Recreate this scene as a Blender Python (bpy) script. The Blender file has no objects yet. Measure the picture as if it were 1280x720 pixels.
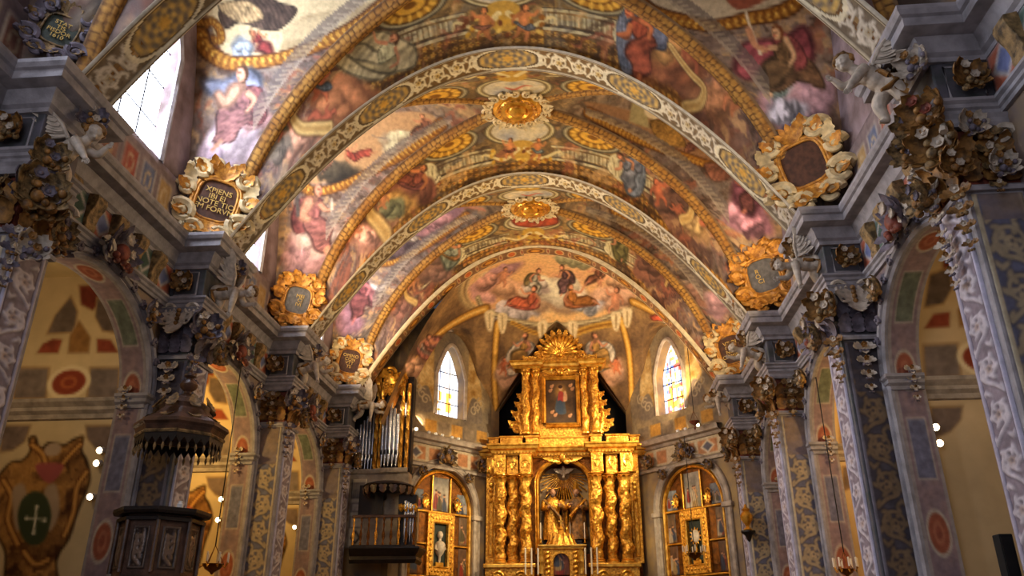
import bpy, bmesh, math, random
import numpy as np
from mathutils import Vector, Matrix
from mathutils.geometry import tessellate_polygon
PI = math.pi
sc = bpy.context.scene
COL = sc.collection
rng = random.Random(7)
# ------------------------------------------------------------------ camera data (z = 0 is eye height, floor at -1.6)
FPX, PSI, TH = 1000., math.radians(5.0), math.radians(23.7)
cF = np.array([-math.sin(PSI)*math.cos(TH), math.cos(PSI)*math.cos(TH), math.sin(TH)])
cR = np.array([math.cos(PSI), math.sin(PSI), 0.]); cU = np.cross(cR, cF)
FLOOR = -1.6
XA = -1.3                # axis of the nave
def ray(px, py):
    px = np.asarray(px, float); py = np.asarray(py, float)
    return cF + cR*((px-640)/FPX)[..., None] + cU*((360-py)/FPX)[..., None]
def at_y(px, py, y): d = ray(px, py); return d*(y/d[1])
def at_x(px, py, x): d = ray(px, py); return d*(x/d[0])
# ------------------------------------------------------------------ colour + noise
def lin(c):
    c = np.asarray(c, float)/255.
    return np.where(c <= .04045, c/12.92, ((c+.055)/1.055)**2.4)
def vnoise(x, y, seed=0):
    x = np.asarray(x, float); y = np.asarray(y, float)
    xi = np.floor(x).astype(np.int64); yi = np.floor(y).astype(np.int64)
    fx = x-xi; fy = y-yi; fx = fx*fx*(3-2*fx); fy = fy*fy*(3-2*fy)
    def h(a, b):
        n = (a*374761393 + b*668265263 + seed*974711) & 0x7fffffff
        n = ((n ^ (n >> 13))*1274126177) & 0x7fffffff
        return ((n ^ (n >> 16)) & 0xffff)/65535.
    return (h(xi, yi)*(1-fx)+h(xi+1, yi)*fx)*(1-fy)+(h(xi, yi+1)*(1-fx)+h(xi+1, yi+1)*fx)*fy
def fbm(x, y, seed=0, o=4):
    s = 0; a = .5; t = 0
    for i in range(o):
        s = s+a*vnoise(x*2**i, y*2**i, seed+i*17); t += a; a *= .55
    return s/t
def mixc(a, b, t): return np.asarray(a, float)*(1-t)[..., None]+np.asarray(b, float)*t[..., None]
# ------------------------------------------------------------------ a painter's canvas in surface metres
def smooth_closed(pts, n=6):
    P = np.asarray(pts, float); m = len(P); out = []
    for i in range(m):
        p0, p1, p2, p3 = P[i-1], P[i], P[(i+1) % m], P[(i+2) % m]
        for k in range(n):
            t = k/n
            out.append(.5*((2*p1)+(-p0+p2)*t+(2*p0-5*p1+4*p2-p3)*t*t+(-p0+3*p1-3*p2+p3)*t**3))
    return np.array(out)
def smooth_open(pts, n=6):
    P = np.asarray(pts, float); P = np.vstack([2*P[0]-P[1], P, 2*P[-1]-P[-2]]); out = []
    for i in range(1, len(P)-2):
        p0, p1, p2, p3 = P[i-1:i+3]
        for k in range(n):
            t = k/n
            out.append(.5*((2*p1)+(-p0+p2)*t+(2*p0-5*p1+4*p2-p3)*t*t+(-p0+3*p1-3*p2+p3)*t**3))
    out.append(P[-2]); return np.array(out)
class Cv:
    def __init__(s, u0, u1, v0, v1, res, base=(128, 128, 128)):
        s.u0, s.v0, s.res = u0, v0, res
        s.W = max(2, int(round((u1-u0)*res))); s.H = max(2, int(round((v1-v0)*res)))
        s.a = np.empty((s.H, s.W, 3)); s.a[:] = base
    def box(s, lo, hi):
        i0 = max(0, int((lo[0]-s.u0)*s.res)-1); i1 = min(s.W, int((hi[0]-s.u0)*s.res)+2)
        j0 = max(0, int((lo[1]-s.v0)*s.res)-1); j1 = min(s.H, int((hi[1]-s.v0)*s.res)+2)
        if i1 <= i0 or j1 <= j0: return None
        U = s.u0+(np.arange(i0, i1)+.5)/s.res; V = s.v0+(np.arange(j0, j1)+.5)/s.res
        return (slice(j0, j1), slice(i0, i1)), *np.meshgrid(U, V)
    def lay(s, sl, al, col):
        a = s.a[sl]; c = np.asarray(col, float)
        s.a[sl] = a*(1-al[..., None])+c*al[..., None]
    def all(s, fn):
        b = s.box((s.u0, s.v0), (s.u0+s.W/s.res, s.v0+s.H/s.res)); s.a[b[0]] = fn(b[1], b[2], s.a[b[0]])
    def poly(s, pts, col, soft=.02, sm=True, al=1., warp=0):
        P = smooth_closed(pts) if sm else np.asarray(pts, float)
        b = s.box(P.min(0)-soft-warp, P.max(0)+soft+warp)
        if b is None: return
        sl, U, V = b; X, Y = U, V
        if warp:
            X = U+warp*(vnoise(U*3/warp/10, V*3/warp/10, 3)-.5)*2; Y = V+warp*(vnoise(U*3/warp/10, V*3/warp/10, 9)-.5)*2
        ins = np.zeros(U.shape, bool); d = np.full(U.shape, 1e9)
        for i in range(len(P)):
            ax, ay = P[i-1]; bx, by = P[i]
            if ay != by:
                c = ((ay > Y) != (by > Y)) & (X < (bx-ax)*(Y-ay)/(by-ay)+ax); ins ^= c
            ex, ey = bx-ax, by-ay; l = ex*ex+ey*ey+1e-12
            t = np.clip(((X-ax)*ex+(Y-ay)*ey)/l, 0, 1)
            d = np.minimum(d, (X-ax-t*ex)**2+(Y-ay-t*ey)**2)
        d = np.sqrt(d); sd = np.where(ins, d, -d)
        A = np.clip(.5+sd/soft/2, 0, 1)*al
        s.lay(sl, A, col(U, V, d) if callable(col) else col)
    def stroke(s, pts, w, col, soft=.012, al=1., sm=False):
        P = smooth_open(pts) if sm else np.asarray(pts, float)
        n = len(P); w = np.interp(np.linspace(0, 1, n), np.linspace(0, 1, np.size(w)), np.atleast_1d(w).astype(float)) if np.size(w) > 1 else np.full(n, float(w))
        m = w.max()+soft
        b = s.box(P.min(0)-m, P.max(0)+m)
        if b is None: return
        sl, U, V = b; d = np.full(U.shape, 1e9)
        for i in range(n-1):
            ax, ay = P[i]; ex, ey = P[i+1]-P[i]; l = ex*ex+ey*ey+1e-12
            t = np.clip(((U-ax)*ex+(V-ay)*ey)/l, 0, 1)
            d = np.minimum(d, np.sqrt((U-ax-t*ex)**2+(V-ay-t*ey)**2)-(w[i]*(1-t)+w[i+1]*t)/2)
        s.lay(sl, np.clip(.5-d/soft/2, 0, 1)*al, col)
    def ell(s, c, rx, ry, col, rot=0, soft=.015, al=1.):
        m = max(rx, ry)+soft
        b = s.box((c[0]-m, c[1]-m), (c[0]+m, c[1]+m))
        if b is None: return
        sl, U, V = b; x = U-c[0]; y = V-c[1]; cs, sn = math.cos(rot), math.sin(rot)
        X = (x*cs+y*sn)/rx; Y = (-x*sn+y*cs)/ry; r = np.sqrt(X*X+Y*Y)
        A = np.clip(.5+(1-r)*min(rx, ry)/soft/2, 0, 1)*al
        s.lay(sl, A, col(X, Y, r) if callable(col) else col)
    def get(s, u, v, wrapu=False, wrapv=False):
        x = (np.asarray(u)-s.u0)*s.res-.5; y = (np.asarray(v)-s.v0)*s.res-.5
        x0 = np.floor(x).astype(int); y0 = np.floor(y).astype(int); fx = (x-x0)[..., None]; fy = (y-y0)[..., None]
        def ix(i, n, w): return i % n if w else np.clip(i, 0, n-1)
        a0, a1 = ix(x0, s.W, wrapu), ix(x0+1, s.W, wrapu); b0, b1 = ix(y0, s.H, wrapv), ix(y0+1, s.H, wrapv)
        return (s.a[b0, a0]*(1-fx)+s.a[b0, a1]*fx)*(1-fy)+(s.a[b1, a0]*(1-fx)+s.a[b1, a1]*fx)*fy
# ------------------------------------------------------------------ materials (all procedural)
M = {}
def mat(name, c, rough=.6, metal=0., vary=.25, scale=6., bump=0., bscale=30., attr=False, emit=0., c2=None, coat=0., spec=.4):
    m = bpy.data.materials.new(name); m.use_nodes = True; N = m.node_tree.nodes; L = m.node_tree.links
    B = N['Principled BSDF']; B.inputs['Roughness'].default_value = rough; B.inputs['Metallic'].default_value = metal
    B.inputs['Specular IOR Level'].default_value = spec; B.inputs['Coat Weight'].default_value = coat
    tc = N.new('ShaderNodeTexCoord')
    nz = N.new('ShaderNodeTexNoise'); nz.inputs['Scale'].default_value = scale; nz.inputs['Detail'].default_value = 6
    L.new(tc.outputs['Object'], nz.inputs['Vector'])
    mx = N.new('ShaderNodeMix'); mx.data_type = 'RGBA'
    if attr:
        at = N.new('ShaderNodeAttribute'); at.attribute_name = 'Col'
        rp = N.new('ShaderNodeMapRange'); rp.inputs[1].default_value = .3; rp.inputs[2].default_value = .7
        rp.inputs[3].default_value = 1-vary; rp.inputs[4].default_value = 1+vary*.6
        L.new(nz.outputs['Fac'], rp.inputs[0]); mx.blend_type = 'MULTIPLY'; mx.inputs['Factor'].default_value = 1
        L.new(at.outputs['Color'], mx.inputs['A']); L.new(rp.outputs[0], mx.inputs['B'])
    else:
        a = lin(c); b = lin(c2) if c2 is not None else a*(1-vary*1.6)
        mx.inputs['A'].default_value = (*np.clip(a*(1+vary*.3), 0, 1), 1); mx.inputs['B'].default_value = (*np.clip(b, 0, 1), 1)
        rp = N.new('ShaderNodeMapRange'); rp.inputs[1].default_value = .35; rp.inputs[2].default_value = .65
        L.new(nz.outputs['Fac'], rp.inputs[0]); L.new(rp.outputs[0], mx.inputs['Factor'])
    L.new(mx.outputs['Result'], B.inputs['Base Color'])
    if emit:
        L.new(mx.outputs['Result'], B.inputs['Emission Color']); B.inputs['Emission Strength'].default_value = emit
    if bump:
        n2 = N.new('ShaderNodeTexNoise'); n2.inputs['Scale'].default_value = bscale; n2.inputs['Detail'].default_value = 5
        L.new(tc.outputs['Object'], n2.inputs['Vector'])
        bp = N.new('ShaderNodeBump'); bp.inputs['Strength'].default_value = bump; bp.inputs['Distance'].default_value = .03
        L.new(n2.outputs['Fac'], bp.inputs['Height']); L.new(bp.outputs[0], B.inputs['Normal'])
    M[name] = m; return m
mat('fresco', None, .75, vary=.22, scale=9, attr=True, bump=.12, bscale=40, spec=.25)
mat('gilt_painted', None, .42, .55, vary=.25, scale=14, attr=True, bump=.35, bscale=45)
mat('stone', (152, 146, 148), .6, vary=.22, scale=5, bump=.2, bscale=25)
mat('stone_warm', (176, 160, 142), .65, vary=.22, scale=5, bump=.2, bscale=25)
mat('stone_dark', (84, 80, 88), .5, vary=.45, scale=4, bump=.1, c2=(58, 62, 60))
mat('plaster', (214, 190, 140), .85, vary=.1, scale=2, bump=.06)
mat('stucco_white', (196, 180, 160), .55, vary=.2, scale=9, bump=.15, bscale=30)
mat('stucco_gold', (150, 106, 52), .55, .1, vary=.45, scale=8, bump=.3, bscale=35)
mat('stucco_lilac', (112, 102, 112), .6, vary=.35, scale=8, bump=.25, bscale=30)
mat('stucco_red', (128, 62, 44), .6, vary=.4, scale=8, bump=.25)
mat('gold', (240, 182, 70), .33, .6, vary=.3, scale=15, bump=.8, bscale=17, c2=(172, 106, 28))
mat('gold_smooth', (240, 184, 74), .28, .65, vary=.2, scale=6, bump=.2, bscale=20, c2=(186, 122, 34))
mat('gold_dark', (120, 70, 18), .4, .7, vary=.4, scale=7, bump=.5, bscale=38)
mat('wood', (92, 64, 48), .4, vary=.4, scale=5, bump=.25, bscale=28)
mat('wood_dark', (34, 24, 20), .4, vary=.4, scale=6, bump=.2)
mat('bracket_wood', (150, 120, 76), .6, vary=.5, scale=10, bump=.5, bscale=30)
mat('pipe_metal', (178, 180, 188), .22, .9, vary=.12, scale=3)
mat('iron', (26, 24, 24), .5, .5)
mat('black', (6, 5, 5), .9, vary=.1)
mat('floor_stone', (120, 110, 100), .35, vary=.25, scale=1.5)
mat('candle', (236, 222, 196), .5, vary=.06)
mat('lamp_head', (225, 225, 225), .4, vary=.05)
mat('lamp_glow', (255, 232, 190), .5, emit=9., vary=.02)
mat('flame', (255, 190, 90), .5, emit=6., vary=.02)
mat('daylight_pane', (226, 236, 255), .5, emit=16., vary=.04, scale=1.)
mat('wall_paint', None, .85, vary=.08, scale=3, attr=True, spec=.2)
mat('stained', None, .3, attr=True, vary=.05)
mat('paint', None, .45, attr=True, vary=.15, scale=12, spec=.3)
mat('letter_gold', (214, 178, 96), .5, .2, vary=.1)
mat('red_silk', (150, 30, 14), .6, vary=.3, scale=5)
def _stained():
    m = M['stained']; N = m.node_tree.nodes; B = N['Principled BSDF']
    at = [n for n in N if n.type == 'ATTRIBUTE'][0]
    m.node_tree.links.new(at.outputs['Color'], B.inputs['Emission Color']); B.inputs['Emission Strength'].default_value = 2.2
_stained()
# ------------------------------------------------------------------ objects
def link(o, parent=None):
    COL.objects.link(o)
    if parent is not None: o.parent = parent
    return o
def tag(o, label=None, cat=None, group=None, kind=None):
    if label: o['label'] = label
    if cat: o['category'] = cat
    if group: o['group'] = group
    if kind: o['kind'] = kind
    return o
def thing(name, label, cat, loc=(0, 0, 0), rot=(0, 0, 0), group=None, scale=None):
    o = bpy.data.objects.new(name, None); o.empty_display_size = .1; link(o)
    o.location = loc; o.rotation_euler = rot
    if scale is not None: o.scale = (scale,)*3 if np.isscalar(scale) else scale
    return tag(o, label, cat, group)
def copy_tree(o, parent=None):
    c = o.copy(); COL.objects.link(c)
    if parent is not None: c.parent = parent
    for ch in list(o.children): copy_tree(ch, c)
    return c
def raw_mesh(name, V, F, C=None, smooth=True):
    me = bpy.data.meshes.new(name)
    me.from_pydata([tuple(v) for v in V], [], F); me.validate()
    if smooth: me.polygons.foreach_set('use_smooth', np.ones(len(me.polygons), bool))
    if C is not None:
        a = me.color_attributes.new('Col', 'FLOAT_COLOR', 'POINT')
        a.data.foreach_set('color', np.hstack([lin(C), np.ones((len(C), 1))]).ravel().astype(np.float32))
    return me
def grid(name, P, C, m, parent=None, smooth=True):
    """one mesh from a lattice of points P (n,m,3) with colours C (n,m,3)"""
    n, k = P.shape[:2]; me = bpy.data.meshes.new(name)
    me.vertices.add(n*k); me.vertices.foreach_set('co', P.reshape(-1).astype(np.float32))
    i = (np.arange(n-1)[:, None]*k+np.arange(k-1)[None]).ravel()
    q = np.stack([i, i+1, i+k+1, i+k], 1).ravel().astype(np.int32); nf = len(i)
    me.loops.add(nf*4); me.loops.foreach_set('vertex_index', q)
    me.polygons.add(nf); me.polygons.foreach_set('loop_start', np.arange(0, nf*4, 4, dtype=np.int32))
    me.polygons.foreach_set('use_smooth', np.full(nf, smooth))
    me.update(calc_edges=True)
    if C is not None:
        a = me.color_attributes.new('Col', 'FLOAT_COLOR', 'POINT')
        a.data.foreach_set('color', np.concatenate([lin(np.clip(C, 0, 255)).reshape(-1, 3), np.ones((n*k, 1))], 1).ravel().astype(np.float32))
    o = bpy.data.objects.new(name, me); me.materials.append(M[m] if isinstance(m, str) else m)
    return link(o, parent)
def panel(name, cv, o, ux, uy, nn, m='fresco', parent=None, relief=0., step=.02, back=.03):
    """a painted (and carved) slab: canvas cv (metres) mapped onto o + u*ux + v*uy, thickness back"""
    w, h = cv.W/cv.res, cv.H/cv.res
    n = max(3, int(w/step)); k = max(3, int(h/step))
    u = np.linspace(0, w, n); v = np.linspace(0, h, k); U, V = np.meshgrid(u, v, indexing='ij')
    C = cv.get(U+cv.u0, V+cv.v0); Z = np.zeros_like(U)
    if relief: Z = relief*(C.mean(-1)/255.-.35)
    Z[0] = Z[-1] = -back; Z[:, 0] = Z[:, -1] = -back
    U2, V2 = U.copy(), V.copy(); U2[0], U2[1] = 0, 0; U2[-1] = U2[-2] = w; V2[:, 0] = V2[:, 1] = 0; V2[:, -1] = V2[:, -2] = h
    o, ux, uy, nn = map(np.asarray, (o, ux, uy, nn))
    P = o+U2[..., None]*ux+V2[..., None]*uy+Z[..., None]*nn
    return grid(name, P, C, m, parent)
LAST = []
class MB:
    def __init__(s): s.v = []; s.f = []
    def add(s, V, F):
        b = len(s.v); s.v += [tuple(p) for p in V]; s.f += [tuple(i+b for i in f) for f in F]; return s
    def box(s, a, b, ch=0.):
        x0, y0, z0 = a; x1, y1, z1 = b
        V = [(x, y, z) for z in (z0, z1) for x, y in ((x0, y0), (x1, y0), (x1, y1), (x0, y1))]
        return s.add(V, [(3, 2, 1, 0), (4, 5, 6, 7), (0, 1, 5, 4), (1, 2, 6, 5), (2, 3, 7, 6), (3, 0, 4, 7)])
    def prism(s, poly, vec):
        """closed 3D outline extruded along vec"""
        n = len(poly); P = [Vector(p) for p in poly]; Q = [p+Vector(vec) for p in P]
        T = tessellate_polygon([P])
        F = [tuple(t) for t in T]+[tuple(i+n for i in reversed(t)) for t in T]
        F += [(i, (i+1) % n, (i+1) % n+n, i+n) for i in range(n)]
        return s.add(P+Q, F)
    def plate(s, outer, holes, vec):
        """flat outline with holes, extruded along vec"""
        loops = [[Vector(p) for p in outer]]+[[Vector(p) for p in h] for h in holes]
        T = tessellate_polygon(loops); A = [p for l in loops for p in l]; n = len(A)
        F = [tuple(t) for t in T]+[tuple(i+n for i in reversed(t)) for t in T]; b = 0
        for l in loops:
            k = len(l); F += [(b+i, b+(i+1) % k, b+(i+1) % k+n, b+i+n) for i in range(k)]; b += k
        return s.add(A+[p+Vector(vec) for p in A], F)
    def lathe(s, prof, n=20, c=(0, 0, 0), a0=0., a1=2*PI, sq=None):
        full = abs(a1-a0-2*PI) < 1e-6; k = n if full else n+1; V = []; F = []
        for r, z in prof:
            for i in range(k):
                a = a0+(a1-a0)*i/n; V.append((c[0]+r*math.cos(a), c[1]+r*math.sin(a), c[2]+z))
        for j in range(len(prof)-1):
            for i in range(n):
                i2 = (i+1) % k; F.append((j*k+i, j*k+i2, (j+1)*k+i2, (j+1)*k+i))
        if full:
            if prof[0][0] > 1e-4: F.append(tuple(reversed(range(k))))
            if prof[-1][0] > 1e-4: F.append(tuple(range((len(prof)-1)*k, len(prof)*k)))
        return s.add(V, F)
    def tube(s, path, r, n=8, flat=None, up=None, cap=True):
        """sweep an ellipse along path; r scalar or list; flat = thickness ratio list/scalar"""
        P = [Vector(p) for p in path]; m = len(P)
        R = list(r) if hasattr(r, '__len__') else [r]*m
        if len(R) != m: R = list(np.interp(np.linspace(0, 1, m), np.linspace(0, 1, len(R)), R))
        U = Vector(up) if up is not None else None; V = []; F = []
        for i in range(m):
            t = (P[min(i+1, m-1)]-P[max(i-1, 0)]);
            t = t.normalized() if t.length > 1e-9 else Vector((0, 0, 1))
            a = U if U is not None else Vector((0, 0, 1)) if abs(t.z) < .9 else Vector((1, 0, 0))
            x = t.cross(a); x = x.normalized() if x.length > 1e-6 else Vector((1, 0, 0)); y = x.cross(t)
            fl = flat if flat is not None else 1.
            for k in range(n):
                an = 2*PI*k/n; V.append(P[i]+x*(R[i]*math.cos(an))+y*(R[i]*fl*math.sin(an)))
        for i in range(m-1):
            for k in range(n):
                k2 = (k+1) % n; F.append((i*n+k, i*n+k2, (i+1)*n+k2, (i+1)*n+k))
        if cap: F += [tuple(reversed(range(n))), tuple(range((m-1)*n, m*n))]
        return s.add(V, F)
    def blob(s, c, r, n=10, m=7, M3=None):
        rx, ry, rz = (r,)*3 if np.isscalar(r) else r; V = [(0, 0, -1)]; F = []
        for j in range(1, m):
            b = -PI/2+PI*j/m
            for i in range(n): V.append((math.cos(b)*math.cos(2*PI*i/n), math.cos(b)*math.sin(2*PI*i/n), math.sin(b)))
        V.append((0, 0, 1)); e = len(V)-1
        for i in range(n):
            i2 = (i+1) % n; F.append((0, 1+i2, 1+i)); F.append((e, 1+(m-2)*n+i, 1+(m-2)*n+i2))
            for j in range(m-2): F.append((1+j*n+i, 1+j*n+i2, 1+(j+1)*n+i2, 1+(j+1)*n+i))
        W = [Vector((v[0]*rx, v[1]*ry, v[2]*rz)) for v in V]
        if M3 is not None: W = [M3 @ w for w in W]
        return s.add([w+Vector(c) for w in W], F)
    def sweep(s, prof, path, nrm=(0, 0, 1), closed=False):
        """sweep an open profile [(out, up)] along a path lying square to nrm; out = left-hand side normal; mitred"""
        P = [Vector(p) for p in path]; m = len(P); N = Vector(nrm); V = []; F = []; k = len(prof)
        for i in range(m):
            a = P[i-1] if (i or closed) else None; b = P[(i+1) % m] if (i < m-1 or closed) else None
            d1 = (P[i]-a).normalized() if a is not None else None; d2 = (b-P[i]).normalized() if b is not None else None
            d1 = d1 if d1 is not None else d2; d2 = d2 if d2 is not None else d1
            n1 = N.cross(d1); n2 = N.cross(d2); q = n1+n2
            q = q/max(.3, q.dot(n1)) if q.length > 1e-6 else n1
            for o, u in prof: V.append(P[i]+q*o+N*u)
        for i in range(m if closed else m-1):
            for j in range(k-1):
                i2 = (i+1) % m; F.append((i*k+j, i2*k+j, i2*k+j+1, i*k+j+1))
        return s.add(V, F)
    def leaf(s, O, d, nrm, L, W, curl=1.2, lob=4, depth=.35, cup=.3, nt=16):
        """an acanthus leaf: starts at O towards d, bends towards nrm by curl radians, lobed edges, real thickness"""
        d = Vector(d).normalized(); nrm = Vector(nrm); nrm = (nrm-d*nrm.dot(d)).normalized(); x = d.cross(nrm)
        p = Vector(O); V = []; F = []; k = 8
        for i in range(nt+1):
            t = i/nt; a = curl*t*t; dd = d*math.cos(a)+nrm*math.sin(a); nn = nrm*math.cos(a)-d*math.sin(a)
            w = W*.5*(math.sin(PI*min(1, .12+.88*t)**.8)**.7)*(1-depth+depth*abs(math.sin(PI*lob*t+.4)))*(1 if i < nt else .25)
            th = .09*W*(1-.5*t)
            for q, zz in ((-1, .3), (-.55, .75), (0, .8), (.55, .75), (1, .3), (.55, -.4), (0, -.3), (-.55, -.4)):
                V.append(p+x*(w*q)+nn*(th*zz+cup*w*q*q))
            p = p+dd*(L/nt)
        for i in range(nt):
            for j in range(k): F.append((i*k+j, i*k+(j+1) % k, (i+1)*k+(j+1) % k, (i+1)*k+j))
        F += [tuple(reversed(range(k))), tuple(range(nt*k, nt*k+k))]
        return s.add(V, F)
    def volute(s, c, ux, uy, r, turns=1.5, w=.25, th=.5, dirn=1, a0=0., tail=None, n=26):
        """a scroll: flattened tube spiralling in the plane ux, uy"""
        c, ux, uy = Vector(c), Vector(ux), Vector(uy); pts = []; R = []
        if tail is not None: pts += [c+ux*p[0]+uy*p[1] for p in tail[:-1]]; R += [w*r*.5]*(len(tail)-1)
        for i in range(n+1):
            t = i/n; rr = r*(1-.85*t); a = a0+dirn*2*PI*turns*t
            pts.append(c+ux*(rr*math.cos(a))+uy*(rr*math.sin(a))); R.append(r*w*(.6-.25*t))
        s.tube(pts, R, 6, flat=None); s.blob(pts[-1], r*.22, 8, 5); return s
    def clusters(s):
        """groups of connected shells lying close together: each becomes an object of its own"""
        n = len(s.v); par = list(range(n))
        def root(i):
            while par[i] != i: par[i] = par[par[i]]; i = par[i]
            return i
        for f in s.f:
            a = root(f[0])
            for j in f[1:]:
                b = root(j)
                if a != b: par[b] = a
        R = np.array([root(i) for i in range(n)]); ids, inv = np.unique(R, return_inverse=True); k = len(ids)
        if k == 1 or k > 300: return None
        V = np.array(s.v); lo = np.full((k, 3), 1e9); hi = -lo; np.minimum.at(lo, inv, V); np.maximum.at(hi, inv, V); sz = np.linalg.norm(hi-lo, axis=1)
        cp = list(range(k))
        def cr(i):
            while cp[i] != i: i = cp[i]
            return i
        for i in range(k):
            g = np.linalg.norm(np.maximum(0, np.maximum(lo-hi[i], lo[i]-hi)), axis=1)
            for j in np.nonzero(g < .27*np.maximum(sz, sz[i]))[0]:
                a, b = cr(i), cr(int(j))
                if a != b: cp[b] = a
        cl = np.array([cr(i) for i in range(k)])[inv]; return None if len(set(cl)) == 1 else cl
    def obj(s, name, m, parent=None, smooth=True, bevel=0., sharp=40):
        LAST.clear()
        cl = None if name.split('_')[0] in ('trim', 'wall', 'window', 'ceiling', 'rosette', 'glazing', 'floor') or name == 'shaft' else s.clusters()
        if cl is None: o = s.obj1(name, m, parent, smooth, bevel, sharp); LAST.append(o); return o
        first = None
        for c in dict.fromkeys(cl.tolist()):
            idx = np.nonzero(cl == c)[0]; mp = {int(i): j for j, i in enumerate(idx)}; q = MB(); q.v = [s.v[i] for i in idx]; q.f = [tuple(mp[i] for i in f) for f in s.f if f[0] in mp]
            o = q.obj1(name, m, parent, smooth, bevel, sharp); LAST.append(o); first = first or o
        return first
    def obj1(s, name, m, parent=None, smooth=True, bevel=0., sharp=40):
        me = raw_mesh(name, s.v, s.f, None, smooth)
        bm = bmesh.new(); bm.from_mesh(me); bmesh.ops.recalc_face_normals(bm, faces=bm.faces); bm.to_mesh(me); bm.free()
        if smooth:
            try: me.set_sharp_from_angle(angle=math.radians(sharp))
            except Exception: pass
        o = bpy.data.objects.new(name, me); me.materials.append(M[m] if isinstance(m, str) else m)
        link(o, parent)
        if bevel:
            b = o.modifiers.new('edge', 'BEVEL'); b.width = bevel; b.segments = 2; b.limit_method = 'ANGLE'; b.angle_limit = .7
        return o
def S(o, kind='structure'): o['kind'] = kind; return o
def arch_pts(cx, hw, z0, zi, rise, n=20, p=2.):
    """outline (a, z) of an arched opening: from bottom left up over and down; p>2 fuller, 'pt' pointed"""
    out = [(cx-hw, z0)]
    for i in range(n+1):
        a = PI-PI*i/n
        if p == 'pt':
            t = -1+2*i/n; out.append((cx+hw*t, zi+rise*(1-abs(t)**1.8)))
        else:
            ca, sa = math.cos(a), math.sin(a)
            out.append((cx+hw*math.copysign(abs(ca)**(2/p), ca), zi+rise*abs(sa)**(2/p)))
    out.append((cx+hw, z0)); return out
# ================================================================== the vault and its frescoes
ZS = 7.1; HT, HL = 4.5, 5.04; WO = 6.45; PK = lambda k: 13.8+5*k; YC = lambda k: 11.3+5*k; HB = 2.2; UA = 5.5
UD, VD, UW = 5.6, 2.4, 6.45/5.6
def uv(x, y, k): return np.abs(x-XA)/UD, np.abs(y-YC(k))/VD
def Dz(u): return ZS+4.95*np.sqrt(np.clip(1-u*u, 0, 1))
def Tz(x, y, k):
    u, v = uv(x, y, k); R = ZS+(4.42+.3*((k == 2) & (y > YC(k))))*(1-(u*UD/5.5)**2); s = np.clip((1-v)/np.maximum(1-u, .02), 0, 1)
    return R+np.maximum(Dz(u)-R, 0)*np.sin(s*PI/2)**.9
def Lz(x, y, k):
    u, v = uv(x, y, k); F = ZS+5.75*(1-np.clip(v*VD/2.2, 0, 1)**3); D = Dz(np.minimum(v, 1)); s = np.clip((u-v)/np.maximum(UW-v, .02), 0, 1)
    return D+(F-D)*s
def V_of(x, y, k):
    u, v = uv(x, y, k); u1 = np.minimum(u, .985); w = np.hypot((1-u1)*VD, np.maximum(Dz(u1)-(ZS+4.42*(1-(u1*UD/5.5)**2)), 0))*np.clip((1-v)/(1-u1), -.1, 1.3)
    return np.where(y > YC(k), PK(k)-.1-w, PK(k-1)+.1+w)
def is_T(x, y, k): u, v = uv(x, y, k); return v >= u
_x = np.linspace(0, 7.2, 400); _sx = np.concatenate([[0], np.cumsum(np.hypot(np.diff(_x), np.diff(HT*(1-(_x/UA)**2))))])
S_of = lambda dx: np.sign(dx)*np.interp(np.abs(dx), _x, _sx)
_y = np.linspace(0, 1, 400)**.6*HB; _ty = np.concatenate([[0], np.cumsum(np.hypot(np.diff(_y), np.diff(5.3*(1-(_y/HB)**3))))])
T_of = lambda dy: np.sign(dy)*np.interp(np.abs(dy), _y, _ty)
Y_of = lambda t: np.sign(t)*np.interp(np.abs(t), _ty, _y)
SM, TM = float(_sx[-1]), float(_ty[-1])
def unproject(px, py, zf, t0=4., t1=46.):
    d = ray(px, py); n = d.shape[0]; ts = np.linspace(t0, t1, 500)
    hit = np.full(n, t1); lo = np.full(n, t0)
    for a, b in zip(ts[:-1], ts[1:]):
        P = d*b; ins = (P[:, 2] > zf(P[:, 0], P[:, 1])) & (hit == t1) & (a > lo*0)
        # only count a crossing from inside to outside the room
        Q = d*a; was = Q[:, 2] <= zf(Q[:, 0], Q[:, 1])
        hit = np.where(ins & was, (a+b)/2, hit)
    return d*hit[:, None]
SKIN = (206, 140, 104)
def daub(col, U, V, sd):
    q = fbm(U*1.7, V*1.7, sd+50)*3; x, y = U*3.1+2*q, V*3.1-1.6*q; n1 = fbm(x, y, sd+1, 4); n2 = fbm(y*.8+7, x*.8, sd+2, 4); n3 = vnoise(x*2.6, y*2.6, sd+3)
    col = mixc(col, (66, 48, 38), np.clip((.46-n1)*4.5, 0, .65)); col = mixc(col, (206, 166, 118), np.clip((n1-.58)*5, 0, .6)); col = mixc(col, (168, 92, 70), np.clip((n2-.6)*5, 0, .5)); col = mixc(col, (124, 120, 122), np.clip((.36-n2)*5, 0, .4))
    return col*(.86+.28*n3)[..., None]
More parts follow.
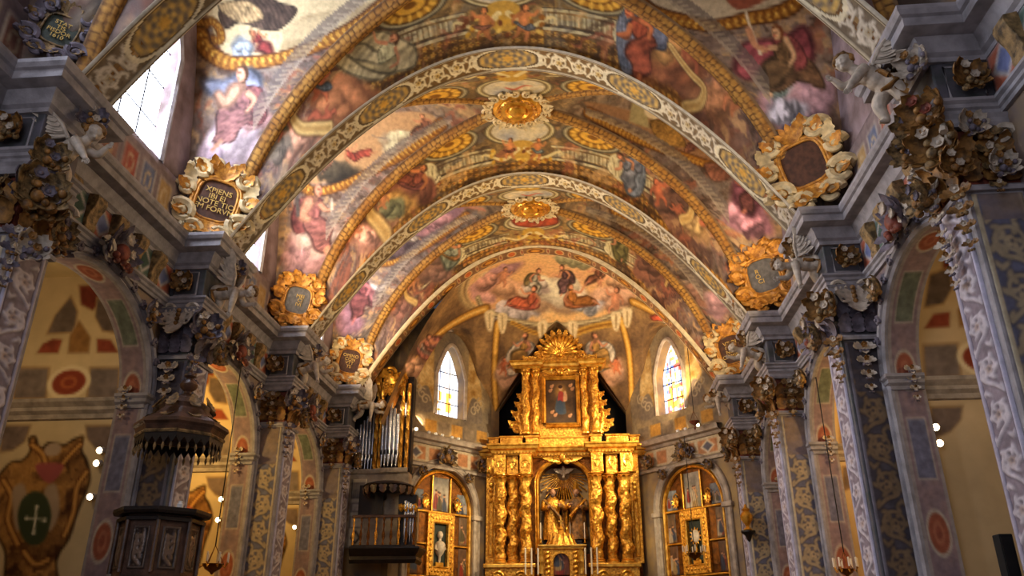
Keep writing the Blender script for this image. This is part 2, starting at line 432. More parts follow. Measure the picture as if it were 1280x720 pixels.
class Bay:
    def __init__(s, k, res=44):
        s.k = k
        s.T = Cv(-SM, SM, PK(k-1), PK(k), res, (118, 98, 62))
        s.c = {'T': s.T, 'L': Cv(0, WO, -TM, TM, res, (132, 112, 112)), 'R': Cv(0, WO, -TM, TM, res, (126, 106, 104))}
        s.ground()
    def m(s, cell, pts):
        P = np.asarray(pts, float); k = s.k
        if cell == 'T':
            Q = unproject(P[:, 0], P[:, 1], lambda x, y: np.where(np.abs(y-YC(k)) < 2.6, Tz(x, y, k), 99), (YC(k)-2.6)*.9)
            return np.stack([S_of(Q[:, 0]-XA), V_of(Q[:, 0], Q[:, 1], k)], 1)
        sg = -1 if cell == 'L' else 1
        Q = unproject(P[:, 0], P[:, 1], lambda x, y: np.where((y > YC(k)-1) & ((x-XA)*sg > -3), Lz(x, y, k), 99), (YC(k)-1)*.9)
        return np.stack([(Q[:, 0]-XA)*sg, T_of(Q[:, 1]-YC(k))], 1)
    def sc(s, cell, p):
        q = s.m(cell, [p, (p[0]+3, p[1]), (p[0], p[1]+3)])
        return max(.004, min(.06, .5*(np.hypot(*(q[1]-q[0]))+np.hypot(*(q[2]-q[0])))/3))
    # ---- brushes, positions read off the photograph and carried onto the vault
    def area(s, cell, pts, col, soft=1.2, al=1., warp=0, sm=True):
        q = s.m(cell, pts); w = s.sc(cell, pts[0]); s.c[cell].poly(q, col, soft*w, sm, al, warp*w)
    def line(s, cell, pts, w, col, al=1., sm=True):
        q = s.m(cell, pts); z = s.sc(cell, pts[len(pts)//2]); s.c[cell].stroke(q, np.asarray(w)*z, col, .8*z, al, sm)
    def cloth(s, cell, pts, col, ang=1.2, f=None, dk=.58, lt=1.22):
        q = s.m(cell, pts); w = s.sc(cell, pts[0]); f = f or .16/w; c = np.asarray(col, float)*.8+np.array((128, 100, 80.))*.2; sd = int(abs(pts[0][0]*7+pts[0][1]))
        def fn(U, V, d):
            a = fbm(U*f*.35, V*f*.35, sd)*2.2; st = .5+.5*np.sin(2*PI*((U*math.cos(ang)+V*math.sin(ang))*f+a))
            st = np.clip(.34+.3*st+1.1*(fbm(U*f*.8, V*f*.8, sd+5)-.5), 0, 1)
            e = np.clip(d/(2.*w), .6, 1)[..., None]
            return mixc(c*dk, np.minimum(c*lt+12, 250), st)*e
        s.c[cell].poly(q, fn, .9*w)
    def cloud(s, cell, pts, col, dk=.6, lt=1.25, soft=3.):
        q = s.m(cell, pts); w = s.sc(cell, pts[0]); c = np.asarray(col, float); sd = int(abs(pts[0][0]*3+pts[0][1])); f = .045/w
        def fn(U, V, d):
            n = fbm(U*f+3, V*f, sd, 3); b = np.clip((np.abs(vnoise(U*f*1.1, V*f*1.1, sd+3)-.5)*2), 0, 1)
            t = np.clip(.15+.75*b+.5*(n-.5)+.12*np.clip(d/(14*w), 0, 1), 0, 1)
            return mixc(c*dk, np.minimum(c*lt, 250), t)
        s.c[cell].poly(q, fn, soft*w, True, 1., 3*w)
        P = np.asarray(pts, float); g0 = P.mean(0); R = np.linalg.norm(P-g0, axis=1).mean(); rr = random.Random(sd); up = s.m(cell, [g0, g0+np.array((-.35, -.9))*R*.5]); up = up[1]-up[0]; up /= np.dot(up, up)+1e-9
        for i in range(8):
            p = g0+(P[rr.randrange(len(P))]-g0)*rr.uniform(.1, .72); r = R*rr.uniform(.3, .5)*(1.35 if i < 2 else 1.); ang = np.arange(12)*PI/6
            e = s.m(cell, np.stack([p[0]+r*np.cos(ang), p[1]+r*.9*np.sin(ang)], 1)); g = e.mean(0); dm = max(.01, np.linalg.norm(e-g, axis=1).min())
            def pf(U, V, d, c=c, g=g, dm=dm):
                t = np.clip(.2+.38*np.clip(d/dm, 0, 1)**.7+.22*((U-g[0])*up[0]+(V-g[1])*up[1])*R/r, 0, 1); return mixc(c*(dk-.06), np.minimum(c*lt+14, 252), t*1.25)
            s.c[cell].poly(e, pf, r*.12*w, True, .88)
    def fig(s, cell, cx, cy, H, rot=0., flip=1, robe=(150, 60, 60), cloak=None, pose='sit', skin=SKIN, hair=(70, 44, 28)):
        cs, sn = math.cos(rot), math.sin(rot)
        def p(*L): return [(cx+H*(flip*x*cs+y*sn), cy-H*(-flip*x*sn+y*cs)) for x, y in L]
        sk = np.asarray(skin, float); dk = sk*.62
        if pose == 'sit':
            if cloak is not None: s.cloth(cell, p((-.08, .38), (-.3, .28), (-.4, 0), (-.3, -.22), (-.02, -.05), (.05, .2), (.12, .36)), cloak, .6)
            s.cloth(cell, p((-.16, .05), (.02, .1), (.2, .04), (.3, -.06), (.27, -.3), (.3, -.48), (.02, -.46), (-.06, -.25), (-.2, -.14)), robe if cloak is None else np.asarray(robe)*.9+10, 1.1)
            s.cloth(cell, p((-.13, .33), (0, .36), (.09, .3), (.08, .1), (.02, .04), (-.14, .06), (-.15, .2)), robe, .3)
            s.line(cell, p((.07, .3), (.17, .16), (.3, .2)), np.array([.075, .06, .04])*H, dk); s.line(cell, p((.07, .3), (.17, .165), (.3, .205)), np.array([.055, .045, .03])*H, sk)
            s.line(cell, p((-.11, .3), (-.2, .14), (-.12, .02)), np.array([.08, .06, .045])*H, dk); s.line(cell, p((-.11, .3), (-.2, .145), (-.12, .03)), np.array([.055, .04, .03])*H, sk)
            s.line(cell, p((-.02, .33), (0, .42)), .07*H, dk)
            s.line(cell, p((.2, -.47), (.27, -.52)), .05*H, sk)
            hx, hy = .015, .47
        elif pose == 'putto':
            s.line(cell, p((-.05, -.12), (.12, -.3), (.1, -.5)), np.array([.19, .14, .08])*H, dk); s.line(cell, p((-.05, -.1), (.12, -.28), (.1, -.5)), np.array([.13, .1, .06])*H, sk)
            s.line(cell, p((-.1, -.12), (-.16, -.34), (-.28, -.46)), np.array([.18, .13, .08])*H, sk*.85)
            s.area(cell, p((-.16, .26), (.1, .28), (.12, 0), (.06, -.18), (-.14, -.18), (-.18, .05)), sk*.82); s.area(cell, p((-.08, .24), (.08, .24), (.08, 0), (-.06, -.08)), np.minimum(sk*1.12, 245), 3)
            s.line(cell, p((.08, .22), (.26, .2), (.36, .34)), np.array([.1, .08, .06])*H, sk); s.line(cell, p((-.12, .2), (-.28, .1), (-.32, -.06)), np.array([.1, .08, .06])*H, sk*.85)
            if cloak is not None: s.cloth(cell, p((-.2, .04), (.0, -.08), (.2, -.02), (.34, -.16), (.12, -.2), (-.1, -.18), (-.3, -.06)), cloak, .4)
            hx, hy = 0, .4
        else:   # reclining, leaning on an elbow
            if cloak is not None: s.cloth(cell, p((-.3, .2), (-.05, .1), (.2, .12), (.5, -.05), (.52, -.22), (.2, -.24), (-.15, -.2), (-.4, -.05)), cloak, 1.9)
            s.cloth(cell, p((-.12, .14), (.1, .1), (.3, .1), (.5, -.1), (.36, -.2), (.1, -.16), (-.14, -.1)), robe, .9)
            s.cloth(cell, p((-.2, .33), (-.06, .32), (.02, .14), (-.06, -.04), (-.2, 0), (-.27, .18)), np.asarray(robe)*1.08, .2)
            s.line(cell, p((-.04, .3), (.12, .24), (.24, .34)), np.array([.08, .06, .045])*H, sk); s.line(cell, p((-.22, .28), (-.36, .12), (-.3, -.04)), np.array([.08, .06, .045])*H, sk*.85)
            s.line(cell, p((.44, -.1), (.58, -.24)), np.array([.07, .04])*H, sk*.9)
            hx, hy = -.12, .42
        r = .085 if pose == 'putto' else .068
        def hd(x, y, q, c, al=1.): s.area(cell, p(*[(hx+r*(x+q*math.cos(a)), hy+r*(y+q*1.15*math.sin(a))) for a in np.arange(8)*PI/4]), c, .8, al)
        hd(-.15, .2, 1.25, np.asarray(hair, float)); hd(.15, -.1, .95, sk*.9); hd(.3, -.05, .7, np.minimum(sk*1.1, 245))
        if H > 45:
            s.line(cell, p((hx+r*.1, hy+r*.15), (hx+r*.4, hy+r*.15)), .018*H, (90, 50, 40)); s.line(cell, p((hx+r*.75, hy+r*.15), (hx+r*.95, hy+r*.15)), .018*H, (90, 50, 40))
            s.line(cell, p((hx+r*.45, hy-r*.55), (hx+r*.75, hy-r*.55)), .016*H, (160, 60, 50)); s.line(cell, p((hx+r*.65, hy+r*.1), (hx+r*.72, hy-r*.2)), .012*H, sk*.6)
    def gold_frame(s, cell, pts, w):
        q = smooth_open(s.m(cell, pts), 8); z = s.sc(cell, pts[len(pts)//2]); c = s.c[cell]
        c.stroke(q, w*z*1.25, (70, 40, 22), z); c.stroke(q, w*z, (150, 100, 40), z)
        L = np.concatenate([[0], np.cumsum(np.hypot(*np.diff(q, axis=0).T))]); st = w*z*.55
        for d in np.arange(0, L[-1], st):
            x = np.interp(d, L, q[:, 0]); y = np.interp(d, L, q[:, 1]); x2 = np.interp(d+.01, L, q[:, 0]); y2 = np.interp(d+.01, L, q[:, 1]); a = math.atan2(y2-y, x2-x)
            for sg in (-1, 1):
                cx, cy = x-sg*math.sin(a)*w*z*.26, y+sg*math.cos(a)*w*z*.26
                c.ell((cx, cy), st*.62, st*.34, (92, 50, 14), a+sg*.6); c.ell((cx, cy), st*.5, st*.24, (204, 152, 66) if sg > 0 else (180, 124, 48), a+sg*.6)
            c.ell((x, y), st*.2, st*.16, (248, 206, 104), a)
    def rings(s, cell, c, rx, ry, cols):
        for f, col in cols: s.c[cell].ell(c, rx*f, ry*f, col)
    # ---- the painted architecture common to every bay
    def ground(s):
        def gT(U, V, a):
            t = fbm(U*1.3+1.5*fbm(U*2, V*2, 5), V*1.3+1.5*fbm(V*2, U*2, 6), 11+s.k, 5); w = np.minimum(V-PK(s.k-1), PK(s.k)-V)-.33
            col = mixc((84, 66, 44), (170, 138, 84), np.clip(t*1.5-.25, 0, 1))
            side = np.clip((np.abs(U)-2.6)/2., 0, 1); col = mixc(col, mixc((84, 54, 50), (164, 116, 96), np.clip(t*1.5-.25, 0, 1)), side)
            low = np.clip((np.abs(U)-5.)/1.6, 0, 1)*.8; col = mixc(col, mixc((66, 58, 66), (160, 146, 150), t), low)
            # tiles of gilt flowers next to the rib
            cu, cw = (U/.17) % 1-.5, (w/.17) % 1-.5; r = np.hypot(cu, cw); an = np.arctan2(cw, cu)
            fl = np.clip((.36+.1*np.cos(5*an)-r)*9, 0, 1); g = mixc((112, 76, 34), (206, 156, 70), fl); g = mixc(g, (160, 70, 30), np.clip((.13-r)*12, 0, 1))
            wav = .3+.06*np.sin(U*2.2)-.42*np.clip((np.abs(U)-3.1)/1.5, 0, 1)
            col = np.where((w < wav)[..., None], g, col)
            # balustrade and mouldings
            for w0, w1, c1 in ((.34, .4, (196, 184, 150)), (.4, .44, (74, 62, 48)), (.74, .8, (186, 172, 136)), (.8, .84, (80, 66, 48))):
                mk = ((w > w0) & (w < w1) & (np.abs(U) > .8) & (np.abs(U) < 4.3))[..., None]; col = np.where(mk, c1, col)
            bl = ((w > .47) & (w < .7) & (np.abs(U) > .9) & (np.abs(U) < 3.9)); ph = (np.abs(U)/.12) % 1
            col = np.where((bl & (ph < .55))[..., None], (196, 184, 150), np.where(bl[..., None], (134, 118, 88), col))
            return daub(col, U, V, 3+s.k)
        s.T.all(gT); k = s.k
        for far in (1, 0):
            yw = (lambda w: PK(k)-.33-w) if far else (lambda w: PK(k-1)+.33+w)
            for sg in (-1, 1):
                s.rings('T', (sg*1.95, yw(1.3)), .72, .4, [(1.2, (74, 66, 54)), (1.12, (168, 158, 130)), (1., (86, 60, 24)), (.9, (176, 126, 40)), (.62, (120, 78, 24)), (.5, (222, 170, 66)), (.22, (130, 84, 28))])
                for a in np.linspace(0, 2*PI, 16): s.T.ell((sg*1.95+.55*math.cos(a), yw(1.3)+.3*math.sin(a)), .09, .05, (226, 178, 76), a)
                # white scroll bracket
                x = sg*2.75
                for q in (-1, 1):
                    for rr, wd, cc in ((.2, .12, (96, 84, 62)), (.2, .075, (226, 212, 176))):
                        t = np.linspace(0, 1, 22); an = q*(t*2*PI*1.3+.4)
                        s.T.stroke(np.stack([x+q*.17+rr*(1-.75*t)*np.cos(an), yw(.5)+rr*(1-.75*t)*np.sin(an)], 1), wd, cc)
                s.T.poly([(x-.3, yw(.75)), (x, yw(1.)), (x+.3, yw(.75)), (x+.16, yw(.3)), (x-.16, yw(.3))], (212, 198, 160))
                for q in (-.15, 0, .15): s.T.stroke([(x+q*1.3, yw(.8)), (x+q*.7, yw(.35))], .025, (120, 104, 74))
            s.rings('T', (0, yw(1.35)), .74, .42, [(1.28, (80, 68, 50)), (1.2, (206, 192, 150)), (1.1, (110, 92, 62)), (1., (212, 200, 178))])
            s.T.ell((0, yw(1.35)), .7, .39, lambda X, Y, r: mixc((226, 206, 168), (150, 150, 160), np.clip(fbm(X*2.2+k, Y*1.6, 40+k)*1.6-.3, 0, 1)))
            if not far or k == 2: s.T.stroke([(-.2, yw(1.3)), (0, yw(1.4)), (.25, yw(1.25)), (.45, yw(1.3))], [.05, .09, .06, .02], (196, 106, 84), sm=True)
            # mask and garland under the oval
            s.T.poly([(-.34, yw(.85)), (0, yw(1.)), (.34, yw(.85)), (.26, yw(.4)), (0, yw(.3)), (-.26, yw(.4))], (190, 150, 66))
            for q in (-1, 1):
                s.T.stroke([(q*.1, yw(.7)), (q*.5, yw(.38)), (q*1., yw(.62)), (q*1.1, yw(.45))], [.14, .1, .07, .03], (222, 202, 150), sm=True)
            for a in range(26): s.T.ell((rng.uniform(-.9, .9), yw(rng.uniform(.2, .75))), .07, .05, rng.choice([(206, 158, 58), (150, 96, 34), (226, 190, 96), (110, 62, 34)]), rng.uniform(0, 3))
        for cn in 'LR':
            sd = 60+k*5+(cn == 'R')
            def gL(U, V, a):
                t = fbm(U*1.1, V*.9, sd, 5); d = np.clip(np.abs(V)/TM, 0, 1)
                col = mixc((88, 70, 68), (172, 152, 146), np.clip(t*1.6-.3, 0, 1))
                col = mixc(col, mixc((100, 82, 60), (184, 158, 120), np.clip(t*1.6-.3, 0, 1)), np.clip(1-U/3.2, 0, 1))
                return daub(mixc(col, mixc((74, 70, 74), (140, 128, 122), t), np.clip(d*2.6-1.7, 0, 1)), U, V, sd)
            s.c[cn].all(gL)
    def colours(s, X, Y):
        k = s.k; isT = is_T(X, Y, k); dx = X-XA
        C = s.T.get(S_of(dx), V_of(X, Y, k)); t = T_of(Y-YC(k))
        CL = np.where((dx < 0)[..., None], s.c['L'].get(np.abs(dx), t), s.c['R'].get(np.abs(dx), t))
        # dentil course following the diagonal rib
        u, v = uv(X, Y, k); d = (u-v)*2.2; den = (~isT) & (d > .25) & (d < .4) & (u > .3) & (u < .93); ph = (v*64) % 1
        cd = np.where((d < .28)[..., None], (166, 154, 146), np.where(((d < .35) & (ph < .5))[..., None], (150, 140, 134), (112, 102, 104)))
        CL = np.where(den[..., None], cd*.7+CL*.3, CL)
        return np.where(isT[..., None], C, CL)*np.array((.97, .95, .87))
GOLD1 = (206, 146, 46)
def scroll_banner(b, cell, pts, w):
    b.line(cell, pts, w*1.25, (96, 66, 44)); b.line(cell, pts, w, (216, 184, 124)); b.line(cell, pts, w*.4, (178, 140, 84), .8)
def far_figures(b, cell, F, sg):
    for kind, *a in F: getattr(b, kind)(cell, *a)
def poly_e(cx, cy, rx, ry, n=9, rot=0, jit=.12):
    r = random.Random(int(cx*13+cy)); o = []
    for i in range(n):
        a = 2*PI*i/n; q = 1+r.uniform(-jit, jit); x, y = rx*q*math.cos(a), ry*q*math.sin(a)
        o.append((cx+x*math.cos(rot)-y*math.sin(rot), cy+x*math.sin(rot)+y*math.cos(rot)))
    return o
bays = {k: Bay(k, 44 if k >= 0 else 14) for k in (-1, 0, 1, 2)}
b = bays[0]      # ---------------- nearest bay in view
b.area('L', [(268, 44), (300, 74), (360, 70), (440, 32), (480, 0), (470, -40), (260, -40)], (214, 196, 164))
b.area('L', [(350, 66), (372, 22), (430, 12), (470, 4), (430, 34), (395, 54)], (176, 156, 126)); b.area('L', [(360, 34), (425, 16), (432, 30), (362, 54)], (194, 176, 146))
b.cloth('L', [(275, 8), (320, -6), (350, 0), (372, 14), (350, 34), (325, 40), (300, 30), (282, 34)], (62, 48, 44), .4); b.cloth('L', [(272, 5), (310, 2), (330, 22), (300, 30)], (206, 178, 136), .5)
b.fig('L', 326, 58, 46, -.5, 1, (150, 44, 50), None, 'sit'); b.cloud('L', [(288, 60), (300, 46), (318, 54), (312, 70), (295, 72)], (150, 160, 182))
b.gold_frame('L', [(250, 24), (246, 40), (262, 30), (274, 36), (276, 48), (266, 50)], 9)
b.gold_frame('L', [(252, 40), (258, 62), (285, 78), (320, 80), (360, 74), (400, 58), (440, 34), (482, 6), (505, -14)], 15)
b.cloud('L', poly_e(290, 178, 36, 34), (208, 190, 214), .75, 1.15); b.cloud('L', poly_e(265, 205, 26, 22), (180, 160, 190)); b.cloud('L', poly_e(318, 140, 20, 26), (196, 150, 158))
b.cloth('L', [(285, 92), (255, 96), (248, 112), (270, 120), (298, 112), (318, 118), (330, 106), (326, 90), (305, 86)], (140, 156, 206), .4)
b.fig('L', 298, 138, 92, .12, -1, (160, 104, 116), (134, 74, 86), 'sit', (212, 160, 140))
for pts, c in (([(408, 118), (470, 112), (468, 140), (420, 150), (395, 136)], (176, 110, 76)), ([(380, 150), (420, 160), (440, 176), (400, 186), (372, 180)], (186, 128, 96))): b.cloud('T', pts, c)
b.cloud('T', poly_e(428, 126, 40, 28), (180, 116, 78), .6, 1.2, 4); b.cloud('T', poly_e(380, 172, 30, 18), (190, 140, 120)); b.cloud('T', poly_e(345, 185, 22, 16), (120, 108, 100))
b.cloth('T', [(440, 60), (470, 40), (500, 44), (522, 60), (518, 84), (492, 92), (470, 104), (440, 98), (424, 84), (414, 78)], (208, 192, 150), 1.2)
b.fig('T', 470, 72, 74, .5, -1, (210, 196, 156), (190, 174, 128), 'recline'); b.fig('T', 400, 104, 44, -.2, 1, (176, 80, 56), (108, 128, 150), 'putto', (204, 112, 76)); b.fig('T', 404, 148, 36, 1.2, -1, (150, 74, 60), None, 'putto', (178, 96, 72)); b.fig('T', 352, 158, 34, .4, 1, (150, 74, 60), (90, 110, 80), 'putto', (196, 116, 84))
scroll_banner(b, 'T', [(385, 96), (370, 104), (374, 128), (366, 142), (376, 158), (402, 166), (412, 160)], 7)
b.fig('T', 604, 30, 40, .1, -1, (170, 90, 60), (150, 90, 70), 'putto', (206, 130, 80)); b.fig('T', 655, 28, 44, .1, 1, (170, 90, 60), (110, 120, 140), 'putto', (206, 130, 80))
b.cloth('T', [(770, 30), (790, 8), (812, 20), (806, 60), (796, 90), (776, 84)], (112, 126, 160), .1)
b.cloud('T', poly_e(842, 86, 44, 30), (176, 106, 70), .6, 1.15, 4); b.cloud('T', poly_e(888, 126, 32, 20), (190, 130, 92)); b.cloud('T', poly_e(830, 60, 22, 26), (196, 140, 84))
b.fig('T', 802, 52, 84, -.35, -1, (186, 76, 46), (96, 110, 150), 'sit', (206, 120, 78)); b.fig('T', 868, 66, 44, -.6, 1, (170, 80, 50), None, 'putto', (186, 104, 74)); b.fig('T', 922, 122, 40, .9, -1, (150, 80, 60), (206, 160, 70), 'putto', (206, 130, 92))
scroll_banner(b, 'T', [(838, 56), (850, 76), (864, 92), (880, 112), (874, 124), (856, 132)], 8)
b.area('R', [(795, -30), (805, 12), (850, 28), (900, 30), (950, 22), (1000, -5), (1010, -40)], (196, 182, 166)); b.area('R', [(905, -20), (920, 8), (960, 2), (980, -20)], (150, 84, 66))
b.gold_frame('R', [(784, -14), (812, 14), (850, 27), (892, 32), (935, 28), (965, 20), (990, 8), (1004, -10)], 16)
b.cloud('R', poly_e(990, 126, 42, 28, jit=.18), (202, 160, 184), .72, 1.2); b.cloud('R', poly_e(1020, 120, 22, 26), (184, 148, 176)); b.cloud('R', poly_e(975, 112, 14, 12), (160, 186, 196)); b.cloud('R', poly_e(985, 140, 26, 16), (150, 150, 180))
b.cloth('R', [(915, 82), (925, 60), (950, 48), (975, 42), (1005, 34), (1018, 50), (1014, 76), (990, 70), (960, 84), (935, 98)], (190, 84, 110), .5)
b.cloth('R', [(950, 92), (965, 72), (990, 62), (1015, 74), (1030, 96), (1026, 112), (1000, 104), (975, 112), (955, 108)], (116, 84, 62), 1.3)
b.fig('R', 976, 78, 84, -.1, -1, (122, 92, 62), (170, 76, 88), 'sit', (222, 180, 146), (120, 70, 40)); b.line('R', [(932, 12), (938, 36), (950, 64)], 3, (226, 214, 200)); b.line('R', [(936, 40), (944, 56), (956, 58)], 6, (206, 150, 120))
b = bays[1]      # ---------------- second bay
b.area('L', [(385, 228), (440, 222), (505, 190), (545, 150), (500, 140), (430, 160), (380, 200)], (186, 148, 110)); b.cloud('L', poly_e(500, 178, 30, 14), (226, 190, 164)); b.cloud('L', poly_e(425, 214, 34, 12), (66, 58, 46))
b.fig('L', 446, 196, 40, -.6, 1, (168, 60, 48), None, 'recline'); b.fig('L', 528, 160, 34, -.3, -1, (150, 90, 66), (120, 76, 60), 'recline'); b.fig('L', 410, 206, 22, .2, -1, (120, 80, 60)); b.line('L', [(465, 170), (488, 176)], 1.6, (120, 110, 104)); b.cloud('L', poly_e(512, 190, 16, 12), (170, 110, 84))
b.gold_frame('L', [(378, 224), (384, 235), (405, 239), (436, 231), (480, 208), (520, 182), (552, 154)], 10)
b.cloud('L', poly_e(386, 316, 32, 24), (204, 150, 158), .7, 1.2); b.cloud('L', poly_e(398, 298, 28, 20), (226, 180, 176)); b.cloud('L', poly_e(370, 326, 18, 14), (160, 120, 130))
b.fig('L', 394, 276, 78, .05, 1, (158, 88, 92), (136, 64, 72), 'sit', (206, 146, 124)); b.line('L', [(370, 232), (373, 265)], 3, (90, 84, 86)); b.line('L', [(415, 246), (415, 268)], 1.5, (220, 210, 200))
b.cloud('T', poly_e(510, 238, 34, 20), (150, 92, 74), .6, 1.2, 3); b.cloud('T', poly_e(500, 252, 20, 14), (190, 146, 84)); b.cloud('T', poly_e(462, 296, 22, 16), (196, 140, 126)); b.cloud('T', poly_e(490, 262, 18, 14), (110, 110, 84))
b.fig('T', 514, 226, 50, .5, -1, (140, 66, 52), (120, 60, 60), 'recline', (206, 130, 84)); b.fig('T', 440, 290, 26, .8, 1, (170, 90, 60), None, 'putto', (204, 128, 98)); b.fig('T', 478, 250, 26, .2, -1, (120, 110, 70), None, 'putto')
scroll_banner(b, 'T', [(476, 232), (464, 246), (462, 268), (474, 282), (484, 292)], 5)
b.fig('T', 637, 186, 26, .1, -1, (170, 90, 60), (160, 80, 60), 'putto', (214, 140, 90)); b.fig('T', 672, 186, 26, .1, 1, (170, 90, 60), (110, 130, 140), 'putto', (206, 130, 80))
b.cloth('T', [(780, 205), (800, 198), (808, 222), (800, 246), (782, 240)], (112, 128, 156), .2); b.fig('T', 786, 214, 46, -.5, -1, (120, 130, 156), (110, 120, 150), 'sit')
b.cloud('T', poly_e(850, 252, 30, 18), (110, 74, 60), .6, 1.2, 3); b.cloud('T', poly_e(868, 280, 14, 12), (206, 160, 110)); b.fig('T', 824, 240, 34, -.3, 1, (140, 70, 50), None, 'putto', (196, 110, 78)); b.fig('T', 888, 270, 30, .7, -1, (140, 70, 50), None, 'putto', (204, 120, 88)); b.fig('T', 848, 262, 22, -.8, -1, (140, 70, 50), None, 'putto', (170, 96, 70))
scroll_banner(b, 'T', [(826, 222), (848, 230), (866, 246), (864, 268), (852, 276)], 6)
b.area('R', [(730, 128), (800, 140), (860, 160), (905, 200), (880, 206), (830, 186), (780, 164)], (150, 112, 84)); b.area('R', [(790, 128), (808, 134), (812, 160), (786, 150)], (168, 156, 120), sm=False); b.area('R', [(808, 128), (826, 138), (818, 150), (806, 142)], (226, 210, 186)); b.cloth('R', [(812, 150), (842, 158), (858, 184), (826, 178)], (176, 130, 56), .8)
b.fig('R', 870, 178, 36, -.5, -1, (116, 66, 60), (140, 76, 60), 'recline'); b.fig('R', 858, 164, 18, .2, 1, (170, 60, 40))
b.gold_frame('R', [(735, 140), (770, 160), (812, 180), (850, 196), (882, 204), (902, 206)], 10); b.cloth('R', [(880, 205), (905, 202), (912, 222), (890, 222)], (140, 84, 70), .5)
b.cloud('R', poly_e(930, 272, 26, 20), (196, 140, 172), .7, 1.2); b.cloud('R', poly_e(948, 284, 18, 16), (176, 122, 150)); b.cloud('R', poly_e(938, 246, 24, 22), (116, 66, 88)); b.fig('R', 938, 238, 54, -.2, -1, (104, 48, 60), (120, 60, 90), 'sit', (190, 120, 110))
b = bays[2]      # ---------------- third bay
b.cloud('L', poly_e(505, 305, 36, 12, rot=-.4), (90, 70, 76)); b.area('L', [(480, 318), (530, 290), (580, 262), (560, 256), (500, 280)], (130, 96, 112)); b.cloud('L', poly_e(545, 282, 22, 9, rot=-.5), (170, 120, 130)); b.fig('L', 514, 298, 22, -.3, 1, (206, 190, 180), (170, 130, 120), 'recline')
b.gold_frame('L', [(466, 330), (490, 328), (520, 315), (555, 290), (584, 268)], 7)
b.cloud('L', poly_e(437, 400, 18, 18), (168, 126, 158), .75, 1.2); b.fig('L', 452, 372, 52, -.1, -1, (146, 70, 84), (160, 96, 116), 'sit', (196, 120, 130)); b.area('L', [(462, 354), (476, 356), (484, 350), (478, 360), (468, 360)], (216, 206, 214))
b.cloud('T', poly_e(541, 336, 24, 20), (150, 112, 104), .65, 1.2, 3); b.cloth('T', [(546, 312), (560, 303), (576, 312), (572, 330), (556, 336)], (140, 158, 150), .4); b.fig('T', 562, 316, 34, .7, -1, (150, 164, 156), (190, 130, 60), 'recline'); b.cloud('T', poly_e(498, 382, 16, 14), (150, 104, 96)); b.fig('T', 484, 384, 20, 1, 1, (180, 80, 50), None, 'putto', (206, 120, 76))
scroll_banner(b, 'T', [(518, 342), (508, 358), (508, 372), (520, 380)], 4); b.fig('T', 516, 352, 22, .3, -1, (170, 80, 60), None, 'putto')
b.cloth('T', [(640, 272), (665, 266), (692, 268), (698, 280), (670, 284), (645, 282)], (176, 62, 34), .6); b.fig('T', 664, 274, 26, 1.2, -1, (186, 70, 36), None, 'recline')
b.cloth('T', [(765, 302), (785, 308), (782, 328), (768, 322)], (116, 112, 56), .3); b.fig('T', 776, 306, 34, -.5, -1, (120, 116, 60), (180, 90, 60), 'sit'); b.cloud('T', poly_e(815, 334, 26, 20), (130, 86, 70), .65, 1.2, 3); b.fig('T', 828, 328, 26, -.5, 1, (160, 80, 60), None, 'putto')
scroll_banner(b, 'T', [(826, 312), (842, 326), (844, 344), (832, 358)], 4)
b.area('R', [(740, 250), (790, 262), (840, 285), (868, 308), (840, 300), (790, 284)], (150, 92, 92)); b.cloud('R', poly_e(800, 272, 30, 8, rot=.35), (170, 112, 104)); b.fig('R', 836, 294, 18, 0, -1, (160, 80, 60)); b.gold_frame('R', [(742, 250), (775, 272), (805, 287), (840, 300), (866, 309)], 7)
b.cloth('R', [(876, 342), (888, 332), (902, 340), (912, 360), (906, 368), (888, 362), (878, 354)], (140, 156, 200), .5); b.cloud('R', poly_e(902, 380, 20, 16, rot=.4), (176, 136, 156), .75, 1.2); b.cloud('R', poly_e(866, 366, 14, 12), (150, 110, 100))
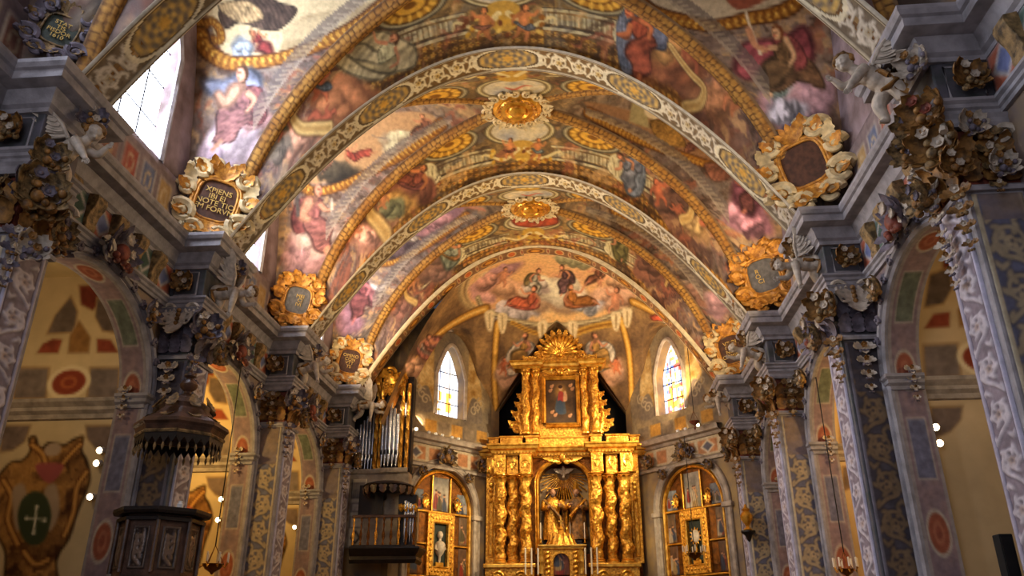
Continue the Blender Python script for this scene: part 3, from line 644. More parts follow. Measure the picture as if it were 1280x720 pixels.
# ---- vault shells: one lattice per bay, finer where the cells stand steep
def samp_y(n): return Y_of(np.linspace(-TM, TM, n))
for k in (-1, 0, 1, 2):
    b = bays[k]; nx, ny = (390, 400) if k > 0 else (420, 440) if k == 0 else (120, 120)
    _q = np.linspace(0, PI/2, 400); _zz = 5.6*np.cos(_q)**.8; _yy = 2.5*np.sin(_q); _ll = np.concatenate([[0], np.cumsum(np.hypot(np.diff(_yy), np.diff(_zz)))])
    _h = np.interp(np.linspace(0, _ll[-1], ny//2), _ll, _yy); ys = np.concatenate([-_h[::-1], _h[1:]])+YC(k)
    xs = XA+np.interp(np.linspace(-1, 1, nx), np.linspace(-1, 1, 9), [-WO, -5.3, -3.8, -2, 0, 2, 3.8, 5.3, WO])
    X, Y = np.meshgrid(xs, ys, indexing='ij'); Z = np.where(is_T(X, Y, k), Tz(X, Y, k), Lz(X, Y, k))
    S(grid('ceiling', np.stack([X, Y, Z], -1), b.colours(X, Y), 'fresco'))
    # diagonal ribs with their gilt leaf bands
    u = np.sin(np.linspace(.09, PI/2-.03, 170)); v = u; zc = Dz(u); sel = u > 0
    for sx in (-1, 1):
        for sy in (-1, 1):
            if k <= 0 and sy < 0: continue
            C0 = np.stack([XA+sx*u*UA, YC(k)+sy*v*VD, zc], 1)[sel]; L = np.concatenate([[0], np.cumsum(np.linalg.norm(np.diff(C0, axis=0), axis=1))])
            q = np.linspace(0, L[-1], int(L[-1]/.03)); C0 = np.stack([np.interp(q, L, C0[:, i]) for i in range(3)], 1)
            T = np.gradient(C0, axis=0); T /= np.linalg.norm(T, axis=1)[:, None]
            W = np.cross(T, [0, 0, 1.]); W /= np.linalg.norm(W, axis=1)[:, None]; D = np.cross(T, W); D *= -np.sign(D[:, 2:]+1e-9)
            a = np.linspace(-1, 1, 21); hw = .2; Q, A = np.meshgrid(q, a, indexing='ij'); tone = np.zeros_like(Q)
            for lane, off in ((-.66, 0), (-.22, .5), (.22, .05), (.66, .55)):
                lx = (A-lane)/(.27+.06*np.sin(Q*17+lane*9)); lq = ((Q/.14+off+.2*np.sin(Q*5.3+lane*4)) % 1)-.5; tip = 1-np.sqrt((lx*1.)**2+(np.maximum(lq, lq*-.6)*1.9)**2)*(1+.12*np.cos(lq*40))
                tone = np.maximum(tone, np.clip(tip*2.1, 0, 1))
            n_ = fbm(Q*3, A+k*3, 12); C = mixc((92, 60, 30), mixc((150, 98, 40), (206, 158, 76), np.clip(n_*1.6-.3, 0, 1)), tone*.9)
            C = np.where((np.abs(A) > .9)[..., None], (120, 94, 66), C); up = -.04+.16*np.abs(A)**1.7; rel = .01*tone
            P = C0[:, None]+W[:, None]*(a*hw)[None, :, None]+D[:, None]*(rel-up)[..., None]
            S(grid('trim_1', P, C, 'fresco'))
# ---- scroll tiles
def rinceau(W, H, res, ground, dark, light, petal, n=1, weight=1.):
    c = Cv(0, W, 0, H, res, ground); P = W/n; h = H/2
    c.all(lambda U, V, a: mixc(np.asarray(ground)*.8, np.minimum(np.asarray(ground)*1.15, 255), fbm(U*6, V*6, 5)))
    for ps in range(2):
        for i in range(-1, n+1):
            sg = 1 if i % 2 == 0 else -1; cx, cy = (i+.5)*P, h+sg*.06*h; R = .72*h; t = np.linspace(0, 1, 40); a = -sg*(PI*.75)+sg*t*2*PI*1.45; r = R*(1-.8*t)
            sp = np.stack([cx+r*np.cos(a)*min(1, .45*P/R if P < R*2 else 1.), cy+r*np.sin(a)], 1)
            st = np.array([(i*P-.1*P, h+sg*.75*h), (i*P+.12*P, h+sg*.2*h), sp[0], sp[4]])
            wd = .2*h*weight
            col = (dark, light)[ps]; ex = (.09*h, 0)[ps]
            c.stroke(st, [wd*.7+ex, wd+ex, wd+ex, wd+ex], col, sm=True); c.stroke(sp, [wd+ex, wd*.5+ex], col)
            for j in range(2, 34, 5):
                x, y = sp[j]; ta = a[j]+sg*PI/2
                for o, ln in ((1, .3), (-1, .18)):
                    lx, ly = x+o*math.cos(a[j])*.16*h, y+o*math.sin(a[j])*.16*h
                    c.ell((lx, ly), ln*h*.62*weight+ex/2, .11*h*weight+ex/2, col, ta+o*sg*.75)
            for j in range(5):
                an = j*2*PI/5; c.ell((cx+.12*h*math.cos(an), cy+.12*h*math.sin(an)), .13*h+ex/2, .08*h+ex/2, (dark, petal)[ps], an)
            if ps: c.ell((cx, cy), .07*h, .07*h, dark)
            for o in (-1, 1): c.ell((i*P+.02*P, h+o*.7*h), .2*h*weight+ex/2, .1*h*weight+ex/2, col, o*.6*sg)
            c.ell((i*P, h-sg*.45*h), .24*h*weight+ex/2, .1*h*weight+ex/2, col, .9)
    return c
tile_rib = rinceau(.9, .5, 90, (120, 90, 50), (84, 60, 34), (222, 206, 168), (206, 170, 96), 2, 1.05)
tile_rib2 = rinceau(.9, .5, 90, (118, 104, 86), (84, 72, 62), (196, 184, 166), (180, 164, 134), 2, 1.05)
tile_pil = rinceau(1.2, .62, 90, (100, 100, 118), (70, 66, 78), (166, 148, 118), (180, 158, 122), 2, 1.1)
tile_face = rinceau(1.0, .4, 100, (134, 122, 130), (104, 94, 104), (196, 188, 194), (180, 158, 146), 2, 1.2)
# ---- transverse ribs: painted soffit, moulded edges
def rib(k, half=.39, apex=4.4, a=5.55, deep=.04, tile=tile_rib, med=(150, 120, 60)):
    n = 620; dx = np.linspace(-a, a, n); z = ZS+apex*(1-(dx/5.5)**2); L = np.concatenate([[0], np.cumsum(np.hypot(np.diff(dx), np.diff(z)))]); s0 = L-L[-1]/2
    nx = np.gradient(z, dx); nn = np.stack([-nx, np.zeros(n), np.ones(n)], 1); nn /= np.linalg.norm(nn, axis=1)[:, None]; nn *= np.array([1, 1, 1])
    w = np.linspace(-1, 1, 37); Wm = w*half
    U, Wg = np.meshgrid(s0, Wm, indexing='ij'); f = np.clip(np.abs(U)/5.6-.35, 0, 1)[..., None]
    C = tile.get(U, (Wg/half*.5/.78+.5)*.5, True, False)*(1-f)+tile_rib2.get(U, (Wg/half*.5/.78+.5)*.5, True, False)*f
    # oval fields every so often
    per = 2.9; uu = ((U+per/2) % per)-per/2; e = np.sqrt((np.abs(uu)/.62)**2.6+(np.abs(Wg)/(half*.68))**2.6); hd = np.hypot(uu, Wg)
    an = np.arctan2(Wg, uu); orn = .5+.5*np.cos(an*6)*np.cos(hd*34); inn = mixc((112, 98, 82), (196, 158, 84), np.clip(orn*1.4-.2, 0, 1)); inn = mixc(inn, (206, 156, 66), np.clip((.14-hd)*14, 0, 1))
    C = np.where((e < 1.32)[..., None], (216, 202, 168), C); C = np.where((e < 1.12)[..., None], (96, 76, 50), C); C = np.where((e < 1.)[..., None], inn, C)
    eg = np.abs(w); edge = np.where((eg > .93)[..., None], (188, 174, 150), np.where((eg > .87)[..., None], (84, 66, 46), (198, 182, 150)))
    C = np.where((eg > .82)[None, :, None], edge[None], C)
    rel = np.where(eg > .82, -.03, 0.)[None]+.02*(C.mean(-1)/255.-.5)*(eg < .82)[None]*-1
    rel = rel+np.where((eg >= .999), deep, 0)[None]
    P = np.stack([XA+dx, np.full(n, PK(k)), z], 1)[:, None]+np.array([0, 1, 0])*Wm[None, :, None]+nn[:, None]*rel[..., None]
    return S(grid('trim_2', P, C, 'fresco'))
for k in (-1, 0, 1): rib(k)
# the chancel arch carries orange medallions between gilt ovals
tile_ch = Cv(0, 1.6, 0, .5, 70, (124, 84, 54)); 
tile_ch.all(lambda U, V, a: mixc((104, 70, 48), (160, 120, 80), fbm(U*7, V*7, 8)))
tile_ch.ell((.4, .25), .3, .17, (196, 150, 70)); tile_ch.ell((.4, .25), .25, .13, (112, 62, 26)); tile_ch.ell((.4, .25), .15, .08, (206, 140, 50)); tile_ch.ell((1.2, .25), .16, .16, (206, 170, 110)); tile_ch.ell((1.2, .25), .12, .12, (190, 96, 46))
for q in (.82, 1.55): tile_ch.ell((q, .25), .06, .17, (206, 176, 120)); tile_ch.ell((q, .25), .03, .1, (140, 60, 40))
n = 500; dx = np.linspace(-5.6, 5.6, n); z = ZS+4.7*(1-(dx/5.5)**2); L = np.concatenate([[0], np.cumsum(np.hypot(np.diff(dx), np.diff(z)))]); s0 = L-L[-1]/2
w = np.linspace(-1, 1, 31); U, Wg = np.meshgrid(s0, w*.25+.25, indexing='ij'); C = tile_ch.get(U+.4, Wg, True); C = np.where((np.abs(w) > .86)[None, :, None], (206, 188, 150), C)
nx = np.gradient(z, dx); nn = np.stack([-nx, 0*nx, np.ones(n)], 1); nn /= np.linalg.norm(nn, axis=1)[:, None]
lift = np.where(np.abs(w) >= .999, 1., 0)[None]*np.ones((n, 1))
P = np.stack([XA+dx, np.full(n, PK(2)), z], 1)[:, None]+np.array([0, 1, 0])*(w*.3)[None, :, None]+nn[:, None]*(lift*.12)[..., None]
S(grid('trim_2', P, C, 'fresco'))
# ================================================================== nave walls, openings, cornice, pilasters
mat('wall_upper', (140, 122, 126), .75, vary=.3, scale=1.6, c2=(88, 70, 66), bump=.08)
mat('wall_lower', (150, 128, 100), .7, vary=.3, scale=2.2, c2=(110, 96, 104), bump=.1)
mat('wall_apse', (156, 128, 82), .75, vary=.3, scale=1.6, c2=(112, 96, 84), bump=.1)
WF = lambda sg, off=0.: XA+sg*(WO-off)     # wall face, off towards the nave
ARW, ARI, ARR = 1.93, 3.95, 1.62           # chapel arch half width, impost, rise
def arch_yz(yc, hw=ARW, z0=FLOOR, zi=ARI, rise=ARR, n=28): return arch_pts(yc, hw, z0, zi, rise, n)
WIN = lambda k: arch_pts(YC(k), .88, 8.25, 10.6, 1.25, 16, 'pt')
for sg, nm in ((-1, 'left'), (1, 'right')):
    X = WF(sg); low = MB()
    holes = [[(X, y, z) for y, z in arch_yz(YC(k), z0=FLOOR+.02)] for k in (0, 1, 2)]
    low.plate([(X, 2.5, FLOOR), (X, 24.9, FLOOR), (X, 24.9, 7.12), (X, 2.5, 7.12)], holes, (sg*.5, 0, 0))
    S(low.obj('wall_'+nm, 'wall_lower', smooth=False))
    up = MB(); wk = (-1, 0, 1, 2) if sg < 0 else ()
    up.plate([(X, 3.5, 7.12), (X, 24.9, 7.12), (X, 24.9, 13.3), (X, 3.5, 13.3)], [[(X, y, z) for y, z in WIN(k)] for k in wk], (sg*.6, 0, 0))
    S(up.obj('wall_'+nm, 'wall_upper', smooth=False))
    for i, k in enumerate(wk):
        w = S(MB().prism([(X+sg*.2, y, z) for y, z in WIN(k)], (sg*.03, 0, 0)).obj('window_%d' % (i+1), 'daylight_pane', smooth=False))
        f = MB(); pr = [(-.02, 0), (-.02, .05), (.05, .08), (.1, .05), (.14, .05), (.14, 0)]
        f.sweep([(o, u) for o, u in pr], [(X, y, z) for y, z in WIN(k)], (-sg, 0, 0)); S(f.obj('window_frame', 'stone', w))
        g = MB()
        for yy in (-.3, .3): g.tube([(X+sg*.18, YC(k)+yy, 8.25), (X+sg*.18, YC(k)+yy, 11.)], .015, 6)
        for zz in (9., 9.9, 10.7): g.tube([(X+sg*.18, YC(k)-.86, zz), (X+sg*.18, YC(k)+.86, zz)], .015, 6)
        S(g.obj('glazing_bar', 'iron', w))
    # painted dado above the cornice: coloured panels between bands
    cv = Cv(0, 21.4, 0, 1.15, 26, (120, 104, 108))
    cv.all(lambda U, V, a: mixc((92, 78, 84), (150, 132, 126), fbm(U*2, V*2, 21)))
    for j, y in enumerate(np.arange(.4, 21, .62)):
        c1 = [(150, 72, 54), (96, 104, 130), (164, 132, 84), (128, 84, 70)][j % 4]
        cv.poly([(y-.24, .2), (y+.24, .2), (y+.24, .9), (y-.24, .9)], (176, 164, 150), sm=False); cv.poly([(y-.2, .24), (y+.2, .24), (y+.2, .86), (y-.2, .86)], c1, sm=False)
        cv.ell((y, .55), .12, .2, (186, 164, 128)); cv.ell((y, .55), .08, .14, c1)
    P0 = panel('trim_3', cv, (X-sg*.02, 3.5, 7.12), (0, 1, 0), (0, 0, 1), (-sg, 0, 0), step=.06); S(P0)
    # cornice: stepped forward over every pilaster
    def path(base, res, ks=(-1, 0, 1, 2), hw=.42, y0=2.6, y1=24.8):
        p = [(XA+sg*base, y0)]
        for k in ks: p += [(XA+sg*base, PK(k)-hw), (XA+sg*res, PK(k)-hw), (XA+sg*res, PK(k)+hw), (XA+sg*base, PK(k)+hw)]
        return p+[(XA+sg*base, y1)]
    pts = path(WO, 5.75); order = pts if sg > 0 else pts[::-1]
    def run(prof, z, m, nm2, base=WO, res=5.75):
        q = path(base, res); q = q if sg > 0 else q[::-1]
        return S(MB().sweep(prof, [(x, y, z) for x, y in q]).obj(nm2, m, sharp=25))
    run([(-.1, -.35), (.05, -.35), (.05, -.28), (.1, -.24), (.13, -.14), (.19, -.06), (.34, -.03), (.36, -.02), (.36, .1), (.4, .12), (.43, .18), (.43, .24), (-.15, .28)], 6.86, 'stone', 'trim_4')
    run([(-.05, 0), (.05, 0), (.05, .06), (.08, .08), (.08, .13), (.12, .16), (.12, .2), (-.05, .22)], 5.72, 'stone', 'trim_4')
    # frieze: coloured marble lozenges, gilt brackets
    for k in (-1, 0, 1, 2):
        a, b_ = PK(k-1)+.45, PK(k)-.45; cv = Cv(0, b_-a, 0, .62, 50, (150, 140, 140))
        cv.all(lambda U, V, aa: mixc((120, 112, 118), (166, 156, 158), fbm(U*3, V*3, 31)))
        nb = 6; st = (b_-a)/nb
        for j in range(nb):
            c0 = (j+.5)*st; cc = [((176, 96, 70), (112, 120, 160)), ((84, 104, 92), (60, 78, 70)), ((176, 96, 70), (112, 120, 160))][j % 3]
            cv.poly([(c0-.3, .06), (c0+.3, .06), (c0+.3, .56), (c0-.3, .56)], cc[0], sm=False, warp=.004)
            cv.poly([(c0-.3, .31), (c0, .06), (c0+.3, .31), (c0, .56)], (186, 176, 170), sm=False); cv.poly([(c0-.2, .31), (c0, .13), (c0+.2, .31), (c0, .49)], cc[1], sm=False)
        fr = panel('trim_5', cv, (X-sg*.04, a, 5.93), (0, 1, 0), (0, 0, 1), (-sg, 0, 0), step=.03); S(fr)
        for j in range(1, nb):
            y = a+j*st; br = MB(); prof = [(0, 0), (.05, 0), (.08, .06), (.07, .16), (.1, .28), (.17, .4), (.2, .5), (.18, .58), (0, .62)]
            br.prism([(X-sg*(.03+o), y-.13, 5.93+u) for o, u in prof], (0, .26, 0)); S(br.obj('bracket', 'bracket_wood', fr, bevel=.012))
# pilasters
PIL = {}
names = {(-1, -1): ('stone pilaster at the far left edge beneath the winged cherub by the bright window', 0), (-1, 0): ('grey stone pilaster carrying the dark pulpit on the left', 1), (-1, 1): ('scroll painted pilaster directly behind and right of the pulpit', 0), (-1, 2): ('scroll painted pilaster beside the organ on the left', 0),
         (1, -1): ('large nearest pilaster at the right edge with white carved scrolls and blue grey panel', 0), (1, 0): ('dark scrolled pilaster second from the right edge beside the cream chapel wall', 1), (1, 1): ('blue and ochre scrolled pilaster third from the right edge', 0), (1, 2): ('slender far pilaster on the right side next to the chancel', 0)}
for (sg, k), (lab, dark) in names.items():
    y0, y1 = PK(k)-.4, PK(k)+.4; xf = XA+sg*5.8; xw = WF(sg)
    t = thing('pilaster', lab, 'pilaster', (xw, PK(k), FLOOR), group=None); PIL[sg, k] = t
    def loc(o):
        for q_ in (LAST if o in LAST else [o]): q_.parent = t; q_.location = (-xw, -PK(k), -FLOOR)
        return o
    stn = 'stone_dark' if dark else 'stone'
    loc(MB().box((min(xf, xw), y0, FLOOR+.5), (max(xf, xw), y1, 4.72)).obj('shaft', stn, smooth=False, bevel=.03))
    loc(MB().box((min(xf-sg*.08, xw), y0-.08, FLOOR), (max(xf-sg*.08, xw), y1+.08, FLOOR+.5)).obj('base', stn, smooth=False, bevel=.05))
    # painted scrolls on the side towards the door, carved scrolls on the side towards the nave
    h = 4.72-FLOOR-.6; w1 = .65-.1
    cv = Cv(0, w1, 0, h, 60); u = np.arange(cv.W)/60.; v = np.arange(cv.H)/60.; Uu, Vv = np.meshgrid(u, v)
    tl = tile_pil.get(Vv, Uu/w1*.62, True, False); e = np.minimum(Uu, w1-Uu)
    if dark: tl = tl*np.array([.72, .66, .62])
    cv.a = np.where((e < .035)[..., None], (186, 170, 140) if not dark else (110, 104, 112), np.where((e < .05)[..., None], (84, 72, 66), tl)); top = h-Vv; plain = (top < (.9 if k >= 0 else .35))
    cv.a = np.where((plain & (e > .05))[..., None], mixc((112, 104, 116) if not dark else (70, 66, 74), (140, 116, 90) if not dark else (90, 80, 80), fbm(Uu*5, Vv*5, 3+k)), cv.a)
    o_, ux = ((xf+.05, y0-.012, FLOOR+.55), (1, 0, 0)) if sg > 0 else ((xf-.05, y0-.012, FLOOR+.55), (-1, 0, 0))
    loc(panel('painted_panel', cv, o_, ux, (0, 0, 1), (0, -1, 0), step=.018))
    w2 = .58; cv = Cv(0, w2, 0, h, 80); u = np.arange(cv.W)/80.; v = np.arange(cv.H)/80.; Uu, Vv = np.meshgrid(u, v)
    tl = tile_face.get(Vv, Uu/w2*.4, True, False); e = np.minimum(Uu, w2-Uu); cv.a = np.where((e < .05)[..., None], (186, 180, 196), np.where((e < .07)[..., None], (96, 86, 100), tl))
    loc(panel('carved_panel', cv, (xf-sg*.012, y0+.11, FLOOR+.55), (0, 1, 0), (0, 0, 1), (-sg, 0, 0), relief=.07, step=.016))
    # capital between shaft and entablature, then the entablature block
    c = MB(); pr = [(0, 0), (.05, 0), (.06, .05), (.03, .08), (.0, .1)]
    q = [(xw, y0), (xf, y0), (xf, y1), (xw, y1)]; q = q if sg > 0 else q[::-1]
    c.sweep([(o, u-.02) for o, u in pr], [(x, y, 4.72) for x, y in q]); loc(c.obj('necking', 'stone', sharp=25))
    cap = MB(); cap.box((min(xf+sg*.03, xw), y0+.03, 4.72), (max(xf+sg*.03, xw), y1-.03, 5.55)); loc(cap.obj('capital_bell', 'stucco_red' if not dark else 'stone_dark', smooth=False))
    lf = MB()
    for row, (zz, L) in enumerate(((4.84, .42), (5.1, .42))):
        for j in range(3):
            fx = (j+.5+.0*row)/3
            lf.leaf((xf-sg*.0, y0+.8*fx, zz), (0, 0, 1), (-sg, 0, 0), L, .3, 1.9, 4)
            lf.leaf((xf+sg*.65*fx, y0, zz), (0, 0, 1), (0, -1, 0), L, .26, 1.9, 4)
    loc(lf.obj('acanthus', 'stucco_gold' if k != 0 else 'stucco_lilac'))
    vl = MB(); vl.volute((xf-sg*.05, y0-.06, 5.42), (sg*-.7, -.7, 0), (0, 0, 1), .16, 1.4, .5); vl.volute((xw-sg*.1, y0-.06, 5.42), (sg*.9, -.4, 0), (0, 0, 1), .14, 1.4, .5); vl.volute((xf-sg*.05, y1, 5.42), (sg*-.7, .7, 0), (0, 0, 1), .15, 1.4, .5)
    loc(vl.obj('volute', 'stucco_white'))
    ab = MB().sweep([(0, 0), (.07, 0), (.09, .04), (.09, .1), (.12, .15), (0, .17)], [(x, y, 5.55) for x, y in q]); loc(ab.obj('abacus', 'stone', sharp=25))
    en = MB().box((min(XA+sg*5.76, xw), PK(k)-.42, 5.6), (max(XA+sg*5.76, xw), PK(k)+.42, 6.6)); loc(en.obj('entablature_block', 'stone_dark', smooth=False, bevel=.02))
    fm = MB()
    for a, bb, fx in (((xf+sg*.1, PK(k)-.425), (xw-sg*.12, PK(k)-.425), 0),):
        z0, z1 = 5.98, 6.45; pth = [(a[0], a[1], z0), (bb[0], a[1], z0), (bb[0], a[1], z1), (a[0], a[1], z1)]; fm.tube(pth+[pth[0]], .02, 6)
    loc(fm.obj('panel_moulding', 'stone'))
# chapels: reveals, archivolts, dividing walls
def coat(cv, f, warm):
    br = (136, 86, 40); o = [(35, 548), (45, 545), (50, 560), (62, 552), (80, 555), (92, 548), (105, 545), (103, 562), (110, 577), (113, 602), (98, 640), (88, 672), (72, 700), (70, 740), (10, 740), (5, 690), (-8, 660), (-6, 604), (12, 578), (28, 574), (37, 562)]
    def fn(U, V, d): 
        q = fbm(U*2.2, V*2.2, 2)*3; t = fbm(U*3.4+2*q, V*3.4-1.5*q, 4, 5); return mixc((74, 44, 22), (196, 142, 74), np.clip(t*2.2-.6, 0, 1))*np.clip(d/.06, .5, 1)[..., None]
    cv.poly(f(o), fn, .02)
    for q in ([(40, 556), (52, 566), (58, 580)], [(100, 556), (88, 568), (78, 580)], [(108, 590), (96, 610), (92, 640), (80, 670)], [(4, 600), (14, 620), (10, 650), (22, 680)], [(30, 690), (44, 705), (60, 700)]):
        cv.stroke(f(q), .12, (96, 52, 22), sm=True); cv.stroke(f(q), .07, (206, 150, 76), sm=True)
    cv.ell(f([(66, 562)])[0], .16, .12, (188, 160, 130)); cv.poly(f([(46, 580), (78, 580), (74, 594), (62, 604), (50, 596)]), (166, 84, 78))
    for sx in (24, 64): cv.poly(f([(sx-8, 612), (sx+6, 606), (sx+10, 640), (sx-2, 664), (sx-8, 640)]), (176, 150, 120), .03)
    cv.poly(f([(43, 614), (58, 622), (64, 646), (56, 674), (42, 682), (28, 672), (22, 646), (28, 624)]), (62, 70, 44)); 
    cv.stroke(f([(46, 634), (42, 666)]), .035, (222, 214, 190)); cv.stroke(f([(33, 648), (56, 650)]), .03, (222, 214, 190))
    for p in ((46, 634), (42, 666), (33, 648), (56, 650)): cv.ell(f([p])[0], .035, .035, (222, 214, 190))
def strapwork(cv, f):
    cr = (150, 122, 92)
    for q, c in (([(100, 358), (128, 357), (128, 372), (116, 387), (102, 380)], (126, 58, 42)), ([(88, 372), (96, 390), (92, 414), (60, 416), (70, 394)], (112, 96, 84)), ([(122, 374), (142, 380), (147, 415), (128, 412), (120, 396)], (108, 92, 82)), ([(99, 402), (112, 422), (110, 440), (86, 440), (88, 420)], (150, 108, 60)), ([(47, 441), (54, 430), (66, 424), (77, 425), (72, 441)], (140, 66, 44)), ([(122, 440), (122, 424), (138, 425), (147, 440)], (140, 66, 44)), ([(0, 360), (30, 345), (50, 350), (30, 380), (10, 420)], (104, 80, 66)),
                 ([(22, 461), (60, 461), (56, 497), (18, 497)], (128, 112, 100)), ([(114, 461), (148, 461), (146, 497), (110, 497)], (128, 112, 100)), ([(2, 533), (37, 533), (30, 552), (16, 562), (2, 564)], (124, 104, 90)), ([(108, 533), (140, 533), (138, 568), (120, 560), (110, 548)], (124, 104, 90))):
        sm = len(q) == 5; w = f(q); ctr = w.mean(0)
        cv.poly(ctr+(w-ctr)*1.16, (170, 138, 96), .015, sm=False); cv.poly(w, lambda U, V, d, c=c: mixc(np.asarray(c)*.75, np.asarray(c)*1.2, fbm(U*8, V*8, 6)), .012, sm=False)
    e = f([(86, 478)])[0]; cv.ell(e, .42, .33, (230, 208, 162)); cv.ell(e, .32, .24, (140, 62, 40)); cv.ell(e, .16, .12, (176, 96, 56)); cv.ell(e, .1, .07, (140, 62, 40))
def chap_canvas(arms, tint):
    cv = Cv(-1., 4.2, FLOOR, 6.9, 40, tint); cv.all(lambda U, V, a: mixc(np.asarray(tint)*.88, np.minimum(np.asarray(tint)*1.05, 250), fbm(U*.9, V*.9, 14)))
    def f(pts):
        return np.array([[WF(-1)-at_y(px, py, 13.45)[0], at_y(px, py, 13.45)[2]] for px, py in pts])
    strapwork(cv, f)
    if arms: coat(cv, f, 0)
    return cv
CH_A, CH_B = chap_canvas(True, (214, 188, 140)), chap_canvas(False, (206, 178, 134))
for sg, nm in ((-1, 'left'), (1, 'right')):
    X = WF(sg); D = 3.6
    for k in (0, 1, 2):
        cv = CH_A if sg < 0 else CH_B; y = PK(k)-.35
        u = np.linspace(.02, D, 110); v = np.linspace(FLOOR, 6.6, 200); U, V = np.meshgrid(u, v, indexing='ij')
        S(grid('wall_'+nm, np.stack([X+sg*U, np.full_like(U, y), V], -1), cv.get(U, V), 'wall_paint'))
        S(MB().box((min(X+sg*D, X+sg*(D+.15)), PK(k-1)-.35, FLOOR), (max(X+sg*D, X+sg*(D+.15)), y, 6.6)).obj('wall_'+nm, 'plaster', smooth=False))
        S(MB().box((min(X+sg*.5, X+sg*D), PK(k-1)-.35, 6.5), (max(X+sg*.5, X+sg*D), y, 6.6)).obj('ceiling', 'plaster', smooth=False))
        co = MB(); pf = [(0, 0), (.05, .02), (.06, .1), (.12, .16), (.12, .22), (.2, .3), (.22, .36), (0, .38)]
        a_, b2 = sorted([(X+sg*D, y, 3.62), (X+sg*.46, y, 3.62)])
        co.sweep(pf, [b2, a_]); S(co.obj('trim_6', 'stone_warm', sharp=25))
        # painted reveal of the arch
        pts = np.array(arch_yz(YC(k), n=60)); pts = np.vstack([np.linspace(pts[0], pts[1], 60)[:-1], pts[1:-1], np.linspace(pts[-2], pts[-1], 60)[1:]])
        L = np.concatenate([[0], np.cumsum(np.hypot(*np.diff(pts, axis=0).T))]); q = np.linspace(0, L[-1], int(L[-1]/.035)); py_, pz = np.interp(q, L, pts[:, 0]), np.interp(q, L, pts[:, 1])
        rv = Cv(0, .75, 0, L[-1], 50, (126, 112, 118)); 
        rv.all(lambda Uq, Vq, a: np.where(((Uq < .08) | (Uq > .67))[..., None], (150, 138, 132), mixc((104, 92, 104), (164, 132, 122), fbm(Uq*4, Vq*3, 51+k))))
        for j, m_ in enumerate(np.arange(.6, L[-1], 1.3)):
            mm = m_
            if j % 2 == 0: rv.ell((.37, mm), .27, .36, (178, 164, 146)); rv.ell((.37, mm), .22, .3, (146, 80, 56)); rv.ell((.37, mm), .12, .18, (164, 100, 72)); rv.ell((.37, mm), .07, .1, (136, 72, 52))
            else:
                cc = ((102, 106, 90), (106, 104, 122), (142, 102, 90))[j//2 % 3]; rv.poly([(.14, mm-.5), (.6, mm-.5), (.6, mm+.5), (.14, mm+.5)], (170, 158, 146), sm=False)
                rv.poly([(.17, mm-.47), (.57, mm-.47), (.57, mm+.47), (.17, mm+.47)], lambda U, V, d, cc=cc: mixc(np.asarray(cc)*.75, np.asarray(cc)*1.25, fbm(U*9, V*9, 7)), sm=False)
        Uq, Vq = np.meshgrid(np.linspace(0, .5, 24), q, indexing='ij'); yy = YC(k)+(py_-YC(k))*.995; zz = np.where(pz > ARI, pz-.012, pz)
        S(grid('trim_7', np.stack([X+sg*Uq, np.broadcast_to(yy, Uq.shape), np.broadcast_to(zz, Uq.shape)], -1), rv.get(Uq*1.5, Vq), 'fresco'))
        # archivolt with rosettes, imposts
        ar = MB(); pr = [(-.01, 0), (-.01, .05), (.03, .09), (.06, .05), (.09, .05), (.11, .1), (.15, .12), (.18, .08), (.2, .04), (.2, 0)]
        av = S(ar.sweep(pr, [(X, y_, z_) for y_, z_ in arch_yz(YC(k), n=44)][::-sg], (-sg, 0, 0)).obj('trim_8', 'stone', sharp=25))
        ro = MB()
        for a in np.linspace(.12*PI, .88*PI, 13):
            cy, cz = YC(k)+(ARW+.17)*math.cos(a), ARI+(ARR+.17)*math.sin(a)
            for j in range(5): ro.blob((X-sg*.1, cy+.055*math.cos(j*1.257), cz+.055*math.sin(j*1.257)), (.04, .045, .045), 6, 4)
            ro.blob((X-sg*.14, cy, cz), .03, 6, 4)
        S(ro.obj('rosette_band', 'stucco_lilac', av))
        for ys in (-1, 1):
            im = MB(); yw = YC(k)+ys*ARW
            path_ = [(X+sg*.48, yw), (X, yw), (X, yw+ys*.25)]
            flip = (sg*ys > 0)
            im.sweep([(0, 0), (.04, 0), (.05, .06), (.1, .1), (.1, .16), (.14, .2), (.14, .25), (0, .27)], [(x, y2, ARI-.2) for x, y2 in (path_ if flip else path_[::-1])]); S(im.obj('trim_9', 'stone', sharp=25))
# floor
S(MB().box((-14, -2, FLOOR-.1), (12, 30, FLOOR)).obj('floor', 'floor_stone', smooth=False))
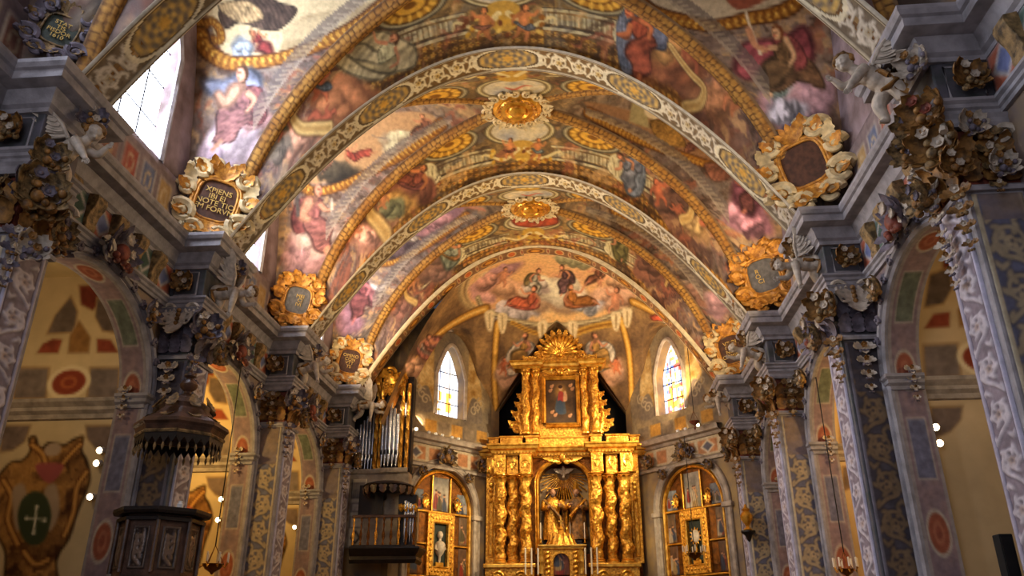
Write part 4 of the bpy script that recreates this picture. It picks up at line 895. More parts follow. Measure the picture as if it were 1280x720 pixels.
# ================================================================== apse: vault, oblique walls with windows and side altars
XB = -.7; AY, RX, RY = 23.95, 5.15, 4.6
_r = np.linspace(0, 1.3, 300); _g = np.concatenate([[0], np.cumsum(np.hypot(np.diff(_r)*4.9, np.diff(4.7*(1-_r**3.2))))])
def rho(x, y): return (np.abs((x-XB)/RX)**2.6+np.abs((y-AY)/RY)**2.6)**(1/2.6)
OB = []   # oblique walls: origin (left end), direction, room normal
for sg in (-1, 1):
    a, b_ = np.array([XB+sg*5., 25.]), np.array([XB+sg*2.5, 28.]); a, b_ = (a, b_) if sg < 0 else (b_, a)
    L_ = np.linalg.norm(b_-a); d = (b_-a)/L_; OB.append((sg, a, d, L_, math.atan2(d[1], d[0])))
def Az(x, y):
    z = ZS+4.7*(1-np.minimum(rho(x, y), 1.25)**3.2)
    for sg, a, d, L_, an in OB:
        w = (x-a[0])*d[0]+(y-a[1])*d[1]-L_*.5; dist = -((x-a[0])*-d[1]+(y-a[1])*d[0])
        l = ZS-.2+3.1*(1-np.clip(np.abs(w)/1.75, 0, 1)**2.3)+.12*dist; z = np.where(np.abs(w) < 1.75, np.maximum(z, l), z)
    w = np.abs(x-XB+.05); l = 7.25+3.2*(1-(np.minimum(w, 2.5)/2.5)**1.25)+.1*(28.3-y); return np.where((w < 2.5) & (y > 25.5), np.maximum(z, l), z)
AC = Cv(-7.8, 7.8, -.2, 7.8, 46, (126, 98, 62))
AC.all(lambda U, V, a: mixc((84, 62, 44), (170, 132, 82), np.clip(fbm(U*1.6, V*1.6, 71, 5)*1.6-.3, 0, 1)))
def to_ac(x, y): r = rho(x, y); g = np.interp(r, _r, _g)/np.maximum(r, 1e-6); return (x-XB)/RX*g, (y-AY)/RY*g
class Apse(Bay):
    def __init__(s): s.c = {'A': AC}
    def m(s, cell, pts):
        P = np.asarray(pts, float); Q = unproject(P[:, 0], P[:, 1], lambda x, y: np.where((y > AY-.2), ZS+4.7*(1-np.minimum(rho(x, y), 1.2)**3.2), 99), 21.)
        return np.stack(to_ac(Q[:, 0], Q[:, 1]), 1)
b = Apse(); A = 'A'
ov = [(585, 368), (592, 345), (620, 328), (660, 318), (690, 315), (730, 318), (765, 330), (790, 348), (796, 366), (780, 384), (740, 396), (690, 402), (640, 396), (600, 384)]
ctr = np.array([690, 360.])
for f, c in ((1.12, (150, 126, 88)), (1.08, (206, 176, 120)), (1.05, (120, 92, 60)), (1.03, (186, 160, 116)), (1., (228, 178, 112))): b.area(A, [tuple(ctr+(np.array(p)-ctr)*np.array([f, f*1.04])) for p in ov], c)
def sky(U, V, d): return mixc(mixc((226, 182, 116), (214, 160, 116), np.clip(fbm(U*.9, V*.9, 5)*1.6-.3, 0, 1)), (206, 190, 170), np.clip(fbm(U*1.3+9, V*1.3, 8)*2-.95, 0, .8))
AC.poly(b.m(A, ov), sky, .05)
b.cloud(A, poly_e(604, 366, 18, 14), (214, 160, 150), .85, 1.1); b.cloud(A, poly_e(648, 386, 28, 9), (190, 176, 176)); b.cloud(A, poly_e(628, 340, 26, 8, rot=-.3), (150, 110, 112), .8); b.cloud(A, poly_e(715, 326, 22, 5, rot=.15), (146, 140, 104), .8)
b.cloud(A, poly_e(690, 372, 60, 15, 13), (206, 166, 130), .75, 1.12); b.cloud(A, poly_e(640, 362, 30, 10), (196, 146, 112), .75); b.cloud(A, poly_e(696, 362, 40, 14), (226, 204, 176), .78, 1.12); b.cloud(A, poly_e(612, 352, 22, 8, rot=-.5), (190, 136, 120)); b.cloud(A, poly_e(770, 352, 22, 8, rot=.5), (206, 150, 110)); b.cloud(A, poly_e(640, 392, 30, 8), (176, 164, 164)); b.cloud(A, poly_e(670, 360, 16, 9), (206, 180, 168)); b.cloud(A, poly_e(762, 372, 24, 12), (206, 150, 120)); b.cloud(A, poly_e(735, 384, 20, 7), (176, 176, 184))
b.fig(A, 668, 354, 34, .3, 1, (222, 214, 190), (120, 104, 60), 'sit'); b.fig(A, 706, 350, 34, -.2, -1, (110, 72, 80), (90, 60, 66), 'sit'); b.fig(A, 658, 378, 44, .25, -1, (204, 92, 58), (190, 84, 66), 'recline'); b.fig(A, 722, 376, 44, -.2, 1, (186, 110, 40), (176, 96, 50), 'recline')
b.fig(A, 630, 346, 24, .2, 1, (190, 110, 80), None, 'putto'); b.fig(A, 745, 346, 30, -.3, -1, (160, 92, 64), (130, 84, 60), 'recline'); b.fig(A, 768, 376, 34, .2, -1, (190, 120, 90), None, 'putto'); b.fig(A, 750, 352, 12, 0, 1, (190, 110, 80), None, 'putto')
for q in ([(597, 372), (606, 386), (640, 400), (690, 406), (745, 400), (780, 388)],): b.line(A, q, 7, (150, 132, 100)); b.line(A, q, 2, (206, 188, 144)); b.line(A, [(p[0], p[1]+3) for p in q], 1, (84, 66, 46))
for q in ([(622, 404), (619, 440), (618, 480), (622, 540)], [(776, 400), (786, 440), (789, 480), (790, 540)]): b.line(A, q, 9, (90, 58, 24)); b.line(A, q, 6.5, (190, 134, 46)); b.line(A, q, 3, (226, 178, 84))
for q in ([(606, 386), (570, 402), (530, 436), (500, 480)], [(792, 378), (820, 392), (852, 416), (884, 452)]): b.line(A, q, 8, (90, 58, 24)); b.line(A, q, 6, (190, 136, 52)); b.line(A, q, 2, (226, 186, 104))
for q in ([(640, 404), (660, 412), (680, 420)], [(712, 420), (735, 412), (765, 404)]): b.line(A, q, 6, (196, 150, 60)); b.line(A, q, 2, (130, 84, 30))
for x, y in ((612, 396), (628, 398), (784, 392), (770, 396), (678, 408), (716, 408)):
    b.area(A, [(x-6, y-5), (x+6, y-5), (x+3, y+16), (x-3, y+16)], (222, 200, 156)); b.line(A, [(x, y-3), (x, y+14)], 1.2, (140, 112, 70))
for cx, fl, s2 in ((652, -1, 1), (748, 1, -1)):
    b.cloud(A, poly_e(cx-s2*18, 464, 15, 20), (206, 160, 130), .7, 1.15); b.cloth(A, [(cx-22, 452), (cx-8, 430), (cx+14, 428), (cx+22, 446), (cx+10, 462), (cx-16, 470)], (216, 202, 182), .7)
    b.fig(A, cx, 440, 44, .25*s2, -s2, (190, 140, 60), (206, 196, 180), 'sit'); b.fig(A, cx-s2*22, 458, 20, 0, s2, (180, 90, 60), None, 'putto', (210, 124, 86))
b.cloth(A, [(520, 436), (540, 420), (556, 424), (552, 440), (530, 452)], (190, 110, 96), .4); b.cloth(A, [(546, 430), (562, 424), (566, 444), (550, 450)], (196, 186, 180), .4); b.fig(A, 536, 436, 34, .3, 1, (200, 120, 100), (206, 190, 180), 'recline'); b.cloud(A, poly_e(520, 460, 14, 12), (206, 150, 120))
b.cloth(A, [(812, 396), (826, 394), (836, 404), (824, 408)], (206, 76, 48), .4); b.fig(A, 836, 412, 34, -.4, -1, (206, 190, 160), (206, 84, 54), 'sit'); b.cloud(A, poly_e(858, 440, 18, 20, rot=-.5), (210, 156, 124)); b.fig(A, 852, 432, 26, -.5, 1, (190, 120, 90), None, 'putto', (214, 150, 118))
fi = np.linspace(-.02, PI+.02, 330); rr = np.concatenate([np.linspace(.001, .75, 110), np.linspace(.755, 1.06, 130)])
cth, sth = np.cos(fi), np.sin(fi); nrm_ = (np.abs(cth)**2.6+np.abs(sth)**2.6)**(1/2.6)
X = XB+RX*rr[:, None]*(cth/nrm_)[None]; Y = AY+RY*rr[:, None]*(sth/nrm_)[None]
ca, cb = to_ac(X, Y); S(grid('ceiling', np.stack([X, Y, Az(X, Y)], -1), AC.get(ca, cb), 'fresco'))
# ---- oblique walls
def quadcol(cv, x0, y0, x1, y1, col, fn=True):
    cv.poly([(x0, y0), (x1, y0), (x1, y1), (x0, y1)], (lambda U, V, d, c=np.asarray(col, float): mixc(c*.75, np.minimum(c*1.2, 255), fbm(U*7, V*7, 3))) if fn else col, sm=False)
def scene_panel(w, h, seed, base, warm=True):
    """a small old-master picture: dark ground, robed saints, a lit sky"""
    r = random.Random(seed); cv = Cv(0, w, 0, h, 90, base); c = np.asarray(base, float)
    cv.all(lambda U, V, a: mixc(c*.5, np.minimum(c*1.25, 255), np.clip(fbm(U*3/w, V*3/h, seed)*1.3-.1, 0, 1)))
    for i in range(r.randint(3, 5)):
        x, y, H = w*r.uniform(.2, .8), h*r.uniform(.25, .45), h*r.uniform(.4, .6); col = r.choice([(140, 46, 30), (60, 66, 84), (160, 128, 80), (84, 72, 48), (176, 156, 130)])
        cv.poly([(x-.16*H, y-.45*H), (x+.18*H, y-.45*H), (x+.12*H, y+.1*H), (x+.06*H, y+.28*H), (x-.06*H, y+.28*H), (x-.13*H, y+.05*H)], lambda U, V, d, col=col: mixc(np.asarray(col)*.5, np.asarray(col)*1.2, np.clip(.5+.5*np.sin(U*60/w+V*9), 0, 1)))
        cv.stroke([(x+.06*H, y+.2*H), (x+.2*H, y+.02*H)], .05*H, (190, 136, 100)); cv.ell((x, y+.38*H), .085*H, .1*H, (196, 142, 104)); cv.ell((x-.02*H, y+.44*H), .08*H, .05*H, (60, 36, 22))
    return cv
APSE = {}
for sg, a, d, L_, an in OB:
    nm = 'left' if sg < 0 else 'right'; mid = L_/2; am = mid+(-.2 if sg < 0 else .5); hwA, ziA, riA = 1.34, 3.8, 1.4; hwW = .64
    root = S(bpy.data.objects.new('wall_apse_'+nm, None)); link(root); root.location = (a[0], a[1], 0); root.rotation_euler = (0, 0, an); APSE[sg] = root
    win = arch_pts(mid, hwW, 6.95, 8.35, 1.15, 14, 'pt')
    mb = MB(); mb.plate([(-.3, 0, FLOOR), (L_+.4, 0, FLOOR), (L_+.4, 0, 10.7), (-.3, 0, 10.7)], [[(x, 0, z) for x, z in arch_pts(am, hwA, FLOOR+.02, ziA, riA, 22)], [(x, 0, z) for x, z in win]], (0, .55, 0))
    S(mb.obj('wall', 'wall_apse', root, smooth=False))
    cv = Cv(0, L_, 6.15, 10.6, 50, (140, 118, 84)); cv.all(lambda U, V, q: mixc((96, 84, 74), (170, 146, 104), np.clip(fbm(U*1.5, V*1.5, 90+sg, 5)*1.5-.25, 0, 1)))
    for q in (-1, 1):
        cv.poly([(mid+q*.75, 7.2), (mid+q*1.3, 7.2), (mid+q*1.45, 8.), (mid+q*1.2, 9.0), (mid+q*.85, 9.6), (mid+q*.8, 8.4)], lambda U, V, d2: mixc((150, 110, 50), (214, 186, 130), np.clip(fbm(U*4, V*4, 4)*1.6-.3, 0, 1)), .03)
        cv.poly([(mid+q*.8, 7.), (mid+q*1.5, 7.), (mid+q*1.4, 7.6), (mid+q*1., 7.8)], (112, 98, 84), .03)
        for j in range(3): t = np.linspace(0, 1, 20); cv.stroke(np.stack([mid+q*(1.1+.16*j)+.2*(1-.8*t)*np.cos(t*8+j), 7.35+.18*j+.2*(1-.8*t)*np.sin(t*8+j)], 1), .05, (166, 148, 118))
    for j in range(6): quadcol(cv, .3+j*.58, 6.3, .8+j*.58, 6.7, (176, 128, 56) if j % 2 else (128, 110, 88))
    # painted skin with the window left open
    u = np.linspace(0, L_, 150); v = np.linspace(6.15, 10.6, 170); U, V = np.meshgrid(u, v, indexing='ij'); wz = np.interp(U, [p[0] for p in win[1:-1]], [p[1] for p in win[1:-1]])
    full = grid('painted_wall', np.stack([U, np.full_like(U, -.012), V], -1), cv.get(U, V), 'fresco', root); S(full)
    bm = bmesh.new(); bm.from_mesh(full.data); bmesh.ops.delete(bm, geom=[f for f in bm.faces if abs(f.calc_center_median().x-mid) < hwW and 6.95 < f.calc_center_median().z < 8.35+1.15*(1-abs((f.calc_center_median().x-mid)/hwW)**1.8)], context='FACES'); bm.to_mesh(full.data); bm.free()
    # stained glass
    n, m_ = 40, 90; U, T_ = np.meshgrid(np.linspace(-1, 1, n), np.linspace(0, 1, m_), indexing='ij'); Zt = 6.95+T_*(1.4+1.15*(1-np.abs(U)**1.8)); G = np.ones(U.shape+(3,))*np.array((236, 240, 250.))
    cell = vnoise(np.floor(U*6)+50, np.floor(Zt*7)+9, 5+sg); pal = np.array([(240, 236, 230), (214, 226, 250), (240, 190, 90), (200, 70, 50), (70, 100, 190), (230, 130, 60), (130, 170, 220)]); ci = (cell*6.99).astype(int)
    f = .2 if sg < 0 else .85; mask = (np.abs(U) < .8); G = np.where(mask[..., None], G*(1-f)+pal[ci]*f, G*(1-.5*f)+np.array((90, 120, 210.))*.5*f)
    fg = ((np.abs(np.abs(U)-.36) < .2) & (Zt < 7.9) & (Zt > 7.2)); G = np.where((fg & (cell > .3))[..., None], (236, 170, 70), G)
    gl = S(grid('window_%d' % (5 if sg < 0 else 6), np.stack([mid+U*hwW, np.full_like(U, .36), Zt], -1), G, 'stained', root))
    pr = [(-.03, 0), (-.03, .05), (.04, .08), (.1, .05), (.12, 0)]
    wp = [(x, 0, z) for x, z in win]; S(MB().sweep(pr, wp, (0, -1, 0)).obj('window_frame', 'stone_warm', root, sharp=25))
    g = MB()
    for zz in (7.5, 8.05, 8.6): g.tube([(mid-hwW, .33, zz), (mid+hwW, .33, zz)], .016, 6)
    for xx in (-.22, .22): g.tube([(mid+xx, .33, 6.95), (mid+xx, .33, 9.2)], .012, 6)
    S(g.obj('glazing_bar', 'iron', root))
    # cornice, lozenge frieze, chapel arch
    S(MB().sweep([(0, 0), (.06, .02), (.1, .1), (.22, .14), (.24, .24), (.28, .3), (0, .32)], [(L_+.1, 0, 5.85), (-.1, 0, 5.85)]).obj('trim', 'stone_warm', root, sharp=25))
    S(MB().sweep([(0, 0), (.08, .02), (.08, .1), (.12, .14), (0, .16)], [(L_+.1, 0, 5.1), (-.1, 0, 5.1)]).obj('trim', 'stone_warm', root, sharp=25))
    cv = Cv(0, L_, 0, .58, 60, (196, 178, 146))
    for x0, x1 in ((.15, .95), (1.1, 1.55), (2.35, 2.8), (2.95, 3.75)): quadcol(cv, x0, .08, x1, .5, (186, 128, 84))
    for x0 in (.55, 3.35): cv.poly([(x0-.3, .29), (x0, .06), (x0+.3, .29), (x0, .52)], (206, 190, 160), sm=False); cv.poly([(x0-.2, .29), (x0, .14), (x0+.2, .29), (x0, .44)], (96, 92, 100), sm=False)
    S(panel('trim', cv, (0, -.015, 5.26), (1, 0, 0), (0, 0, 1), (0, -1, 0), parent=root, step=.03))
    ap = [(x, 0, z) for x, z in arch_pts(am, hwA+.02, FLOOR, ziA, riA, 30)]
    S(MB().sweep([(0, 0), (0, .06), (.05, .1), (.1, .06), (.2, .06), (.24, .1), (.27, .06), (.27, 0)], ap, (0, -1, 0)).obj('trim', 'stone_warm', root, sharp=25))
    for q in (-1, 1): S(MB().box((am+q*(hwA+.15)-.2, -.14, ziA-.18), (am+q*(hwA+.15)+.2, .02, ziA-.02)).obj('trim', 'stone_warm', root, bevel=.03))
    # return wall between the nave and the oblique wall
    e0 = (XA+sg*6.5, 24.85); e1 = tuple(a) if sg < 0 else tuple(a+d*L_)
    S(MB().prism([(e0[0], e0[1], FLOOR), (e1[0], e1[1]+.02, FLOOR), (e1[0], e1[1]+.02, 12.), (e0[0], e0[1], 12.)], (0, .2, 0)).obj('wall_apse_'+nm, 'wall_apse', smooth=False))
    # gilded side altar inside the arch
    t = thing('side_altarpiece', 'gilded arched altarpiece of painted panels in the %s apse chapel%s' % (nm, ', partly behind the organ balcony' if sg < 0 else ' under the coloured stained window'), 'altarpiece')
    t.location = (a[0]+d[0]*am-d[1]*.0, a[1]+d[1]*am+d[0]*.0, FLOOR); t.rotation_euler = (0, 0, an); zo = -FLOOR; h0 = 1.6; w_ = hwA-.015
    mk = lambda o: o
    ap2 = arch_pts(0, w_, h0-1.6, ziA+zo, riA-.06, 24)
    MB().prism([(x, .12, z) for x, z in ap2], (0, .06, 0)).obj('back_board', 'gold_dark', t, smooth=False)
    MB().sweep([(0, 0), (-.02, .06), (-.05, .1), (-.09, .06), (-.12, .08), (-.14, 0)], [(x, .1, z) for x, z in ap2], (0, -1, 0)).obj('arch_frame', 'gold_smooth', t, sharp=30)
    zt = ziA+zo-.05
    for (x, z0, x1, z1) in ((-w_+.1, zt-.03, w_-.1, zt+.03), (-.42, zt, -.36, zt+1.15), (.36, zt, .42, zt+1.15), (-w_+.1, zt-2., w_-.1, zt-1.94), (-w_+.1, zt-1.02, -.56, zt-.97), (.56, zt-1.02, w_-.1, zt-.97)):
        MB().box((x, .04, z0), (x1, .13, z1)).obj('gilt_bar', 'gold_smooth', t, smooth=False, bevel=.012)
    pn = [(-.34, zt+.05, .68, 1.08, 5, (150, 140, 124)), (-w_+.16, zt+.05, .44, .62, 6, (120, 124, 130)), (w_-.6, zt+.05, .44, .62, 7, (120, 124, 130)), (-w_+.12, zt-.95, .36, .9, 8, (110, 84, 60)), (w_-.48, zt-.95, .36, .9, 9, (110, 84, 60)), (-w_+.12, zt-1.92, .36, .88, 10, (96, 66, 46)), (w_-.48, zt-1.92, .36, .88, 11, (96, 66, 46)), (-w_+.12, zt-2.75, .62, .72, 12, (100, 70, 50)), (-.3, zt-2.75, .6, .72, 13, (104, 80, 60)), (w_-.74, zt-2.75, .62, .72, 14, (100, 70, 50))]
    for x, z, w2, h2, sd, bc in pn: panel('painting', scene_panel(w2, h2, sd+(20 if sg > 0 else 0), bc), (x, .1, z), (1, 0, 0), (0, 0, 1), (0, -1, 0), 'paint', t, step=.02)
    mb = MB(); fo = [(-.56, 0, zt-1.93), (.56, 0, zt-1.93), (.56, 0, zt-.04), (-.56, 0, zt-.04)]; fi_ = [(-.29, 0, zt-1.65), (.29, 0, zt-1.65), (.29, 0, zt-.35), (-.29, 0, zt-.35)]
    mb.plate(fo, [fi_], (0, .12, 0)); fr = mb.obj('niche_frame', 'gold', t, smooth=False, bevel=.01)
    MB().sweep([(0, 0), (.03, .03), (.06, 0)], (fi_+[fi_[0]])[::-1], (0, -1, 0)).obj('inner_moulding', 'gold_smooth', fr)
    ns = MB(); 
    for j in range(11):
        for x in (-.43, .43): ns.blob((x, -.01, zt-1.85+j*.172), (.045, .025, .06), 8, 5)
    for j in range(6):
        for z in (zt-1.79, zt-.19): ns.blob((-.35+j*.14, -.01, z), (.05, .025, .045), 8, 5)
    ns.obj('carved_beading', 'gold_smooth', fr)
    MB().box((-.3, .115, zt-1.66), (.3, .12, zt-.34)).obj('niche_back', mat('niche_green', (22, 34, 24), .6) if 'niche_green' not in M else 'niche_green', t, smooth=False)
    for x in (-.68, .68):
        og = MB(); og.blob((0, 0, 0), (.09, .04, .12), 10, 6)
        for j in range(9): aa = j*PI*2/9; og.leaf((.05*math.cos(aa), -.02, .07*math.sin(aa)), (math.cos(aa), -.2, math.sin(aa)), (0, -1, 0), .15, .09, .8, 3)
        og.tube([(-.12, -.02, .2), (0, -.02, .28), (.12, -.02, .2)], .02, 6)
        o = og.obj('gilt_emblem', 'gold_smooth', t); o.location = (x, .06, zt+.27)
    r = thing('reliquary_bust', 'pale %s in the dark niche of the %s side altarpiece' % ('silver reliquary bust' if sg < 0 else 'golden reliquary monstrance', nm), 'reliquary'); r.rotation_euler = (0, 0, an)
    nx_, ny_ = -d[1], d[0]; r.location = (t.location.x+nx_*.06, t.location.y+ny_*.06, FLOOR+zt-1.648)
    MB().box((-.16, -.03, 0), (.16, .03, .12)).obj('plinth', 'gold_smooth', r, bevel=.01)
    if sg < 0:
        MB().lathe([(.03, .12), (.04, .18), (.05, .3), (.12, .38), (.17, .5), (.18, .66), (.13, .74), (.05, .78), (.045, .84), (.09, .9), (.1, .98), (.06, 1.06), (0, 1.08)], 16).obj('bust', 'stucco_white', r)
        ar = MB()
        for q in (-1, 1): ar.tube([(q*.15, 0, .66), (q*.21, -.03, .52), (q*.1, -.06, .46)], [.04, .035, .03], 8)
        ar.obj('arm', 'stucco_white', r)
    else:
        MB().lathe([(.1, .12), (.06, .2), (.03, .34), (.05, .42), (.03, .5), (.05, .58)], 14).obj('stem', 'gold_smooth', r)
        MB().blob((0, 0, .82), (.17, .05, .2), 14, 8).obj('casket', 'stucco_white', r)
        ry = MB()
        for j in range(12): aa = j*PI/6; ry.leaf((.13*math.cos(aa), 0, .82+.16*math.sin(aa)), (math.cos(aa), 0, math.sin(aa)), (0, -1, 0), .12, .07, .3, 2)
        ry.obj('ray_halo', 'gold_smooth', r)
# back wall behind the high altar with a dark recess
S(MB().plate([(XB-3.2, 28.3, FLOOR), (XB+3.2, 28.3, FLOOR), (XB+3.2, 28.3, 11.2), (XB-3.2, 28.3, 11.2)], [[(XB-.05+x, 28.3, z) for x, z in ((-2.45, 5.5), (-2.45, 7.3), (-1.6, 8.6), (-.8, 9.75), (0, 10.4), (.8, 9.75), (1.6, 8.6), (2.45, 7.3), (2.45, 5.5))]], (0, .3, 0)).obj('wall_back', 'wall_apse', smooth=False))
S(MB().box((XB-3.2, 29.0, 5), (XB+3.2, 29.1, 11.2)).obj('wall_back', 'black', smooth=False))  # black sheet painted in for the unlit depth of the recess
# ================================================================== the gilded high altar
RYF = 27.0
def gx(px, py=600): return float(at_y(px, py, RYF)[0])
def gz(py, px=702): return float(at_y(px, py, RYF)[2])
RC = gx(702, 620)
ret = thing('high_altar_retable', 'tall gilded baroque high altar with twisted columns at the end of the apse', 'altar', (RC, RYF, FLOOR))
HX = lambda px, py=600: gx(px, py)-RC
HZ = lambda py: gz(py)-FLOOR
zb, zc0, zc1, ze0, ze1 = HZ(704), HZ(703), HZ(590), HZ(566), HZ(553)
BK = .75     # depth of the back board behind the front of the cornice
na, nb = HX(672), HX(735); nc = (na+nb)/2; nh = (nb-na)/2
# back board with the arched niche cut through; darker gold paints the shade behind the columns
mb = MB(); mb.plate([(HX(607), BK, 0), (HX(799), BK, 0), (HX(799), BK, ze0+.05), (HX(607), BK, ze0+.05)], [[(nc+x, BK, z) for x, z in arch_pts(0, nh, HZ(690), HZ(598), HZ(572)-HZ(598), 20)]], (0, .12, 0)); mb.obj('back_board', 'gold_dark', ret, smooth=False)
# niche: shell, red silk, rays, dove
ni = MB(); ni.prism([(nc-nh-.05, BK+.6, HZ(692)), (nc+nh+.05, BK+.6, HZ(692)), (nc+nh+.05, BK+.6, HZ(568)), (nc-nh-.05, BK+.6, HZ(568))], (0, .05, 0)); niche = ni.obj('niche_back', mat('niche_dark', (112, 30, 16), .7), ret, smooth=False)
cvn = MB().sweep([(0, 0), (0, -.6)], [(nc+x, BK+.05, z) for x, z in arch_pts(0, nh, HZ(690), HZ(598), HZ(572)-HZ(598), 20)][::-1], (0, -1, 0)); cvn.obj('niche_reveal', 'gold_dark', niche)
MB().prism([(nc-.32, BK+.55, HZ(684)), (nc+.3, BK+.55, HZ(684)), (nc+.36, BK+.55, HZ(618)), (nc+.1, BK+.55, HZ(600)), (nc-.2, BK+.55, HZ(604)), (nc-.38, BK+.55, HZ(630))], (0, .03, 0)).obj('red_backcloth', 'red_silk', niche, smooth=False)
ra = MB(); cx, cz = nc, HZ(584)
for j in range(25):
    aa = PI*1.0+PI*j/24; L1 = .95 if j % 2 else 1.15; s = .22; w = .02
    p0 = Vector((cx+s*math.cos(aa), BK+.5, cz+s*math.sin(aa))); p1 = Vector((cx+L1*math.cos(aa)*.8, BK+.5, cz+L1*math.sin(aa)))
    ra.tube([p0, p1], [w*.5, w*1.2], 5)
ra.obj('ray_burst', 'gold', niche)
dv = MB(); dv.blob((cx, BK+.42, cz), (.07, .06, .13), 10, 6); dv.blob((cx, BK+.36, cz-.12), (.045, .045, .05), 8, 5)
for q in (-1, 1): dv.leaf((cx, BK+.42, cz+.03), (q, 0, .35), (0, -1, 0), .38, .17, .3, 3); 
dv.leaf((cx, BK+.42, cz+.08), (0, 0, 1), (0, -1, 0), .2, .13, .2, 3); dv.obj('dove', 'stucco_white', niche)
MB().sweep([(0, 0), (.02, .06), (.06, .09), (.1, .05), (.13, .07), (.16, 0)], [(nc+x, BK, z) for x, z in arch_pts(0, nh, HZ(690), HZ(598), HZ(572)-HZ(598), 26)], (0, -1, 0)).obj('niche_moulding', 'gold_smooth', ret, sharp=30)
kc = MB()
for q in (-1, 1):
    kc.volute((nc+q*.16, BK-.1, HZ(571)), (q, 0, 0), (0, 0, 1), .16, 1.5, .45); kc.leaf((nc+q*.1, BK-.1, HZ(570)), (q, 0, .1), (0, -1, 0), .6, .2, .4, 4)
kc.blob((nc, BK-.12, HZ(566)), (.13, .08, .17)); kc.leaf((nc, BK-.1, HZ(562)), (0, 0, 1), (0, -1, 0), .34, .25, .8, 4); kc.obj('keystone_ornament', 'gold_smooth', ret)
def solomonic(z0, z1, r0, turns, ph, seed):
    n, m_ = 44, 150; t = np.linspace(0, 1, m_); a = np.linspace(0, 2*PI, n+1); T_, A_ = np.meshgrid(t, a, indexing='ij'); w = 2*PI*turns*T_+ph
    env = np.clip(np.minimum(T_, 1-T_)*12, 0, 1); h = z1-z0
    lf = vnoise(A_/(2*PI)*9+seed*7, T_*h*6.5, seed); lf2 = vnoise(A_/(2*PI)*18, T_*h*13, seed+3)
    R = r0*(1+.07*env*np.cos(A_-w)+env*(.34*(lf-.4)+.24*(lf2-.5)))
    P = np.stack([R*np.cos(A_)+.13*r0*env*np.cos(w), R*np.sin(A_)+.13*r0*env*np.sin(w), z0+h*T_], -1)
    return P
def column(px, front, z0, z1, r0, turns, ph, seed, parent=ret, py=650):
    x = HX(px, py); y = front
    c = grid('twisted_column', solomonic(z0+.12, z1-.26, r0, turns, ph, seed), None, 'gold', parent); c.location = (x, y, 0)
    MB().lathe([(r0*1.35, 0), (r0*1.35, .04), (r0*1.15, .07), (r0*1.25, .1), (r0*1.0, .13)], 20, (0, 0, z0)).obj('column_base', 'gold_smooth', c, sharp=30)
    cp = MB().lathe([(r0*.85, -.28), (r0*1., -.26), (r0*.95, -.2), (r0*1.2, -.05), (r0*1.5, -.03), (r0*1.5, 0)], 20, (0, 0, z1))
    for j in range(8):
        aa = j*PI/4; cp.leaf((r0*.9*math.cos(aa), r0*.9*math.sin(aa), z1-.26), (math.cos(aa)*.2, math.sin(aa)*.2, 1), (math.cos(aa), math.sin(aa), 0), .24, r0*1.1, 1.8, 3)
    cp.obj('capital', 'gold_smooth', c); return c
for i, (px, fr) in enumerate(((624, .32), (639.5, .5), (656.7, .22), (746.4, .22), (765, .5), (783, .32))):
    column(px, fr, zc0, zc1, .17, 3.4, 1.3*i if i < 3 else PI-1.3*(5-i), i+1)
    x = HX(px, 575)
    o = MB().box((x-.2, fr-.2, zc1), (x+.2, BK+.05, ze0)).obj('frieze_block', 'gold', ret, smooth=False, bevel=.02)
    lf = MB(); lf.volute((x, fr-.21, (zc1+ze0)/2), (1, 0, 0), (0, 0, 1), .12, 1.4, .5); lf.leaf((x, fr-.2, ze0-.08), (0, 0, -1), (0, -1, 0), .4, .22, .5, 4); lf.obj('carved_leaf', 'gold_smooth', o)
for px, q in ((611.5, -1), (796.5, 1)):
    x = HX(px, 640); o = MB().box((x-.17, .5, zc0), (x+.17, BK+.05, ze0)).obj('outer_pilaster', 'gold', ret, smooth=False, bevel=.02)
    og = MB(); og.leaf((x, .48, ze0-.1), (0, 0, -1), (0, -1, 0), .55, .24, .9, 4)
    for j in range(4): og.blob((x, .46, ze0-.95-.17*j), (.08-.008*j, .06, .09), 8, 6)
    og.volute((x-.06, .46, ze0-.6), (1, 0, 0), (0, 0, 1), .12, 1.3, .5); og.obj('pendant', 'gold_smooth', o)
    MB().sweep([(0, 0), (.02, .02), (.05, 0)], [(x-.09, .5, zc0+.2), (x+.09, .5, zc0+.2), (x+.09, .5, ze0-1.5), (x-.09, .5, ze0-1.5), (x-.09, .5, zc0+.2)], (0, -1, 0)).obj('panel_moulding', 'gold_smooth', o)
# entablature stepping forward over the column groups, dentils below
cr = [(HX(600, 560), BK), (HX(600, 560), .42), (HX(616, 560), .42), (HX(616, 560), .0), (HX(666, 560), .0), (HX(666, 560), .5), (HX(738, 560), .5), (HX(738, 560), 0), (HX(790, 560), 0), (HX(790, 560), .42), (HX(806, 560), .42), (HX(806, 560), BK)]
MB().sweep([(-.1, 0), (.0, 0), (.02, .06), (.06, .08), (.08, .16), (.16, .2), (.18, .28), (.22, .32), (.22, .37), (-.1, .39)], [(x, y+.15, ze0-.02) for x, y in cr][::-1]).obj('main_cornice', 'gold_smooth', ret, sharp=30)
MB().prism([(x, y+.2, ze0+.1) for x, y in cr], (0, 0, .24)).obj('cornice_core', 'gold', ret, smooth=False)
MB().sweep([(0, 0), (.02, .05), (0, .1)], [(x, y+.13, ze0+.0) for x, y in cr][::-1]).obj('dentil_bed', 'gold', ret)
de = MB()
for x0, x1, y in ((616, 666, 0), (666, 738, .5), (738, 790, 0)):
    for x in np.arange(HX(x0, 560)+.06, HX(x1, 560)-.04, .11): de.box((x, y+.06, ze0+.03), (x+.06, y+.16, ze0+.1))
de.obj('dentil', 'gold_smooth', ret, smooth=False)
